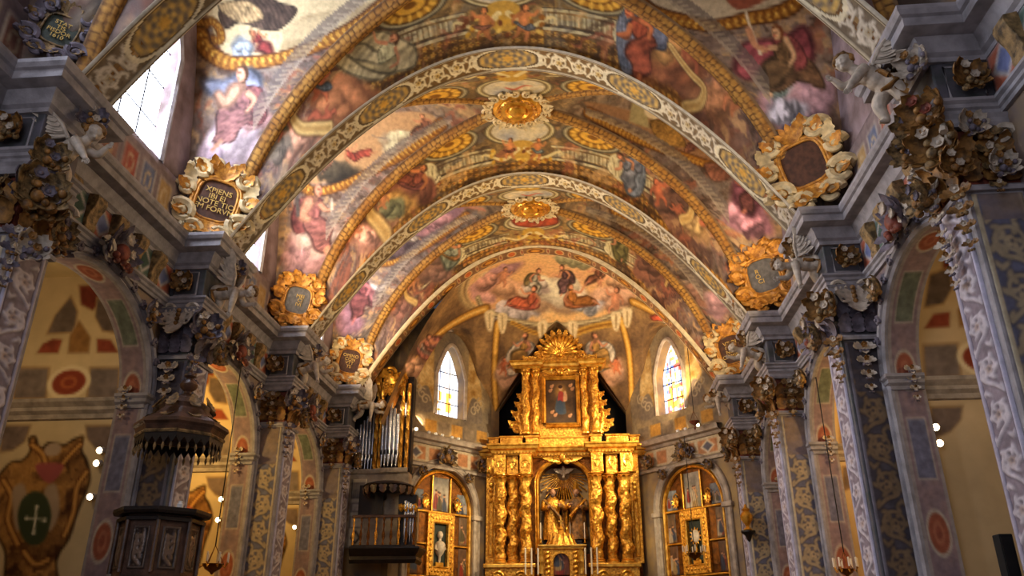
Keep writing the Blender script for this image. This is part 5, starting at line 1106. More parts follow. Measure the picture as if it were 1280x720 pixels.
# predella
for x0, x1, y in ((606, 668, .0), (738, 800, .0)):
    o = MB().box((HX(x0, 715), y+.02, 0), (HX(x1, 715), BK+.02, zb-.02)).obj('pedestal', 'gold', ret, smooth=False, bevel=.02)
    cap = MB().box((HX(x0, 715)-.06, y-.06, zb-.14), (HX(x1, 715)+.06, BK, zb)).obj('pedestal_cap', 'gold_smooth', o, smooth=False, bevel=.03)
    sr = MB(); cxm = (HX(x0, 715)+HX(x1, 715))/2
    for q in (-1, 1): sr.volute((cxm+q*.35, y-.01, zb-.42), (q, 0, 0), (0, 0, 1), .2, 1.6, .4); sr.leaf((cxm+q*.08, y, zb-.42), (q, 0, .2), (0, -1, 0), .5, .18, .5, 4)
    sr.obj('carved_scroll', 'gold_smooth', o)
# attic storey
za0, za1 = HZ(553), HZ(541)
for x0, x1, y in ((609, 622, .45), (624, 652, .3), (656, 672, .3), (672, 736, .5), (738, 752, .3), (758, 786, .3), (788, 800, .45)):
    o = MB().box((HX(x0, 547), y, za0), (HX(x1, 547), BK+.1, za1)).obj('attic_pedestal', 'gold', ret, smooth=False, bevel=.02)
    MB().box((HX(x0, 547)-.04, y-.04, za1-.07), (HX(x1, 547)+.04, BK+.1, za1)).obj('pedestal_cap', 'gold_smooth', o, smooth=False, bevel=.02)
    if x1-x0 > 20 and x1-x0 < 40: MB().box((HX(x0, 547)+.12, y-.03, za0+.06), (HX(x1, 547)-.12, y, za1-.12)).obj('raised_panel', 'gold_smooth', o, smooth=False, bevel=.02)
zu0, zu1 = HZ(541), HZ(457); ut = HZ(447)
MB().box((HX(651, 500), .55, zu0), (HX(749, 500), BK+.1, ut)).obj('upper_board', 'gold', ret, smooth=False)
for i, (px, fr) in enumerate(((656.7, .3), (668.5, .42), (731, .42), (744, .3))): column(px, fr, HZ(539), zu1, .115, 2.6, i*1.5, 11+i, py=500)
uc = [(HX(642, 450), .75), (HX(642, 450), .2), (HX(674, 450), .2), (HX(674, 450), .42), (HX(727, 450), .42), (HX(727, 450), .2), (HX(752, 450), .2), (HX(752, 450), .75)]
uc = [(x+.0, y) for x, y in uc]
MB().sweep([(-.05, 0), (0, 0), (.03, .06), (.1, .1), (.12, .18), (.16, .22), (.16, .26), (-.05, .28)], [(x, y, zu1) for x, y in uc][::-1]).obj('upper_cornice', 'gold_smooth', ret, sharp=30)
MB().prism([(x, y+.03, zu1+.03) for x, y in uc], (0, 0, .22)).obj('upper_cornice_core', 'gold', ret, smooth=False)
# picture of the Virgin-like seated mother with child
x0, x1, z0, z1 = HX(681.5, 500), HX(720, 500), HZ(524.5), HZ(470)
w, h = x1-x0, z1-z0; cv = Cv(0, w, 0, h, 110, (64, 44, 28)); cv.all(lambda U, V, a: mixc((34, 24, 18), (96, 68, 40), np.clip(fbm(U*4, V*4, 3)+.1, 0, 1)))
cv.ell((.5*w, .72*h), .26*w, .24*h, lambda X, Y, r: mixc((190, 140, 66), (96, 70, 42), np.clip(r, 0, 1)), soft=.12)
cv.poly([(.3*w, .3*h), (.36*w, .55*h), (.45*w, .7*h), (.6*w, .68*h), (.64*w, .4*h), (.66*w, .22*h), (.45*w, .2*h)], (70, 76, 84)); cv.poly([(.4*w, .5*h), (.44*w, .72*h), (.58*w, .7*h), (.58*w, .5*h)], (160, 60, 50)); cv.poly([(.35*w, .25*h), (.4*w, .5*h), (.55*w, .48*h), (.56*w, .22*h)], (58, 70, 86))
cv.ell((.5*w, .8*h), .06*w, .055*h, (206, 160, 116)); cv.ell((.49*w, .84*h), .07*w, .04*h, (60, 36, 22)); cv.ell((.64*w, .7*h), .045*w, .04*h, (206, 160, 116)); cv.poly([(.58*w, .5*h), (.7*w, .52*h), (.7*w, .66*h), (.6*w, .67*h)], (200, 150, 112))
for q in ((.2, .85), (.15, .75), (.82, .86), (.88, .78), (.2, .25), (.78, .16), (.3, .18)): cv.ell((q[0]*w, q[1]*h), .06*w, .04*h, (176, 124, 84), .5); cv.ell((q[0]*w+.05*w, q[1]*h+.03*h), .03*w, .025*h, (196, 144, 104))
panel('painting', cv, (x0, .47, z0), (1, 0, 0), (0, 0, 1), (0, -1, 0), 'paint', ret, step=.012)
fr_ = [(x0, .5, z0), (x1, .5, z0), (x1, .5, z1), (x0, .5, z1), (x0, .5, z0)]
MB().sweep([(0, 0), (.0, .08), (.06, .14), (.1, .08), (.13, .1), (.16, 0)], fr_[::-1], (0, -1, 0)).obj('picture_frame', 'gold_smooth', ret, sharp=30)
og = MB(); xm = (x0+x1)/2
for q in (-1, 1):
    og.volute((xm+q*.2, .38, z1+.28), (q, 0, 0), (0, 0, 1), .15, 1.5, .45); og.leaf((xm+q*.1, .4, z1+.2), (q, 0, .2), (0, -1, 0), .55, .2, .5, 4)
og.blob((xm, .36, z1+.3), (.13, .08, .16)); og.obj('crest_ornament', 'gold_smooth', ret)
# pierced side scrolls
for px, q in ((649, -1), (752, 1)):
    x = HX(px, 510); sc_ = MB()
    for (dx_, py, r) in ((.12, 530, .2), (.06, 516, .17), (0, 503, .14), (-.03, 491, .11)): sc_.volute((x+q*dx_, .45, HZ(py)), (q, 0, 0), (0, 0, 1), r*1.15, 1.6, .5, 1 if r > .15 else -1); sc_.leaf((x+q*dx_, .45, HZ(py)), (q*.7, 0, .6), (0, -1, 0), r*2.1, r*1.2, .7, 4)
    sc_.tube([(x-q*.08, .5, HZ(538)), (x+q*.05, .5, HZ(515)), (x-q*.1, .5, HZ(483))], [.12, .1, .05], 8); sc_.obj('side_scroll', 'gold', ret)
# shell crest
sh = MB(); sz = ut+.18; hub = (xm, .35, sz+.05)
for j in range(13):
    aa = PI*(.04+.92*j/12); e = .62+.05*math.sin(aa*1.)
    p = [Vector((hub[0]+r*math.cos(aa), .35-.16*math.sin(PI*r/e*.8), hub[2]+r*math.sin(aa)*1.05)) for r in np.linspace(.05, e, 8)]
    sh.tube(p, [.015, .03, .045, .055, .065, .07, .068, .04], 8)
MB().box((xm-.85, .36, ut-.06), (xm+.85, .8, sz+.1)).box((xm-.95, .3, ut-.06), (xm+.95, .8, ut+.03)).obj('crest_plinth', 'gold', ret, smooth=False, bevel=.02)
sh.blob(hub, (.14, .12, .12)); shell = sh.obj('shell_crest', 'gold_smooth', ret)
rim = MB(); rim.tube([(hub[0]+.72*math.cos(a), .42, hub[2]-.02+.78*math.sin(a)) for a in np.linspace(-.1, PI+.1, 30)], .07, 8)
for j in range(11):
    aa = PI*(.02+.96*j/10); rim.leaf((hub[0]+.68*math.cos(aa), .36, hub[2]+.74*math.sin(aa)), (math.cos(aa), -.1, math.sin(aa)), (0, -1, 0), .26, .2, 1., 3)
for q in (-1, 1):
    rim.volute((hub[0]+q*.72, .36, sz-.02), (q, 0, 0), (0, 0, 1), .2, 1.5, .45); rim.leaf((hub[0]+q*.8, .36, sz-.1), (q, 0, .1), (0, -1, 0), .5, .22, .6, 4); rim.leaf((hub[0]+q*1.2, .3, ut), (q*.5, 0, .8), (0, -1, 0), .26, .16, .8, 3)
rim.obj('crest_rim', 'gold', shell)
# tabernacle
tb = thing('tabernacle', 'small golden domed tabernacle with a painted door below the niche', 'tabernacle', (gx(702, 700), RYF-.25, FLOOR))
TX = lambda px: gx(px, 700)-gx(702, 700)
zt0 = HZ(686)
MB().plate([(TX(677), 0, 0), (TX(730), 0, 0), (TX(730), 0, zt0), (TX(677), 0, zt0)], [[(x, 0, z) for x, z in arch_pts(0, .26, .9, HZ(704), .28, 12)]], (0, .8, 0)).obj('body', 'gold', tb, smooth=False, bevel=.01)
MB().sweep([(0, 0), (.05, .03), (.06, .1), (.1, .12), (.1, .16), (-.1, .18)], [(TX(677), .8, zt0-.06), (TX(677), 0, zt0-.06), (TX(730), 0, zt0-.06), (TX(730), .8, zt0-.06)][::-1]).obj('cornice', 'gold_smooth', tb, sharp=30)
dm = MB().lathe([(.52, 0), (.5, .05), (.46, .12), (.4, .2), (.3, .3), (.2, .38), (.12, .44), (.08, .5), (.1, .55), (.06, .6), (.03, .66), (0, .68)], 24, (0, .4, zt0+.08)); d_ = dm.obj('dome', 'gold_smooth', tb)
lo = MB()
for j in range(9): aa = PI+PI*j/8; lo.leaf((.5*math.cos(aa), .4+.5*math.sin(aa), zt0+.1), (-.5*math.cos(aa), -.5*math.sin(aa), .9), (math.cos(aa), math.sin(aa), 0), .42, .17, .7, 3)
lo.obj('leaf_rib', 'gold', d_)
MB().box((-.02, .38, zt0+.74), (.02, .42, zt0+1.0)).box((-.08, .38, zt0+.86), (.08, .42, zt0+.9)).obj('cross', 'gold_smooth', d_, smooth=False)
cv = scene_panel(.52, 1.2, 77, (110, 60, 40)); panel('painted_door', cv, (-.26, .12, HZ(720)), (1, 0, 0), (0, 0, 1), (0, -1, 0), 'paint', tb, step=.02)
for q in (-1, 1):
    o = grid('spiral_colonnette', solomonic(HZ(722), zt0-.1, .07, 5, 0, 31+q), None, 'gold_smooth', tb); o.location = (q*.44, -.06, 0)
    MB().leaf((q*.62, -.02, HZ(704)), (0, 0, 1), (0, -1, 0), .45, .22, .6, 4).leaf((q*.62, -.02, HZ(718)), (0, 0, 1), (0, -1, 0), .4, .22, .6, 4).obj('carved_leaf', 'gold_smooth', tb)
# altar steps inside the niche for statues
pl = MB().box((nc-nh+.1, BK+.05, HZ(690)), (nc+nh-.1, BK+.55, HZ(676))).box((nc-nh+.25, BK+.1, HZ(676)), (nc+nh-.25, BK+.5, HZ(670.5))); pl.obj('statue_plinth', 'wood_dark', ret, smooth=False, bevel=.03)
# ---- robed saints
def saint(name, label, x, H, robe, mantle, mitre, flip):
    t = thing(name, label, 'statue', (RC+x, RYF+BK+.3, FLOOR+HZ(670.5))); n, m_ = 40, 60; T_, A_ = np.meshgrid(np.linspace(0, 1, m_), np.linspace(0, 2*PI, n+1), indexing='ij')
    rx = np.interp(T_, [0, .1, .35, .6, .78, .9, .97, 1], [.21, .2, .16, .15, .185, .14, .06, .055])*H; ry = np.interp(T_, [0, .1, .35, .6, .78, .9, .97, 1], [.16, .15, .13, .12, .12, .1, .055, .05])*H
    fd = 1+.07*np.sin(A_*9+3*np.sin(T_*4)+flip*T_*5)*np.clip(1.1-T_, 0, 1)+.03*np.sin(A_*17)*np.clip(.8-T_, 0, 1); lean = flip*.03*H*np.sin(T_*PI)
    body = grid('robed_body', np.stack([rx*fd*np.cos(A_)+lean, ry*fd*np.sin(A_), T_*H*.84], -1), None, robe, t)
    hd = MB(); hz = H*.91; hd.blob((0, -.01, hz), (.055*H, .062*H, .08*H), 16, 10); hd.blob((0, -.066*H, hz-.005*H), (.012*H, .02*H, .018*H), 8, 5); hd.tube([(0, 0, H*.82), (0, -.005, hz-.04*H)], .034*H, 10)
    for q in (-1, 1): hd.blob((q*.056*H, .0, hz), (.01*H, .018*H, .022*H), 6, 4); hd.blob((q*.02*H, -.055*H, hz+.012*H), (.012*H, .01*H, .008*H), 6, 4)
    hd.obj('head', mat('carved_flesh', (190, 140, 104), .5) if 'carved_flesh' not in M else 'carved_flesh', t)
    hr = MB(); hr.blob((0, .015*H, hz+.02*H), (.064*H, .066*H, .075*H), 12, 8); hr.blob((0, -.04*H, hz-.07*H), (.04*H, .035*H, .05*H), 8, 6); hr.obj('hair_and_beard', 'wood', t)
    am = MB(); arms = [((-flip*.16, 0, .74), (-flip*.24, -.05, .6), (-flip*.32, -.16, .64)), ((flip*.16, 0, .74), (flip*.2, -.1, .58), (flip*.1, -.18, .6))]
    for P in arms:
        P = [Vector(p)*H for p in P]; am.tube([P[0], P[0].lerp(P[1], .5), P[1], P[1].lerp(P[2], .5), P[2]], np.array([.062, .058, .055, .05, .045])*H, 10)
    am.obj('sleeves', robe, t)
    hn = MB()
    for P in arms:
        e = Vector(P[2])*H; dr = (Vector(P[2])-Vector(P[1])).normalized(); hn.blob(e+dr*.03*H, (.026*H, .02*H, .032*H), 8, 5)
        for j in range(4): o = e+dr*.045*H+Vector(((j-1.5)*.012*H, 0, 0)); hn.tube([o, o+dr*.03*H, o+dr*.05*H+Vector((0, -.006*H, -.008*H))], .006*H, 6)
        hn.tube([e+dr*.02*H+Vector((.024*H, 0, 0)), e+dr*.045*H+Vector((.034*H, -.01*H, .01*H))], .007*H, 6)
    hn.obj('hands', 'carved_flesh', t)
    mt = MB(); pth = [Vector(p)*H for p in ((flip*.17, -.02, .76), (flip*.02, -.145, .6), (-flip*.12, -.15, .42), (-flip*.19, -.1, .2), (-flip*.2, -.05, .04))]; mt.tube(pth, np.array([.05, .06, .07, .075, .06])*H, 10, .55)
    mt.tube([Vector(p)*H for p in ((-flip*.17, .04, .76), (-flip*.2, .08, .5), (-flip*.21, .06, .2))], np.array([.05, .07, .08])*H, 10, .5); mt.obj('mantle', mantle, t)
    if mitre:
        MB().lathe([(.06*H, 0), (.062*H, .05*H), (.058*H, .1*H), (.03*H, .16*H), (0, .2*H)], 4, (0, .005, hz+.035*H)).obj('mitre', 'gold_smooth', t)
        cs = MB(); cs.tube([(flip*.3*H, -.16*H, 0), (flip*.3*H, -.16*H, 1.02*H)], .012*H, 8); cs.volute((flip*.3*H, -.16*H, 1.08*H), (1, 0, 0), (0, 0, 1), .06*H, 1.3, .3); cs.obj('crozier', 'gold_smooth', t)
    else:
        MB().tube([(.16*H*math.cos(a), .03*H, hz+.13*H+.05*H*math.sin(a)) for a in np.linspace(PI, 2*PI, 16)], np.interp(np.linspace(0, 1, 16), [0, .5, 1], [.004, .02, .004])*H, 8).obj('crescent_halo', 'gold_smooth', t)
    return t
saint('saint_statue', 'robed saint statue with crescent halo standing left in the altar niche', nc-.38, 1.72, 'gold', 'stucco_gold', False, -1)
saint('bishop_statue', 'mitred bishop saint statue with crozier standing right in the altar niche', nc+.42, 1.72, 'stucco_gold', 'gold', True, 1)
# ---- candles
def candle_proto(name, lab, x, y, z, h, r, grp):
    t = thing(name, lab, 'candle', (x, y, z), group=grp)
    MB().lathe([(.05, 0), (.055, .015), (.02, .04), (.03, .07), (.018, .1), (.035, .13), (.035, .15)], 12).obj('candlestick', 'gold_smooth', t); MB().lathe([(r, .15), (r, .15+h), (r*.4, .16+h), (0, .16+h)], 10).obj('wax', 'candle', t)
    MB().tube([(0, 0, .15+h), (0, 0, .19+h)], .004, 5).obj('wick', 'iron', t); return t
g1 = 'tall altar candles either side of the tabernacle'; c0 = None
for side, pxs, zz in (('left', (658.5, 666, 674), 690), ('right', (732, 739.5, 746.5), 690)):
    for i, px in enumerate(pxs):
        lab = 'tall white altar candle %s of the tabernacle, %s' % (side, ('outermost of three', 'middle of three', 'nearest the tabernacle')[i if side == 'left' else 2-i])
        P = (gx(px, 705), RYF-.62, gz(726)); 
        if c0 is None: c0 = candle_proto('altar_candle', lab, *P, .78, .026, g1)
        else: q = copy_tree(c0); q.location = P; q['label'] = lab
st = MB().box((RC-2.0, RYF-.9, FLOOR), (RC+2.0, RYF-.3, gz(726))); o = st.obj('altar_table', 'gold_dark', smooth=False, bevel=.03); tag(o, 'long altar table in front of the gilded retable holding tall candles', 'altar table')
c1 = None
for i, (px, py) in enumerate(((674, 636), (682.3, 638), (692, 642), (712, 642), (721, 641), (730.6, 636))):
    lab = ['leftmost slim candle inside the altar niche', 'second slim candle from left inside the altar niche', 'slim candle just left of niche centre before the left saint', 'slim candle just right of niche centre by the bishop', 'second slim candle from right inside the altar niche', 'rightmost slim candle inside the altar niche'][i]
    P = (gx(px, 660), RYF+BK-.01 if i in (0, 5) else RYF+BK+.09, gz(670.5) if 0 < i < 5 else gz(676)); P = (P[0], P[1]+.07, P[2])
    if c1 is None: c1 = candle_proto('niche_candle', lab, *P, .52, .02, 'slim candles inside the niche')
    else: q = copy_tree(c1); q.location = P; q['label'] = lab
# ================================================================== stucco foliage, cherubs, cartouches
def remeshed(mb, voxel, smooth=4):
    me = raw_mesh('tmp', mb.v, mb.f); bm = bmesh.new(); bm.from_mesh(me); bmesh.ops.recalc_face_normals(bm, faces=bm.faces); bm.to_mesh(me); bm.free()
    o = bpy.data.objects.new('tmp', me); COL.objects.link(o); r = o.modifiers.new('r', 'REMESH'); r.mode = 'VOXEL'; r.voxel_size = voxel; r.use_smooth_shade = True
    s_ = o.modifiers.new('s', 'SMOOTH'); s_.iterations = smooth; s_.factor = .5
    dg = bpy.context.evaluated_depsgraph_get(); dg.update(); m2 = bpy.data.meshes.new_from_object(o.evaluated_get(dg)); bpy.data.objects.remove(o); bpy.data.meshes.remove(me)
    m2.polygons.foreach_set('use_smooth', np.ones(len(m2.polygons), bool)); return m2
def mesh_obj(name, me, m, parent):
    o = bpy.data.objects.new(name, me)
    if not me.materials: me.materials.append(M[m])
    return link(o, parent)
def flower(mb, c, r, n=6, nrm=(0, -1, 0)):
    nrm = Vector(nrm).normalized(); x = nrm.orthogonal().normalized(); y = nrm.cross(x)
    for j in range(n):
        a = 2*PI*j/n+.3; d = x*math.cos(a)+y*math.sin(a); mb.leaf(Vector(c)+d*r*.1, d+nrm*.4, nrm, r*.9, r*1.15, 1.2, 1, .05, .5, 8)
    mb.blob(Vector(c)+nrm*r*.2, r*.26, 8, 5)
# prototypes lie in the x-z plane and look to -y
PROTO = {}
def proto_parts(kind, seed):
    r = random.Random(seed); lf, fl, fr = MB(), MB(), MB()
    if kind == 'spray':
        for j in range(11):
            a = 2*PI*j/11+r.uniform(-.2, .2); L = r.uniform(.34, .54); lf.leaf((.06*math.cos(a), -.03, .06*math.sin(a)), (math.cos(a), -.45, math.sin(a)), (0, -1, 0), L, L*.72, r.uniform(.6, 1.6), 4, .4, .4, 14)
        for j in range(2): flower(fl, (r.uniform(-.2, .2), -.2-.04*j, r.uniform(-.18, .2)), .13)
        for j in range(7): fr.blob((r.uniform(-.24, .24), -.15-r.uniform(0, .08), r.uniform(-.3, .16)), r.uniform(.05, .085), 10, 6)
    elif kind == 'drop':
        for j in range(4):
            z = -.3*j; s = 1-.16*j
            for q in (-1, 1): lf.leaf((q*.04*s, -.03, z), (q*.9, -.3, -.5), (0, -1, 0), .3*s, .2*s, 1.2, 3)
            lf.leaf((0, -.05, z), (0, -.3, -1), (0, -1, 0), .32*s, .22*s, .9, 3)
            flower(fl, (0, -.13, z-.02), .1*s, 5, (0, -1, -.5))
            for q in range(3): fr.blob(((q-1)*.07*s, -.12, z-.17), .045*s, 8, 5)
    elif kind == 'acanthus':
        for q, x, L, w in ((0, 0, .75, .5), (-1, -.16, .5, .34), (1, .16, .5, .34)): lf.leaf((x*.5, -.02, .3), (q*.5, -.2, -1), (0, -1, 0), L, w, 1.3, 5, .45, .35, 20)
        for q in (-1, 1): fl.volute((q*.22, -.06, .32), (q, 0, 0), (0, 0, 1), .15, 1.5, .5, -1); fl.leaf((q*.1, -.03, .2), (q, -.2, -.1), (0, -1, 0), .36, .2, 1.5, 4)
        for j in range(4): fr.blob((0, -.1-.01*j, .3-.09*j), .05, 8, 5)
    elif kind == 'crest':    # mask-like pile over an arch
        for j in range(15):
            a = -.2+(PI+.4)*j/14; L = r.uniform(.35, .55); lf.leaf((.12*math.cos(a), -.03, .1*math.sin(a)), (math.cos(a), -.3, math.sin(a)), (0, -1, 0), L, L*.55, r.uniform(.5, 1.5), 4, .4, .4, 14)
        for q in (-1, 1):
            fl.volute((q*.3, -.1, -.05), (q, 0, 0), (0, 0, 1), .2, 1.6, .5); lf.leaf((q*.15, -.05, -.1), (q, -.2, -.5), (0, -1, 0), .5, .28, 1., 4)
        flower(fl, (0, -.22, .25), .16); flower(fl, (.2, -.2, .05), .12)
        fr.blob((0, -.16, 0), (.15, .13, .17), 12, 8)
        for j in range(6): fr.blob((r.uniform(-.25, .25), -.2, r.uniform(-.3, -.1)), r.uniform(.05, .08), 10, 6)
    return lf, fl, fr
SCHEMES = {'spray': ('stucco_gold', 'stucco_white', 'bracket_wood'), 'drop': ('bracket_wood', 'stucco_white', 'stucco_gold'), 'acanthus': ('stucco_white', 'stucco_white', 'stucco_gold'), 'crest': ('stucco_lilac', 'stucco_white', 'stucco_red')}
VAR = {}
def ornament(kind, loc, face, scale, label, scheme=None, group=None, roll=0.):
    key = (kind, scheme)
    if key not in VAR:
        if kind not in PROTO: PROTO[kind] = [mb for mb in proto_parts(kind, 11+len(PROTO))]
        t = thing(kind+'_ornament', label, 'ornament'); t.name = {'spray': 'foliage_spray', 'drop': 'foliage_pendant', 'acanthus': 'acanthus_bracket', 'crest': 'foliage_crest'}[kind]
        for nm, mb, m in zip(('leaves', 'flowers', 'fruit'), PROTO[kind], scheme or SCHEMES[kind]): mb.obj(nm, m, t)
        VAR[key] = t
    else: t = copy_tree(VAR[key])
    t['label'] = label; t['group'] = group or {'spray': 'stucco foliage sprays', 'drop': 'stucco foliage pendants', 'acanthus': 'stucco acanthus brackets', 'crest': 'foliage crests over the arches'}[kind]
    t.location = loc; t.rotation_euler = (0, roll, face); t.scale = (scale,)*3; return t
PN = {(-1, -1): 'nearest left pilaster', (-1, 0): 'left pilaster behind the pulpit', (-1, 1): 'third left pilaster', (-1, 2): 'left pilaster next to the organ', (1, -1): 'nearest right pilaster', (1, 0): 'second right pilaster', (1, 1): 'third right pilaster', (1, 2): 'farthest right pilaster'}
LIL = ('stucco_lilac', 'stucco_white', 'stucco_gold'); CRM = ('stucco_white', 'stucco_gold', 'stucco_lilac'); BRN = ('bracket_wood', 'stucco_lilac', 'stucco_gold')
LIL0 = LIL
for (sg, k), pn in PN.items():
    LIL = LIL0 if sg < 0 else ('stucco_gold', 'stucco_white', 'bracket_wood')  # right side: warm light put into the stucco colours
    f = XA+sg*5.8; side = -sg*PI/2 if sg > 0 else PI/2; cor = (-PI/4 if sg > 0 else PI/4); x2 = XA+sg*6.12; yn = PK(k)-.44
    nav = (-PI/2 if sg > 0 else PI/2)
    ornament('spray', (x2, yn, 6.22), 0, .62, 'stucco foliage spray on the entablature block of the %s' % pn, None)
    ornament('acanthus' if k == 0 else 'drop', (x2, PK(k)-.42, 5.35 if k == 0 else 5.5), 0, .95 if k == 0 else .8, 'stucco leaf pendant on the near face of the %s' % pn, None)
    if k == 0: ornament('drop', (x2, PK(k)-.43, 4.6), 0, .8, 'lower bell flower pendant on the near face of the %s' % pn, CRM)
    ornament('spray', (f-sg*.1, PK(k)-.3, 5.35), cor, .85, 'gilded foliage below the cherub on the %s' % pn, LIL)
    ornament('spray', (f-sg*.12, PK(k)+.2, 5.0), nav, .7, 'brown foliage bunch on the nave side of the %s capital' % pn, BRN)
    ornament('spray', (f-sg*.3, PK(k)+.12, 6.75), cor, .6, 'lilac foliage tuft tucked under the cornice of the %s' % pn, LIL)
    ornament('drop', (f-sg*.06, PK(k)-.38, 4.75), cor, .75, 'flower pendant running down the corner edge of the %s' % pn, LIL)
for sg in (-1, 1):
    LIL = LIL0 if sg < 0 else ('bracket_wood', 'stucco_white', 'stucco_gold')  # same warm light in the colours on the right
    for k in (0, 1, 2):
        nav = (-PI/2 if sg > 0 else PI/2); sd = 'left' if sg < 0 else 'right'; nm = ('first', 'second', 'third')[k]; X = WF(sg)
        ornament('crest', (X-sg*.12, YC(k), 5.86), nav, .95, 'foliage crest with red fruit at the crown of the %s %s chapel arch' % (nm, sd))
        ornament('spray', (X-sg*.1, YC(k)+1.35, 5.35), nav, .62, 'foliage spray on the far haunch of the %s %s chapel arch' % (nm, sd), LIL)
        ornament('spray', (X-sg*.1, YC(k)-1.35, 5.35), nav, .62, 'foliage spray on the near haunch of the %s %s chapel arch' % (nm, sd), LIL)
        ornament('drop', (X+sg*.3, YC(k)+ARW-.06, 4.12), 0, .55, 'stucco flower pendant at the far impost of the %s %s chapel arch' % (nm, sd), CRM)
# carved foliage over the apse side arches
for sg, a, d, L_, an in OB:
    am = L_/2+(-.2 if sg < 0 else .5); sd = 'left' if sg < 0 else 'right'
    for kind, x, z, sc2, nm, sch in (('crest', am, 5.5, .8, 'brown foliage crest over the crown of the %s apse arch', BRN), ('spray', am-1.0, 4.95, .5, 'foliage spray left of the %s apse arch crown', BRN), ('spray', am+1.0, 4.95, .5, 'foliage spray right of the %s apse arch crown', BRN), ('spray', am+(1.55 if sg < 0 else -1.6), 5.45, .7, 'large foliage boss between the %s apse arch and the high altar', BRN)):
        ornament(kind, (a[0]+d[0]*x+d[1]*.06, a[1]+d[1]*x-d[0]*.06, z), an, sc2, nm % sd, sch)
# the richest piles, close to the viewer
for i, (px, py, y, s, f, sch, lab) in enumerate(((20, 222, 8.15, .95, .5, BRN, 'big brown foliage mass at the far left edge under the winged cherub'), (52, 262, 8.3, .7, .4, LIL, 'lilac foliage bunch below the left cherub feet'), (38, 312, 8.3, .6, .3, CRM, 'cream leaf knot on the left edge garland'), (14, 160, 7.9, .7, .3, BRN, 'foliage clump beside the left edge cornice'),
        (1168, 48, 7.9, .62, -.1, CRM, 'pale acanthus cluster on the top right entablature'), (1180, 120, 8.0, .8, -.2, ('stucco_gold', 'stucco_red', 'stucco_gold'), 'orange gold leaf mass on the nearest right capital'), (1212, 160, 7.85, .5, 0, CRM, 'single cream blossom bunch on the nearest right capital'), (1150, 165, 8.1, .7, -.5, BRN, 'brown and cream leaves under the right winged cherub'), (1140, 195, 8.3, .6, -.6, BRN, 'brown leaf cluster above the nearest right pilaster edge'), (1190, 210, 7.95, .55, -.2, ('stucco_gold', 'stucco_white', 'stucco_gold'), 'golden garland knot at the top of the nearest right pilaster'), (1250, 210, 7.95, .5, 0, CRM, 'cream flower knot at the right edge of the nearest capital'))):
    P = at_x(px, py, XA-5.62) if px < 60 else at_x(px, py, XA+5.66) if px < 1190 else at_y(px, py, 8.36); P[1] = np.clip(P[1], 8.45, 9.12) if px < 1190 else P[1]; f = .9 if px < 60 else -.9 if px < 1190 else 0
    ornament('spray', tuple(P), f, s, lab, sch)
for i, (px, py, lab) in enumerate(((1168, 232, 'upper'), (1186, 300, 'middle'))):
    P = at_x(px, py, XA+5.72); ornament('drop', tuple(P), -1.2, .7-.1*i, '%s flower drop on the carved edge of the nearest right pilaster' % lab, CRM)
# ---- cherubs
BODY = MB()
def limb(mb, pts, rs, n=10):
    rs = [q*1.22 for q in rs]
    P = smooth_open([tuple(p) for p in pts], 5); mb.tube(P, list(np.interp(np.linspace(0, 1, len(P)), np.linspace(0, 1, len(rs)), rs)), n)
    for p, r in ((P[0], rs[0]), (P[-1], rs[-1])): mb.blob(p, r*.98, 10, 7)
V3 = lambda a, d, z: Vector((a, d, z))
hd = V3(.36, -.02, .28)
for p, r in ((V3(-.15, 0, -.12), (.17, .175, .165)), (V3(-.05, 0, -.03), (.165, .165, .155)), (V3(.06, 0, .05), (.145, .155, .135)), (V3(.16, 0, .1), (.11, .14, .09)), (V3(-.2, -.07, -.14), .135), (V3(-.2, .07, -.14), .135)): BODY.blob(p, r, 14, 9)
limb(BODY, [V3(.18, 0, .1), V3(.27, -.01, .18)], [.075, .06]); BODY.blob(hd, (.12, .115, .14), 16, 10)
fd = Vector((.62, -.62, -.1)).normalized(); fx = Vector((.7, .7, 0)).normalized(); fu = fx.cross(fd)
fu = fu if fu.z > 0 else -fu
def face(a, b, c): return hd+fx*a+fu*b+fd*c
for a in (-1, 1): BODY.blob(face(a*.05, -.03, .085), (.045,)*3, 10, 6); BODY.blob(face(a*.118, 0, .0), (.022, .022, .035), 8, 5); BODY.blob(face(a*.042, .042, .1), (.028, .028, .014), 8, 5)
BODY.blob(face(0, -.005, .125), .022, 8, 5); BODY.blob(face(0, .02, .115), .016, 8, 5); BODY.blob(face(0, -.055, .108), (.03, .03, .013), 8, 5); BODY.blob(face(0, -.095, .085), .035, 8, 5)
limb(BODY, [V3(.16, -.12, .08), V3(.3, -.17, -.1), V3(.42, -.2, -.26)], [.068, .058, .038]); limb(BODY, [V3(.17, .12, .08), V3(.34, .18, .02), V3(.48, .14, .1)], [.068, .055, .038])
limb(BODY, [V3(-.19, -.08, -.15), V3(-.24, -.14, -.36), V3(-.32, -.08, -.58)], [.112, .085, .05]); limb(BODY, [V3(-.18, .08, -.16), V3(-.04, .1, -.38), V3(-.1, .12, -.62)], [.112, .085, .05])
for a, d, z in ((-.32, -.08, -.6), (-.1, .12, -.64)): BODY.blob((a+.04, d-.03, z-.02), (.085, .045, .035), 10, 6)
hands = []
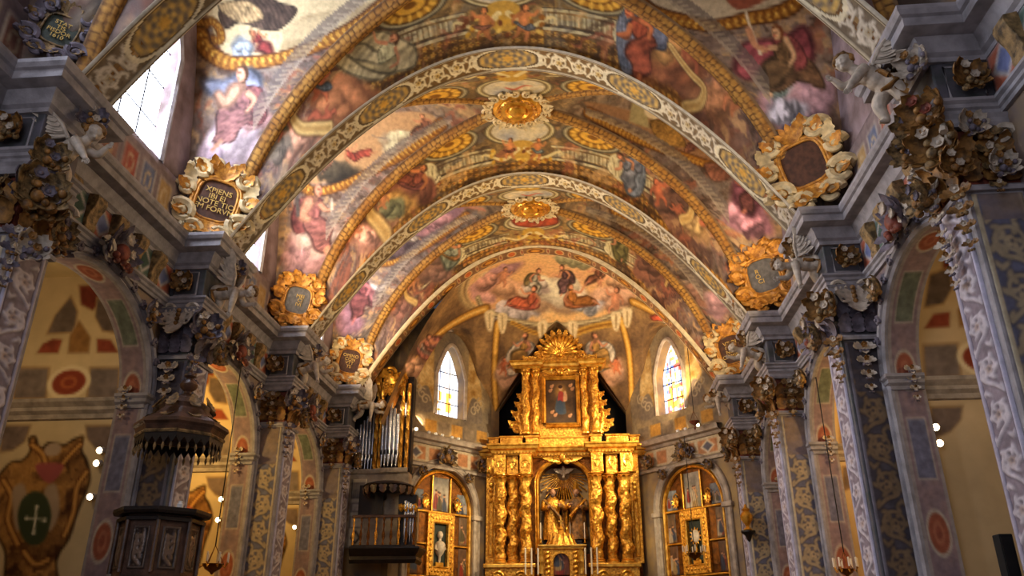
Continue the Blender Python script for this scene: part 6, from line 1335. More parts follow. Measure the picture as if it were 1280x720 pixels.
for e, dr in ((V3(.42, -.2, -.26), Vector((.55, -.1, -.75))), (V3(.48, .14, .1), Vector((.75, -.2, .5)))):
    dr.normalize(); sx = dr.cross(Vector((0, -1, .2))).normalized(); BODY.blob(e+dr*.045, .042, 10, 6); h = MB()
    h.blob(e+dr*.05, (.036, .03, .036), 8, 6)
    for j in range(4):
        L = (.062, .074, .07, .055)[j]; o = e+dr*.075+sx*((j-1.5)*.02); h.tube([o, o+dr*L*.55, o+dr*L+Vector((0, .012, -.012))], [.012, .011, .007], 7)
    o = e+dr*.05+sx*.035; h.tube([o, o+sx*.025+dr*.025, o+sx*.028+dr*.05], [.013, .011, .008], 7); hands.append(h)
for t0, a, d, z in ((0, -.32, -.08, -.6), (0, -.1, .12, -.64)):
    for j in range(5): BODY.blob((a+.115-.006*j, d-.055+.02*j-.0, z-.025), .014, 6, 4)
me_body = remeshed(BODY, .013, 3)
hair = MB(); r_ = random.Random(4)
for j in range(70):
    a, b2 = r_.uniform(0, 2*PI), r_.uniform(-.1, 1.4); dv_ = fx*math.cos(a)*math.cos(b2)+fd*math.sin(a)*math.cos(b2)+fu*math.sin(b2)
    if dv_.dot(fd) > .55 and dv_.dot(fu) < .62: continue
    hair.blob(hd+Vector((dv_.x*.125, dv_.y*.12, dv_.z*.145)), r_.uniform(.028, .042), 8, 5)
me_hair = remeshed(hair, .012, 1)
def wing_mb(d):
    w = MB(); root = V3(.02, d*.1, .14)
    w.tube([root, root+V3(-.08, d*.1, .2), root+V3(-.22, d*.2, .36)], [.035, .03, .02], 8)
    for row, (n, L, W) in enumerate(((7, .42, .12), (6, .26, .1))):
        for j in range(n):
            t = j/(n-1); p = root+V3(-.02-.2*t, d*(.03+.17*t), .03+.32*t); w.leaf(p+V3(0, -.015*row, 0), V3(-.75-.1*t, d*.35, -.25+1.0*t), V3(.1, -1, .2), L*(1-.25*abs(t-.5)), W, .35, 1, .05, .15, 10)
    return w
WG = [wing_mb(-1), wing_mb(1)]
dp = MB(); dp.tube([V3(-.02, -.16, .0), V3(-.12, -.19, -.1), V3(-.2, -.2, -.2), V3(-.08, -.2, -.3), V3(.02, -.18, -.34)], [.05, .06, .07, .06, .03], 8, .6); dp.tube([V3(.02, .16, .08), V3(-.08, .0, .12), V3(-.02, -.16, .0)], [.04, .05, .05], 8, .6); dp.leaf(V3(-.2, -.18, -.2), V3(-.3, -.1, -1), V3(0, -1, 0), .3, .2, .6, 3)
CH = {}
def cherub(key, loc, mirror, rot, s, label, m='stucco_white'):
    t = thing('cherub_statue', label, 'statue', group='stucco cherubs on the pilasters')
    if not CH:
        b0 = mesh_obj('body', me_body, m, t); mesh_obj('hair', me_hair, 'stucco_gold', t)
        for h in hands: h.obj('hand', m, t)
        for w in WG: w.obj('wing', m, t)
        dp.obj('sash', 'stucco_gold', t); CH[0] = t
    else:
        for ch in list(CH[0].children): copy_tree(ch, t)
    t.location = loc; t.rotation_euler = rot; t.scale = (s*(-1 if mirror else 1), s, s); return t
for sg in (-1, 1):
    for k in (-1, 0, 1, 2):
        lab = {(-1, -1): 'winged white cherub leaning out beside the bright left window', (1, -1): 'winged cream cherub leaning out at upper right above the nearest capital'}.get((sg, k), 'small %s cherub clinging under the cornice of the %s' % ('lilac white' if sg < 0 else 'shaded grey', PN[sg, k]))
        tx, ty = {(-1, -1): (86, 188), (1, -1): (1092, 98), (-1, 0): (287, 366), (1, 0): (1003, 330), (-1, 1): (388, 458), (1, 1): (938, 440), (-1, 2): (460, 506), (1, 2): (903, 498)}[sg, k]
        P = at_y(tx, ty, PK(k)-.1 if k < 0 else PK(k)+.05); s_ = .92 if k < 0 else .95
        cherub((sg, k), tuple(P), sg > 0, (0, (.75 if k >= 0 else 0.)*(1 if sg > 0 else -1)*-1*(.9 if k != 1 else .5), 0), s_, lab)
# ---- cartouches at the feet of the vault
def cartouche(px, py, wpx, y, ang, tilt, tab, frame, scroll, lines, label, shape=1.15):
    P = at_y(px, py, y); dep = float(P @ cF); w = wpx*dep/1000/2*1.1
    t = thing('cartouche', label, 'cartouche', tuple(P), (0, tilt, ang)); h = w*shape
    MB().lathe([(0, -.03), (.3, -.028), (.5, -.015), (.62, .02)], 28).obj('tablet', tab, t); tb = t.children[-1] if False else [c for c in t.children if c.name.startswith('tablet')][0]
    for v in tb.data.vertices:
        a = math.atan2(v.co.y, v.co.x); f = (abs(math.cos(a))**3.4+abs(math.sin(a))**3.4)**(-1/3.4); v.co.x *= f; v.co.y *= f
    se = lambda a: (abs(math.cos(a))**3.4+abs(math.sin(a))**3.4)**(-1/3.4)
    tb.rotation_euler = (PI/2, 0, 0); tb.scale = (w*.9, h*.92, 1)
    rim = MB(); rim.tube([(w*.57*math.cos(a)*se(a), -.05, h*.59*math.sin(a)*se(a)) for a in np.linspace(0, 2*PI, 41)], .04*w, 8); rim.tube([(w*.66*math.cos(a)*se(a)**.8, -.0, h*.68*math.sin(a)*se(a)**.8) for a in np.linspace(0, 2*PI, 61)], .1*w, 8); rim.obj('oval_rim', frame, t)
    a1, a2 = MB(), MB()
    for q in (-1, 1):
        for dx, dz, r, dr in ((.66, .74, .34, 1), (.92, .12, .3, -1), (.8, -.6, .4, 1), (.3, 1.0, .24, -1), (.36, -1.0, .32, 1)):
            a1.volute((q*dx*w, -.06, dz*h), (q, 0, 0), (0, 0, 1), r*w, 1.4, .62, dr)
            a2.leaf((q*dx*w*.8, -.03, dz*h*.8), (q*(.4+dx*.5), -.25, dz+.2), (0, -1, 0), .62*w, .4*w, 1.2, 4, .4)
        a1.leaf((q*.8*w, -.02, .3*h), (q*.5, -.2, 1), (0, -1, 0), .65*w, .42*w, 1.4, 4, .4); a1.leaf((q*.8*w, -.02, -.2*h), (q*.6, -.2, -1), (0, -1, 0), .7*w, .42*w, 1.3, 4, .4)
    for j in range(5):
        aa = PI*(.2+.15*j); a2.leaf((0, -.04, h*.66), (math.cos(aa), -.2, math.sin(aa)), (0, -1, 0), .6*w, .28*w, 1., 3); aa += PI; a2.leaf((0, -.04, -h*.7), (math.cos(aa), -.2, math.sin(aa)), (0, -1, 0), .56*w, .3*w, 1., 3)
    a1.obj('scrollwork', scroll, t); a2.obj('leafwork', frame, t)
    if not lines: return t
    cu = bpy.data.curves.new('lettering', 'FONT'); cu.body = '\n'.join(lines); cu.size = h*.21; cu.align_x = 'CENTER'; cu.align_y = 'CENTER'; cu.extrude = .006; cu.space_line = .85
    o = bpy.data.objects.new('tmp', cu); COL.objects.link(o); dg = bpy.context.evaluated_depsgraph_get(); dg.update(); me = bpy.data.meshes.new_from_object(o.evaluated_get(dg)); bpy.data.objects.remove(o)
    me.materials.clear(); l = mesh_obj('lettering', me, 'letter_gold', t); l.rotation_euler = (PI/2, 0, 0); l.location = (0, -.045, 0); return t
mat('tablet_brown', (84, 52, 34), .6, vary=.3); mat('tablet_green', (58, 66, 54), .6, vary=.3); mat('tablet_grey', (104, 100, 96), .6, vary=.25)
mat('gilt_stucco', (206, 146, 58), .5, .3, vary=.35, scale=9, c2=(140, 88, 34)); mat('cream_stucco', (214, 190, 142), .6, vary=.25, scale=8)
cartouche(75, 40, 62, PK(-1)-.35, .55, .2, 'tablet_green', 'bracket_wood', 'stucco_lilac', ('STAT', 'TIS', 'FISDOR', '1610'), 'oval green lettered cartouche at upper left corner above the bright window cornice')
cartouche(270, 252, 76, PK(0)-.45, .5, .14, 'tablet_brown', 'gilt_stucco', 'cream_stucco', ('XPIENS', 'IBI EI', 'NOTE TIO', 'EM FORVM'), 'cream scrolled cartouche with four lettered lines on the left of the nearest arch')
cartouche(372, 376, 50, PK(1)-.45, .4, .14, 'tablet_grey', 'gilt_stucco', 'gilt_stucco', ('  MEI', '   CI', '  IVI'), 'golden cartouche with grey tablet at the left foot of the second arch')
cartouche(437, 452, 42, PK(2)-.4, .35, .14, 'tablet_brown', 'gilt_stucco', 'cream_stucco', ('OMINO', 'CON', 'VTT', 'TS'), 'small brown tablet cartouche beside the organ crest on the left')
cartouche(1005, 206, 84, PK(0)-.45, -.5, -.2, 'tablet_brown', 'gilt_stucco', 'cream_stucco', (), 'large cream and gold cartouche with brown tablet on the upper right')
cartouche(955, 345, 62, PK(1)-.45, -.4, -.14, 'tablet_grey', 'gilt_stucco', 'gilt_stucco', ('R      ', 'O      ', 'CI    '), 'golden cartouche with grey tablet at the right foot of the second arch')
cartouche(915, 437, 50, PK(2)-.4, -.35, -.2, 'tablet_brown', 'gilt_stucco', 'cream_stucco', ('VT OI', 'CORI', 'NOM', 'COMINTI'), 'cream cartouche with red brown lettered tablet above the farthest right cherub')
# ---- rosettes in the vault crown
for k in (1, 2):
    t = thing('ceiling_rosette', 'gilded sun rosette in a white strapwork ring on the vault crown of the %s bay' % ('second' if k == 1 else 'third'), 'rosette', (XA, YC(k), 12.03), (PI, 0, 0))
    MB().lathe([(.62, -.02), (.6, .05), (.5, .08), (.44, .05), (.4, .1), (.3, .12), (.24, .06), (.2, .13), (.1, .16), (0, .17)], 32).obj('gilt_disc', 'gold_smooth', t, sharp=30)
    pt = MB()
    for j in range(20): aa = j*PI/10; pt.leaf((.3*math.cos(aa), .3*math.sin(aa), .08), (math.cos(aa), math.sin(aa), .1), (0, 0, 1), .24, .1, .7, 1)
    pt.obj('petal_ring', 'gilt_stucco', t); st = MB()
    for j in range(8):
        aa = j*PI/4+.2; c = (.72*math.cos(aa), .62*math.sin(aa), .04)
        for q in (-1, 1): st.volute((c[0]-q*.13*math.sin(aa), c[1]+q*.13*math.cos(aa), .05), (math.cos(aa), math.sin(aa), 0), (-q*math.sin(aa), q*math.cos(aa), 0), .13, 1.3, .5)
        st.leaf((c[0]*.9, c[1]*.9, .04), (math.cos(aa), math.sin(aa), .1), (0, 0, 1), .3, .18, .6, 3)
    st.obj('strapwork', 'cream_stucco', t)
# ================================================================== pulpit, organ, lamps and small things
mat('carved_wood', None, .35, .25, vary=.3, scale=9, attr=True, bump=.3)
oct_ = lambda r, z, c=(0, 0), a0=PI/8: [(c[0]+r*math.cos(a0+j*PI/4), c[1]+r*math.sin(a0+j*PI/4), z) for j in range(8)]
P = at_y(203, 648, 12.55); PX, PY = float(P[0]), 12.55
t = thing('pulpit', 'dark carved octagonal wooden pulpit on the left with silvery relief panels', 'pulpit', (PX, PY, 0)); R = .63; zt = 1.86; zb = .86
b_ = MB(); pr = [(R-.04, zb), (R-.04, zt-.1)]; b_.lathe(pr, 8, a0=PI/8, a1=2*PI+PI/8); b_.obj('body', 'wood', t, smooth=False)
MB().lathe([(R-.04, 0), (R+.03, .0), (R+.03, .05), (R-.0, .07)], 8, (0, 0, zt-.2), PI/8, 2*PI+PI/8).lathe([(R-.1, .08), (R+.08, .1), (R+.1, .14), (R+.1, .19), (R-.12, .2), (R-.12, .08)], 8, (0, 0, zt-.2), PI/8, 2*PI+PI/8).obj('top_rail', 'wood_dark', t, smooth=False)
MB().lathe([(R-.1, .0), (R+.05, -.01), (R+.07, -.08), (R-.02, -.12), (R-.1, -.3), (.4, -.6), (.22, -.8), (.12, -.86), (.0, -.9)], 8, (0, 0, zb), PI/8, 2*PI+PI/8).obj('base_bowl', 'wood', t, smooth=False)
tile_w = rinceau(.6, .5, 110, (50, 36, 30), (28, 19, 16), (128, 106, 90), (110, 90, 74), 1, 1.5)
for j in range(8):
    a = PI/8+j*PI/4; a2 = a+PI/4; p0, p1 = Vector((R*math.cos(a)*.955, R*math.sin(a)*.955, 0)), Vector((R*math.cos(a2)*.955, R*math.sin(a2)*.955, 0)); am = (a+a2)/2; nn = Vector((math.cos(am), math.sin(am), 0)); ux = (p1-p0).normalized()
    if nn.y > .75: continue
    L = (p1-p0).length; cv = Cv(0, L-.2, 0, .62, 110); u, v = np.meshgrid((np.arange(cv.W)+.5)/110, (np.arange(cv.H)+.5)/110); w_ = cv.W/110
    e = np.minimum(np.minimum(u, w_-u), np.minimum(v, .62-v)); cv.a = tile_w.get(v/.62*.6, u/w_*.5, True); cv.a = np.where((e < .035)[..., None], (96, 80, 70), np.where((e < .05)[..., None], (26, 18, 16), cv.a))
    pb = p0+ux*.1+nn*.012
    panel('carved_panel', cv, tuple(pb+Vector((0, 0, zb+.1))), tuple(ux), (0, 0, 1), tuple(nn), 'carved_wood', t, relief=.05, step=.012)
    MB().tube([p0+nn*.02+Vector((0, 0, zb+.05)), p0+nn*.02+Vector((0, 0, zt-.2))], .035, 8).obj('corner_post', 'wood', t)
MB().box((-.3, R-.2, zb-.5), (.3, 13.42-PY, zt-.3)).obj('wall_bracket', 'wood_dark', t, smooth=False)
P2 = at_y(225, 548, 12.7); CX = float(P2[0])
t = thing('pulpit_canopy', 'dark octagonal wooden sounding board with hanging tassels above the pulpit', 'canopy', (CX, 12.7, float(at_y(225, 545, 12.7)[2])))
R = .66
MB().lathe([(0, .02), (R-.08, .02), (R-.06, -.06), (R+.02, -.04), (R+.06, .06), (R+.1, .1), (R+.08, .16), (R-.02, .22), (R-.16, .3), (.44, .38), (.4, .42), (.4, .5), (.3, .58), (.2, .62), (.16, .66)], 8, a0=PI/8, a1=2*PI+PI/8).obj('roof', 'wood', t, smooth=False)
MB().lathe([(.1, .64), (.14, .67), (.07, .72), (.06, .76), (.13, .82), (.15, .88), (.12, .94), (.06, .98), (.05, 1.0), (.1, 1.03), (.1, 1.06), (.03, 1.1), (.02, 1.16), (0, 1.18)], 18).obj('finial', 'wood', t)
lf = MB()
for j in range(8):
    a = j*PI/4; lf.leaf((.5*math.cos(a), .5*math.sin(a), .4), (math.cos(a)*-.5, math.sin(a)*-.5, .6), (math.cos(a), math.sin(a), 0), .3, .22, .6, 4); lf.leaf((.62*math.cos(a), .62*math.sin(a), .2), (-math.cos(a)*.7, -math.sin(a)*.7, .3), (0, 0, 1), .3, .24, .4, 4)
lf.obj('carved_leafwork', 'bracket_wood', t)
vp = oct_(R+.03, 0)
for j in range(8):
    a, b2 = Vector(vp[j]), Vector(vp[(j+1) % 8])
    fr = MB(); fr.tube([a+Vector((0, 0, -.05)), b2+Vector((0, 0, -.05))], .03, 6); fr.obj('fringe_rail', 'bracket_wood', t)
    for i in range(4):
        c = a.lerp(b2, (i+.5)/4); lp = MB(); ux = (b2-a).normalized()
        lp.prism([tuple(c+ux*x+Vector((0, 0, z))) for x, z in ((-.065, -.06), (.065, -.06), (.068, -.14), (.03, -.2), (0, -.25), (-.03, -.2), (-.068, -.14))], tuple(Vector((-ux.y, ux.x, 0))*.02)); v_ = lp.obj('lambrequin', 'wood_dark', t, smooth=False)
        MB().tube([c+Vector((0, 0, -.24)), c+Vector((0, 0, -.3)), c+Vector((0, 0, -.37))], [.01, .025, .006], 6).obj('tassel', 'bracket_wood', v_)
MB().box((-.1, .55, .0), (.1, 13.42-12.7, .24)).obj('wall_arm', 'wood_dark', t, smooth=False)
o = MB().lathe([(.0, 0), (.05, 0), (.05, .05), (.03, .07), (.03, .1), (0, .1)], 14).obj('pulpit_lamp', 'lamp_head'); o.location = tuple(at_y(250, 641, 12.0)*np.array([1, 1, 1])); o.location = (PX+.44, PY-.36, 1.862); tag(o, 'small white device standing on the right corner of the pulpit rail', 'lamp')  # plain white box on the rail, gives no light
# ---- organ on the left of the chancel
OY = 24.45
ox = lambda px, py=560: float(at_y(px, py, OY)[0]); oz = lambda py, px=470: float(at_y(px, py, OY)[2])
og = thing('pipe_organ', 'pipe organ with gilded posts and silver pipes left of the chancel', 'organ', (ox(470), OY, oz(690)))
LX = lambda px, py=560: ox(px, py)-ox(470); LZ = lambda py: oz(py)-oz(690)
MB().box((LX(436), .1, LZ(684)), (LX(512), .55, LZ(590))).obj('lower_case', 'stone_warm', og, smooth=False, bevel=.02)
MB().box((LX(436), .2, LZ(590)), (LX(512), .55, LZ(470))).obj('upper_case', 'wood_dark', og, smooth=False)
MB().sweep([(0, 0), (.1, .02), (.14, .08), (.16, .14), (0, .16)], [(LX(434), .12, LZ(592)), (LX(470), .12, LZ(592)), (LX(482), -.02, LZ(592)), (LX(512), -.02, LZ(592))][::-1]).obj('case_cornice', 'stucco_white', og, sharp=25)
def pipe(px, r, z0, z1, y):
    p = MB(); x = LX(px); p.lathe([(.25*r, z0), (r, z0+.35), (r, z1), (r*.88, z1), (r*.88, z1-.02)], 14, (x, y, 0)); o = p.obj('pipe', 'pipe_metal', og)
    MB().prism([(x-.5*r, y-r*.9, z0+.36), (x+.5*r, y-r*.9, z0+.36), (x+.4*r, y-r*.95, z0+.5), (x-.4*r, y-r*.95, z0+.5)], (0, -.01, 0)).obj('mouth', 'iron', o, smooth=False)
for i in range(7): pipe(439.5+4.1*i, .05, LZ(587), LZ(540-5.2*i), .12)
for i in range(5): pipe(478+4.6*i, .062, LZ(584), LZ(505+abs(i-2)*7), -.06-.04*(2-abs(i-2)))
for i, (px, z1, y) in enumerate(((469.5, 470, .02), (475, 478, .0), (501, 474, .02), (508, 480, .05))):
    x = LX(px); q = MB().box((x-.045, y-.04, LZ(588)), (x+.045, y+.1, LZ(z1))); c = q.obj('gilded_post', 'gold', og, smooth=False, bevel=.012)
    lv = MB()
    for j in range(6): lv.leaf((x, y-.04, LZ(584)+j*.45), (0, -.2, 1), (0, -1, 0), .34, .13, 1., 3)
    lv.obj('carved_leaf', 'gold_smooth', c)
for x0, x1, z in ((437, 469, 520), (476, 501, 486)):
    gr = MB(); n_ = 5
    for j in range(n_): x = LX(x0+(x1-x0)*(j+.5)/n_); gr.leaf((x, -.0, LZ(z-10*j*(x0 < 450))), (0, -.1, -1), (0, -1, 0), .3, .16, .8, 3); gr.volute((x, -.02, LZ(z-10*j*(x0 < 450))+.08), (1, 0, 0), (0, 0, 1), .1, 1.3, .5)
    gr.obj('pipe_shade', 'gold', og)
cr_ = MB(); r_ = random.Random(9)
for j in range(26):
    a = r_.uniform(-.2, PI+.2); px = r_.uniform(468, 506); cr_.leaf((LX(px, 475), r_.uniform(-.1, .2), LZ(484)+r_.uniform(-.1, .35)), (math.cos(a), r_.uniform(-.7, .1), math.sin(a)), (0, -1, 0), r_.uniform(.25, .5), r_.uniform(.15, .28), r_.uniform(.6, 1.8), 4)
for px, pz in ((472, 470), (487, 468), (501, 476)): cr_.volute((LX(px, 475), -.1, LZ(pz)), (1, 0, 0), (0, 0, 1), .22, 1.6, .45)
cr_.obj('gilded_crest', 'gold_smooth', og)
# painted lozenge strip on the lower case
cv = Cv(0, LX(456, 630)-LX(437, 630), 0, LZ(598)-LZ(682), 60, (196, 184, 160)); w_, h_ = cv.W/60, cv.H/60
for a, b2 in ((.05, .3), (.36, .5), (.56, .74)): quadcol(cv, .06*w_, h_*(1-b2), .94*w_, h_*(1-a), (120, 110, 104)); quadcol(cv, .14*w_, h_*(1-b2+.02), .86*w_, h_*(1-a-.02), (206, 196, 178))
for j in range(6): cv.stroke([(w_*(.2+.12*j), h_*.72), (w_*(.2+.12*j), h_*.93)], .03, (70, 62, 58))
cv.poly([(.5*w_, .02*h_), (.85*w_, .12*h_), (.5*w_, .23*h_), (.15*w_, .12*h_)], (46, 40, 38), sm=False); cv.poly([(.5*w_, .06*h_), (.7*w_, .12*h_), (.5*w_, .19*h_), (.3*w_, .12*h_)], (190, 176, 150), sm=False)
panel('inlaid_panel', cv, (LX(437, 630), .08, LZ(682)), (1, 0, 0), (0, 0, 1), (0, -1, 0), 'paint', og, step=.025)
# organ gallery
gl = thing('organ_gallery', 'dark wooden balcony with gilded balusters under the organ pipes', 'balcony', (ox(478, 680), OY-.75, oz(690)))
gx_ = lambda px: float(at_y(px, 680, OY-.75)[0])-ox(478, 680); GZ = lambda py: float(at_y(478, py, OY-.75)[2])-oz(690)
x0, x1 = gx_(438), gx_(519)
MB().prism([(x0, 0, GZ(688)), (x1, 0, GZ(688)), (x1, .85, GZ(688)), (x0, .85, GZ(688))], (0, 0, GZ(681)-GZ(688))).obj('floor_slab', 'wood_dark', gl, smooth=False, bevel=.02)
MB().sweep([(0, -.4), (.06, -.3), (.02, -.2), (.12, -.08), (.16, 0), (.16, .05), (0, .07)], [(x1, .8, GZ(686)), (x1, 0, GZ(686)), (x0, 0, GZ(686))], (0, 0, 1)).obj('moulded_edge', 'wood_dark', gl, sharp=25)
MB().box((x0, -.04, GZ(645)-.05), (x1, .06, GZ(645)+.03)).obj('hand_rail', 'wood', gl, smooth=False, bevel=.015)
nb = 9
for j in range(nb):
    x = x0+.06+(x1-x0-.12)*j/(nb-1); h = GZ(645)-.05-GZ(681)
    MB().lathe([(.035, 0), (.035, .06), (.018, .1), (.05, h*.3), (.045, h*.42), (.016, h*.6), (.03, h*.75), (.016, h*.85), (.035, h-.05), (.035, h)], 10, (x, .01, GZ(681))).obj('baluster', 'gold_dark' if j % 3 else 'gold', gl)
MB().box((x0, .55, GZ(640)), (gx_(470), .6, GZ(602))).obj('dark_screen', 'wood_dark', gl, smooth=False)
cn = thing('gallery_canopy', 'dark scalloped wooden canopy over the organ gallery', 'canopy', (ox(492, 610), OY-.6, oz(612)))
MB().lathe([(0, .14), (.2, .13), (.5, .08), (.74, 0), (.78, -.04), (.72, -.1), (.5, -.12), (0, -.1)], 16).obj('roof', 'wood_dark', cn); lp = MB()
for j in range(16): a = j*PI/8; lp.leaf((.72*math.cos(a), .72*math.sin(a), -.06), (0, 0, -1), (math.cos(a), math.sin(a), 0), .26, .26, -.3, 2)
lp.obj('scalloped_valance', 'wood', cn); MB().box((-.05, .4, -.05), (.05, .75, .05)).obj('wall_arm', 'wood_dark', cn, smooth=False)
sp = thing('small_pipe_case', 'narrow dark case of slim silver pipes at the right end of the organ gallery', 'organ', (ox(512, 660), OY-.55, oz(690)))
sx = lambda px: float(at_y(px, 660, OY-.55)[0])-ox(512, 660); SZ = lambda py: float(at_y(512, py, OY-.55)[2])-oz(690)
MB().box((sx(496), .02, SZ(684)), (sx(519), .3, SZ(618))).obj('case', 'wood_dark', sp, smooth=False, bevel=.015)
for i in range(4): MB().lathe([(.012, SZ(678)), (.042, SZ(668)), (.042, SZ(626+2*i)), (.036, SZ(626+2*i))], 12, (sx(506+3.4*i), -.03, 0)).obj('pipe', 'pipe_metal', sp)
lv = MB()
for i in range(4): lv.leaf((sx(499+6*i), -.02, SZ(630)), (.3, -.2, -1), (0, -1, 0), .3, .16, .9, 3)
lv.obj('gilded_shade', 'gold', sp)
# ---- spotlights
SPOT = None
def spotlight(px, py, y, label, aim=(0, -1, -.25), s=1., grp='small spotlights'):
    global SPOT
    if SPOT is None:
        t = thing('spotlight', label, 'lamp', group=grp); MB().lathe([(.02, .16), (.045, .15), (.06, .1), (.066, 0), (.058, 0), (.055, .03)], 16).obj('housing', 'lamp_head', t); MB().lathe([(0, .02), (.055, .02)], 16).obj('lens', 'lamp_glow', t)
        MB().tube([(0, 0, .13), (0, 0, .2), (.0, .05, .22), (0, .1, .22)], .012, 6).obj('bracket', 'iron', t); SPOT = t
    else: t = copy_tree(SPOT)
    t['label'] = label; t.location = tuple(at_y(px, py, y)); t.rotation_euler = (-Vector(aim)).to_track_quat('Z', 'Y').to_euler(); t.scale = (s,)*3
for px, py, y, lab in ((124, 563, 13.3, 'upper bright spotlight in the near left chapel beside the coat of arms'), (120, 579, 13.3, 'lower of the two paired spotlights in the near left chapel'), (112, 621, 13.3, 'lone low spotlight in the near left chapel'), (276, 624, 18.3, 'upper spotlight in the yellow lit chapel behind the pulpit'), (272, 650, 18.3, 'lower spotlight in the yellow lit chapel behind the pulpit'), (368, 659, 23.3, 'bright spotlight in the farthest left chapel'),
        (1170, 534, 13.3, 'upper small spotlight on the cream wall of the right chapel'), (1175, 554, 13.3, 'lower brighter spotlight on the cream wall of the right chapel'), (22, 407, 9.0, 'little spotlight mounted on the nearest left pilaster edge')): spotlight(px, py, y, lab)
for i, px in enumerate((520, 536, 545, 553, 565, 573)):
    d0 = ray(px, 546+.05*(px-520)); sg, a, d, L_, an = OB[0]; nx_, ny_ = d[1], -d[0]; tt = ((a[0]+nx_*.12)*nx_+(a[1]+ny_*.12)*ny_)/(d0[0]*nx_+d0[1]*ny_); Q = d0*tt
    spotlight(0, 0, 1, '%s spotlight along the left apse ledge below the window' % ('brightest leftmost', 'second', 'third', 'fourth', 'fifth', 'rightmost')[i], (.3, -.8, -.1) if i == 0 else (.1, .3, .9), .9); o = [q for q in COL.objects if q.name.startswith('spotlight')][-1]
    o = [q for q in sc.objects if q.get('label', '').endswith('left apse ledge below the window')][-1]; o.location = (Q[0], Q[1], 6.25)
for i, px in enumerate((874, 858, 848)):
    d0 = ray(px, 549); sg, a, d, L_, an = OB[1]; nx_, ny_ = d[1], -d[0]; nx_, ny_ = -abs(nx_), -abs(ny_); tt = ((a[0]+nx_*.12)*nx_+(a[1]+ny_*.12)*ny_)/(d0[0]*nx_+d0[1]*ny_); Q = d0*tt
    spotlight(0, 0, 1, '%s spotlight on the right apse ledge below the stained window' % ('bright rightmost', 'middle', 'leftmost')[i], (-.3, -.8, -.1) if i == 0 else (-.1, .3, .9), .9)
    o = [q for q in sc.objects if q.get('label', '').endswith('right apse ledge below the stained window')][-1]; o.location = (Q[0], Q[1], 6.25)
# ---- hanging lamps
def hanging_lamp(px, py, y, ztop, label, r, red):
    P = at_y(px, py, y); t = thing('hanging_lamp', label, 'lamp', tuple(P)); z = ztop-P[2]
    MB().tube([(0, 0, .5*r+.25), (0, 0, z)], .012, 6).obj('cord', 'iron', t)
    MB().lathe([(0, -r*.9), (.12*r, -r*.85), (.2*r, -r*.7), (.7*r, -r*.4), (r, 0), (1.05*r, .06*r), (.95*r, .1*r), (.4*r, .05*r), (0, .04*r)], 18).obj('bowl', 'stucco_red' if red else 'gold_dark', t)
    ch = MB()
    for j in range(3): a = j*2*PI/3+.4; ch.tube([(r*math.cos(a), r*math.sin(a), .05*r), (0, 0, .5*r+.26)], .008, 5)
    ch.obj('chains', 'gold_dark', t)
    if not red:
        for j in range(8):
            a = j*PI/4; c = MB().tube([(.9*r*math.cos(a), .9*r*math.sin(a), .05*r), (1.25*r*math.cos(a), 1.25*r*math.sin(a), -.05), (1.45*r*math.cos(a), 1.45*r*math.sin(a), .05)], .012, 6).obj('arm', 'gold', t); x, y2 = 1.45*r*math.cos(a), 1.45*r*math.sin(a); MB().lathe([(.02, .05), (.02, .22), (0, .23)], 8, (x, y2, 0)).obj('candle', 'candle', c)
    else: MB().tube([(0, 0, -.9*r), (0, 0, -1.2*r), (0, 0, -1.6*r)], [.01, .04, .02], 8).obj('tassel', 'stucco_red', t)
hanging_lamp(266, 706, 15.8, 5.55, 'brass candle lamp hanging on a cord in the yellow lit left chapel', .2, False)
hanging_lamp(868, 527, 24.9, 9.6, 'dark red sanctuary lamp hanging before the right side altarpiece', .16, True)
hanging_lamp(868, 692, 24.9, float(at_y(868, 545, 24.9)[2]), 'low brass candle lamp hanging in front of the right side altarpiece', .22, False)
hanging_lamp(1058, 712, 17.4, 5.55, 'brass candle lamp at the bottom between the right pilasters', .16, False)
# gilt urn on a bracket, loudspeaker
P = at_y(934, 654, 23.19); u = thing('gilt_urn', 'small golden urn on a wall bracket beside the far right pilaster', 'urn', tuple(P))
MB().lathe([(.1, -.2), (.12, -.16), (.05, -.1), (.06, -.05), (.15, .08), (.17, .2), (.12, .28), (.08, .32), (.12, .36), (.05, .42), (.03, .5), (0, .52)], 16).obj('vessel', 'gold_smooth', u); MB().lathe([(0, -.5), (.05, -.45), (.1, -.32), (.2, -.24), (.2, -.2), (0, -.2)], 12).obj('bracket', 'wood_dark', u)
P = at_y(1246, 668, 9.3); s_ = thing('loudspeaker', 'tall black column loudspeaker at the lower right edge', 'loudspeaker', (float(P[0])+.06, 9.3, float(P[2])-1.0))
MB().box((-.07, -.06, 0), (.07, .1, 1.0)).obj('cabinet', 'black', s_, smooth=False, bevel=.01); MB().box((-.06, -.07, .03), (.06, -.06, .97)).obj('grille', 'iron', s_, smooth=False); MB().box((.0, -.02, .4), (5.15-float(P[0])-.06, .06, .5)).obj('wall_bracket', 'iron', s_, smooth=False)
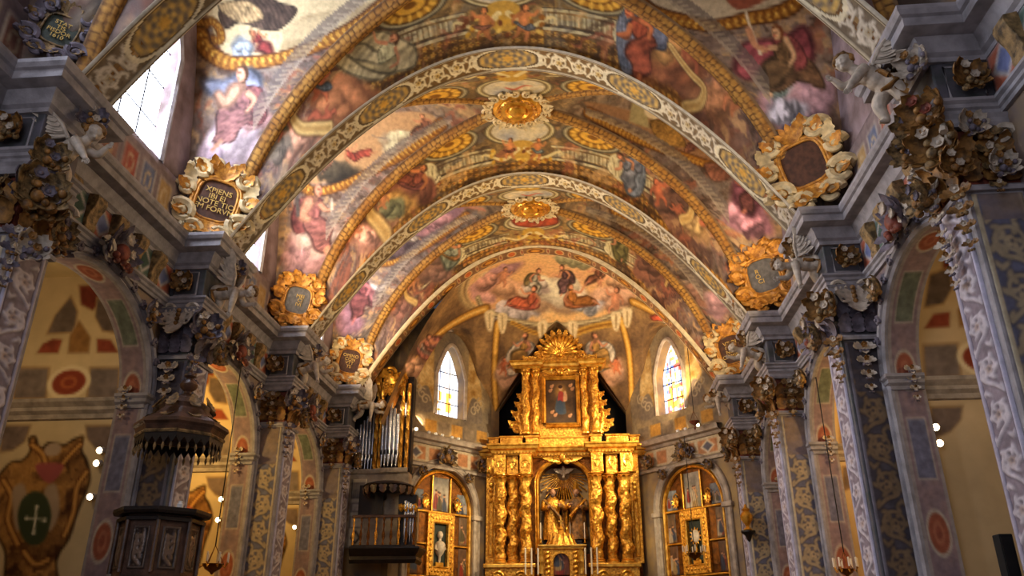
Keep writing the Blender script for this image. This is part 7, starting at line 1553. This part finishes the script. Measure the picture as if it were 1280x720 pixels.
# ================================================================== light and camera
def area(name, loc, to, sx, sy, power, col, spread=180):
    l = bpy.data.lights.new(name, 'AREA'); l.shape = 'RECTANGLE'; l.size = sx; l.size_y = sy; l.energy = power; l.color = col; l.spread = math.radians(spread)
    o = bpy.data.objects.new(name, l); link(o); o.location = loc
    o.rotation_euler = (Vector(to)-Vector(loc)).to_track_quat('-Z', 'Y').to_euler(); return o
def spot(name, loc, to, power, col, ang=70, r=.08, blend=.6):
    l = bpy.data.lights.new(name, 'SPOT'); l.energy = power; l.color = col; l.spot_size = math.radians(ang); l.spot_blend = blend; l.shadow_soft_size = r
    o = bpy.data.objects.new(name, l); link(o); o.location = loc; o.rotation_euler = (Vector(to)-Vector(loc)).to_track_quat('-Z', 'Y').to_euler(); return o
WARM = (1., .74, .42); AMB = (1., .8, .55); DAY = (.78, .86, 1.)
for k, p in ((-1, 120), (0, 300), (1, 60), (2, 40)):
    area('daylight', (WF(-1)+.06, YC(k), 9.8), (WF(-1)+4, YC(k)+.3, 8.6), 1.5, 2.6, p, (.72, .8, 1.))
# floodlights lying on the cornices, turned up to the vault
for k, p in ((0, 110), (1, 270), (2, 260)):
    for sg in (-1, 1):
        pw = p*(.8 if sg > 0 else 1.)*(.5 if k == 0 and sg < 0 else 1)
        area('cornice_flood', (XA+sg*5.75, YC(k), 7.3), (XA-sg*1.2, YC(k)+.4, 12), .3, 2.6, pw, WARM if k else AMB)
for sg in (-1, 1): area('cornice_flood', (XA+sg*4.4, 25.4, 7.0), (XA, 27, 11.5), .3, 1.5, 170, WARM)
# spots on the altar, chapel lamps
for sg in (-1, 1): spot('altar_spot', (XA+sg*4.6, 24.4, 6.9), (XB-sg*.3, 27.3, 5.0), 1700, (1., .82, .52), 62)
spot('altar_spot', (XA, 21., 10.4), (XB, 27.2, 3.5), 1500, (1., .82, .54), 46)
for sg in (-1, 1): spot('apse_chapel_spot', (XB+sg*1.2, 23.6, 4.2), (XB+sg*3.75, 26.5, 3.2), 420, (1., .78, .42), 48)
for sg, k, p, c in ((-1, 0, 60, (1., .76, .46)), (-1, 1, 270, (1., .68, .24)), (-1, 2, 160, (1., .7, .28)), (1, 0, 44, (1., .74, .42)), (1, 1, 210, (1., .66, .26)), (1, 2, 50, (1., .7, .3))):
    l = bpy.data.lights.new('chapel_lamp', 'POINT'); l.energy = p; l.color = c; l.shadow_soft_size = .25; o = bpy.data.objects.new('chapel_lamp', l); link(o); o.location = (WF(sg)+sg*1.7, YC(k)-.4, 4.6)
# cool fill lamp added unseen behind the viewer to lift the nave
area('west_fill', (XA-2.5, -3, 6.5), (XA, 16, 7.5), 8, 8, 500, (.84, .86, 1.))
w = bpy.data.worlds.new('World'); sc.world = w; w.use_nodes = True
bg = w.node_tree.nodes['Background']; bg.inputs['Color'].default_value = (.55, .6, .8, 1); bg.inputs['Strength'].default_value = .09
cam = bpy.data.cameras.new('camera'); cam.sensor_width = 36; cam.lens = 36*FPX/1280; cam.clip_end = 200; cam.clip_start = .05
co = bpy.data.objects.new('camera', cam); link(co); co.location = (0, 0, 0); co.rotation_euler = (PI/2+TH, 0, PSI); sc.camera = co
vs = sc.view_settings; vs.view_transform = 'Standard'; vs.look = 'None'; vs.gamma = 1; vs.exposure = 0.; vs.use_curve_mapping = False
sc.cycles.use_denoising = True; sc.cycles.max_bounces = 6; sc.cycles.diffuse_bounces = 4; sc.cycles.sample_clamp_indirect = 6.
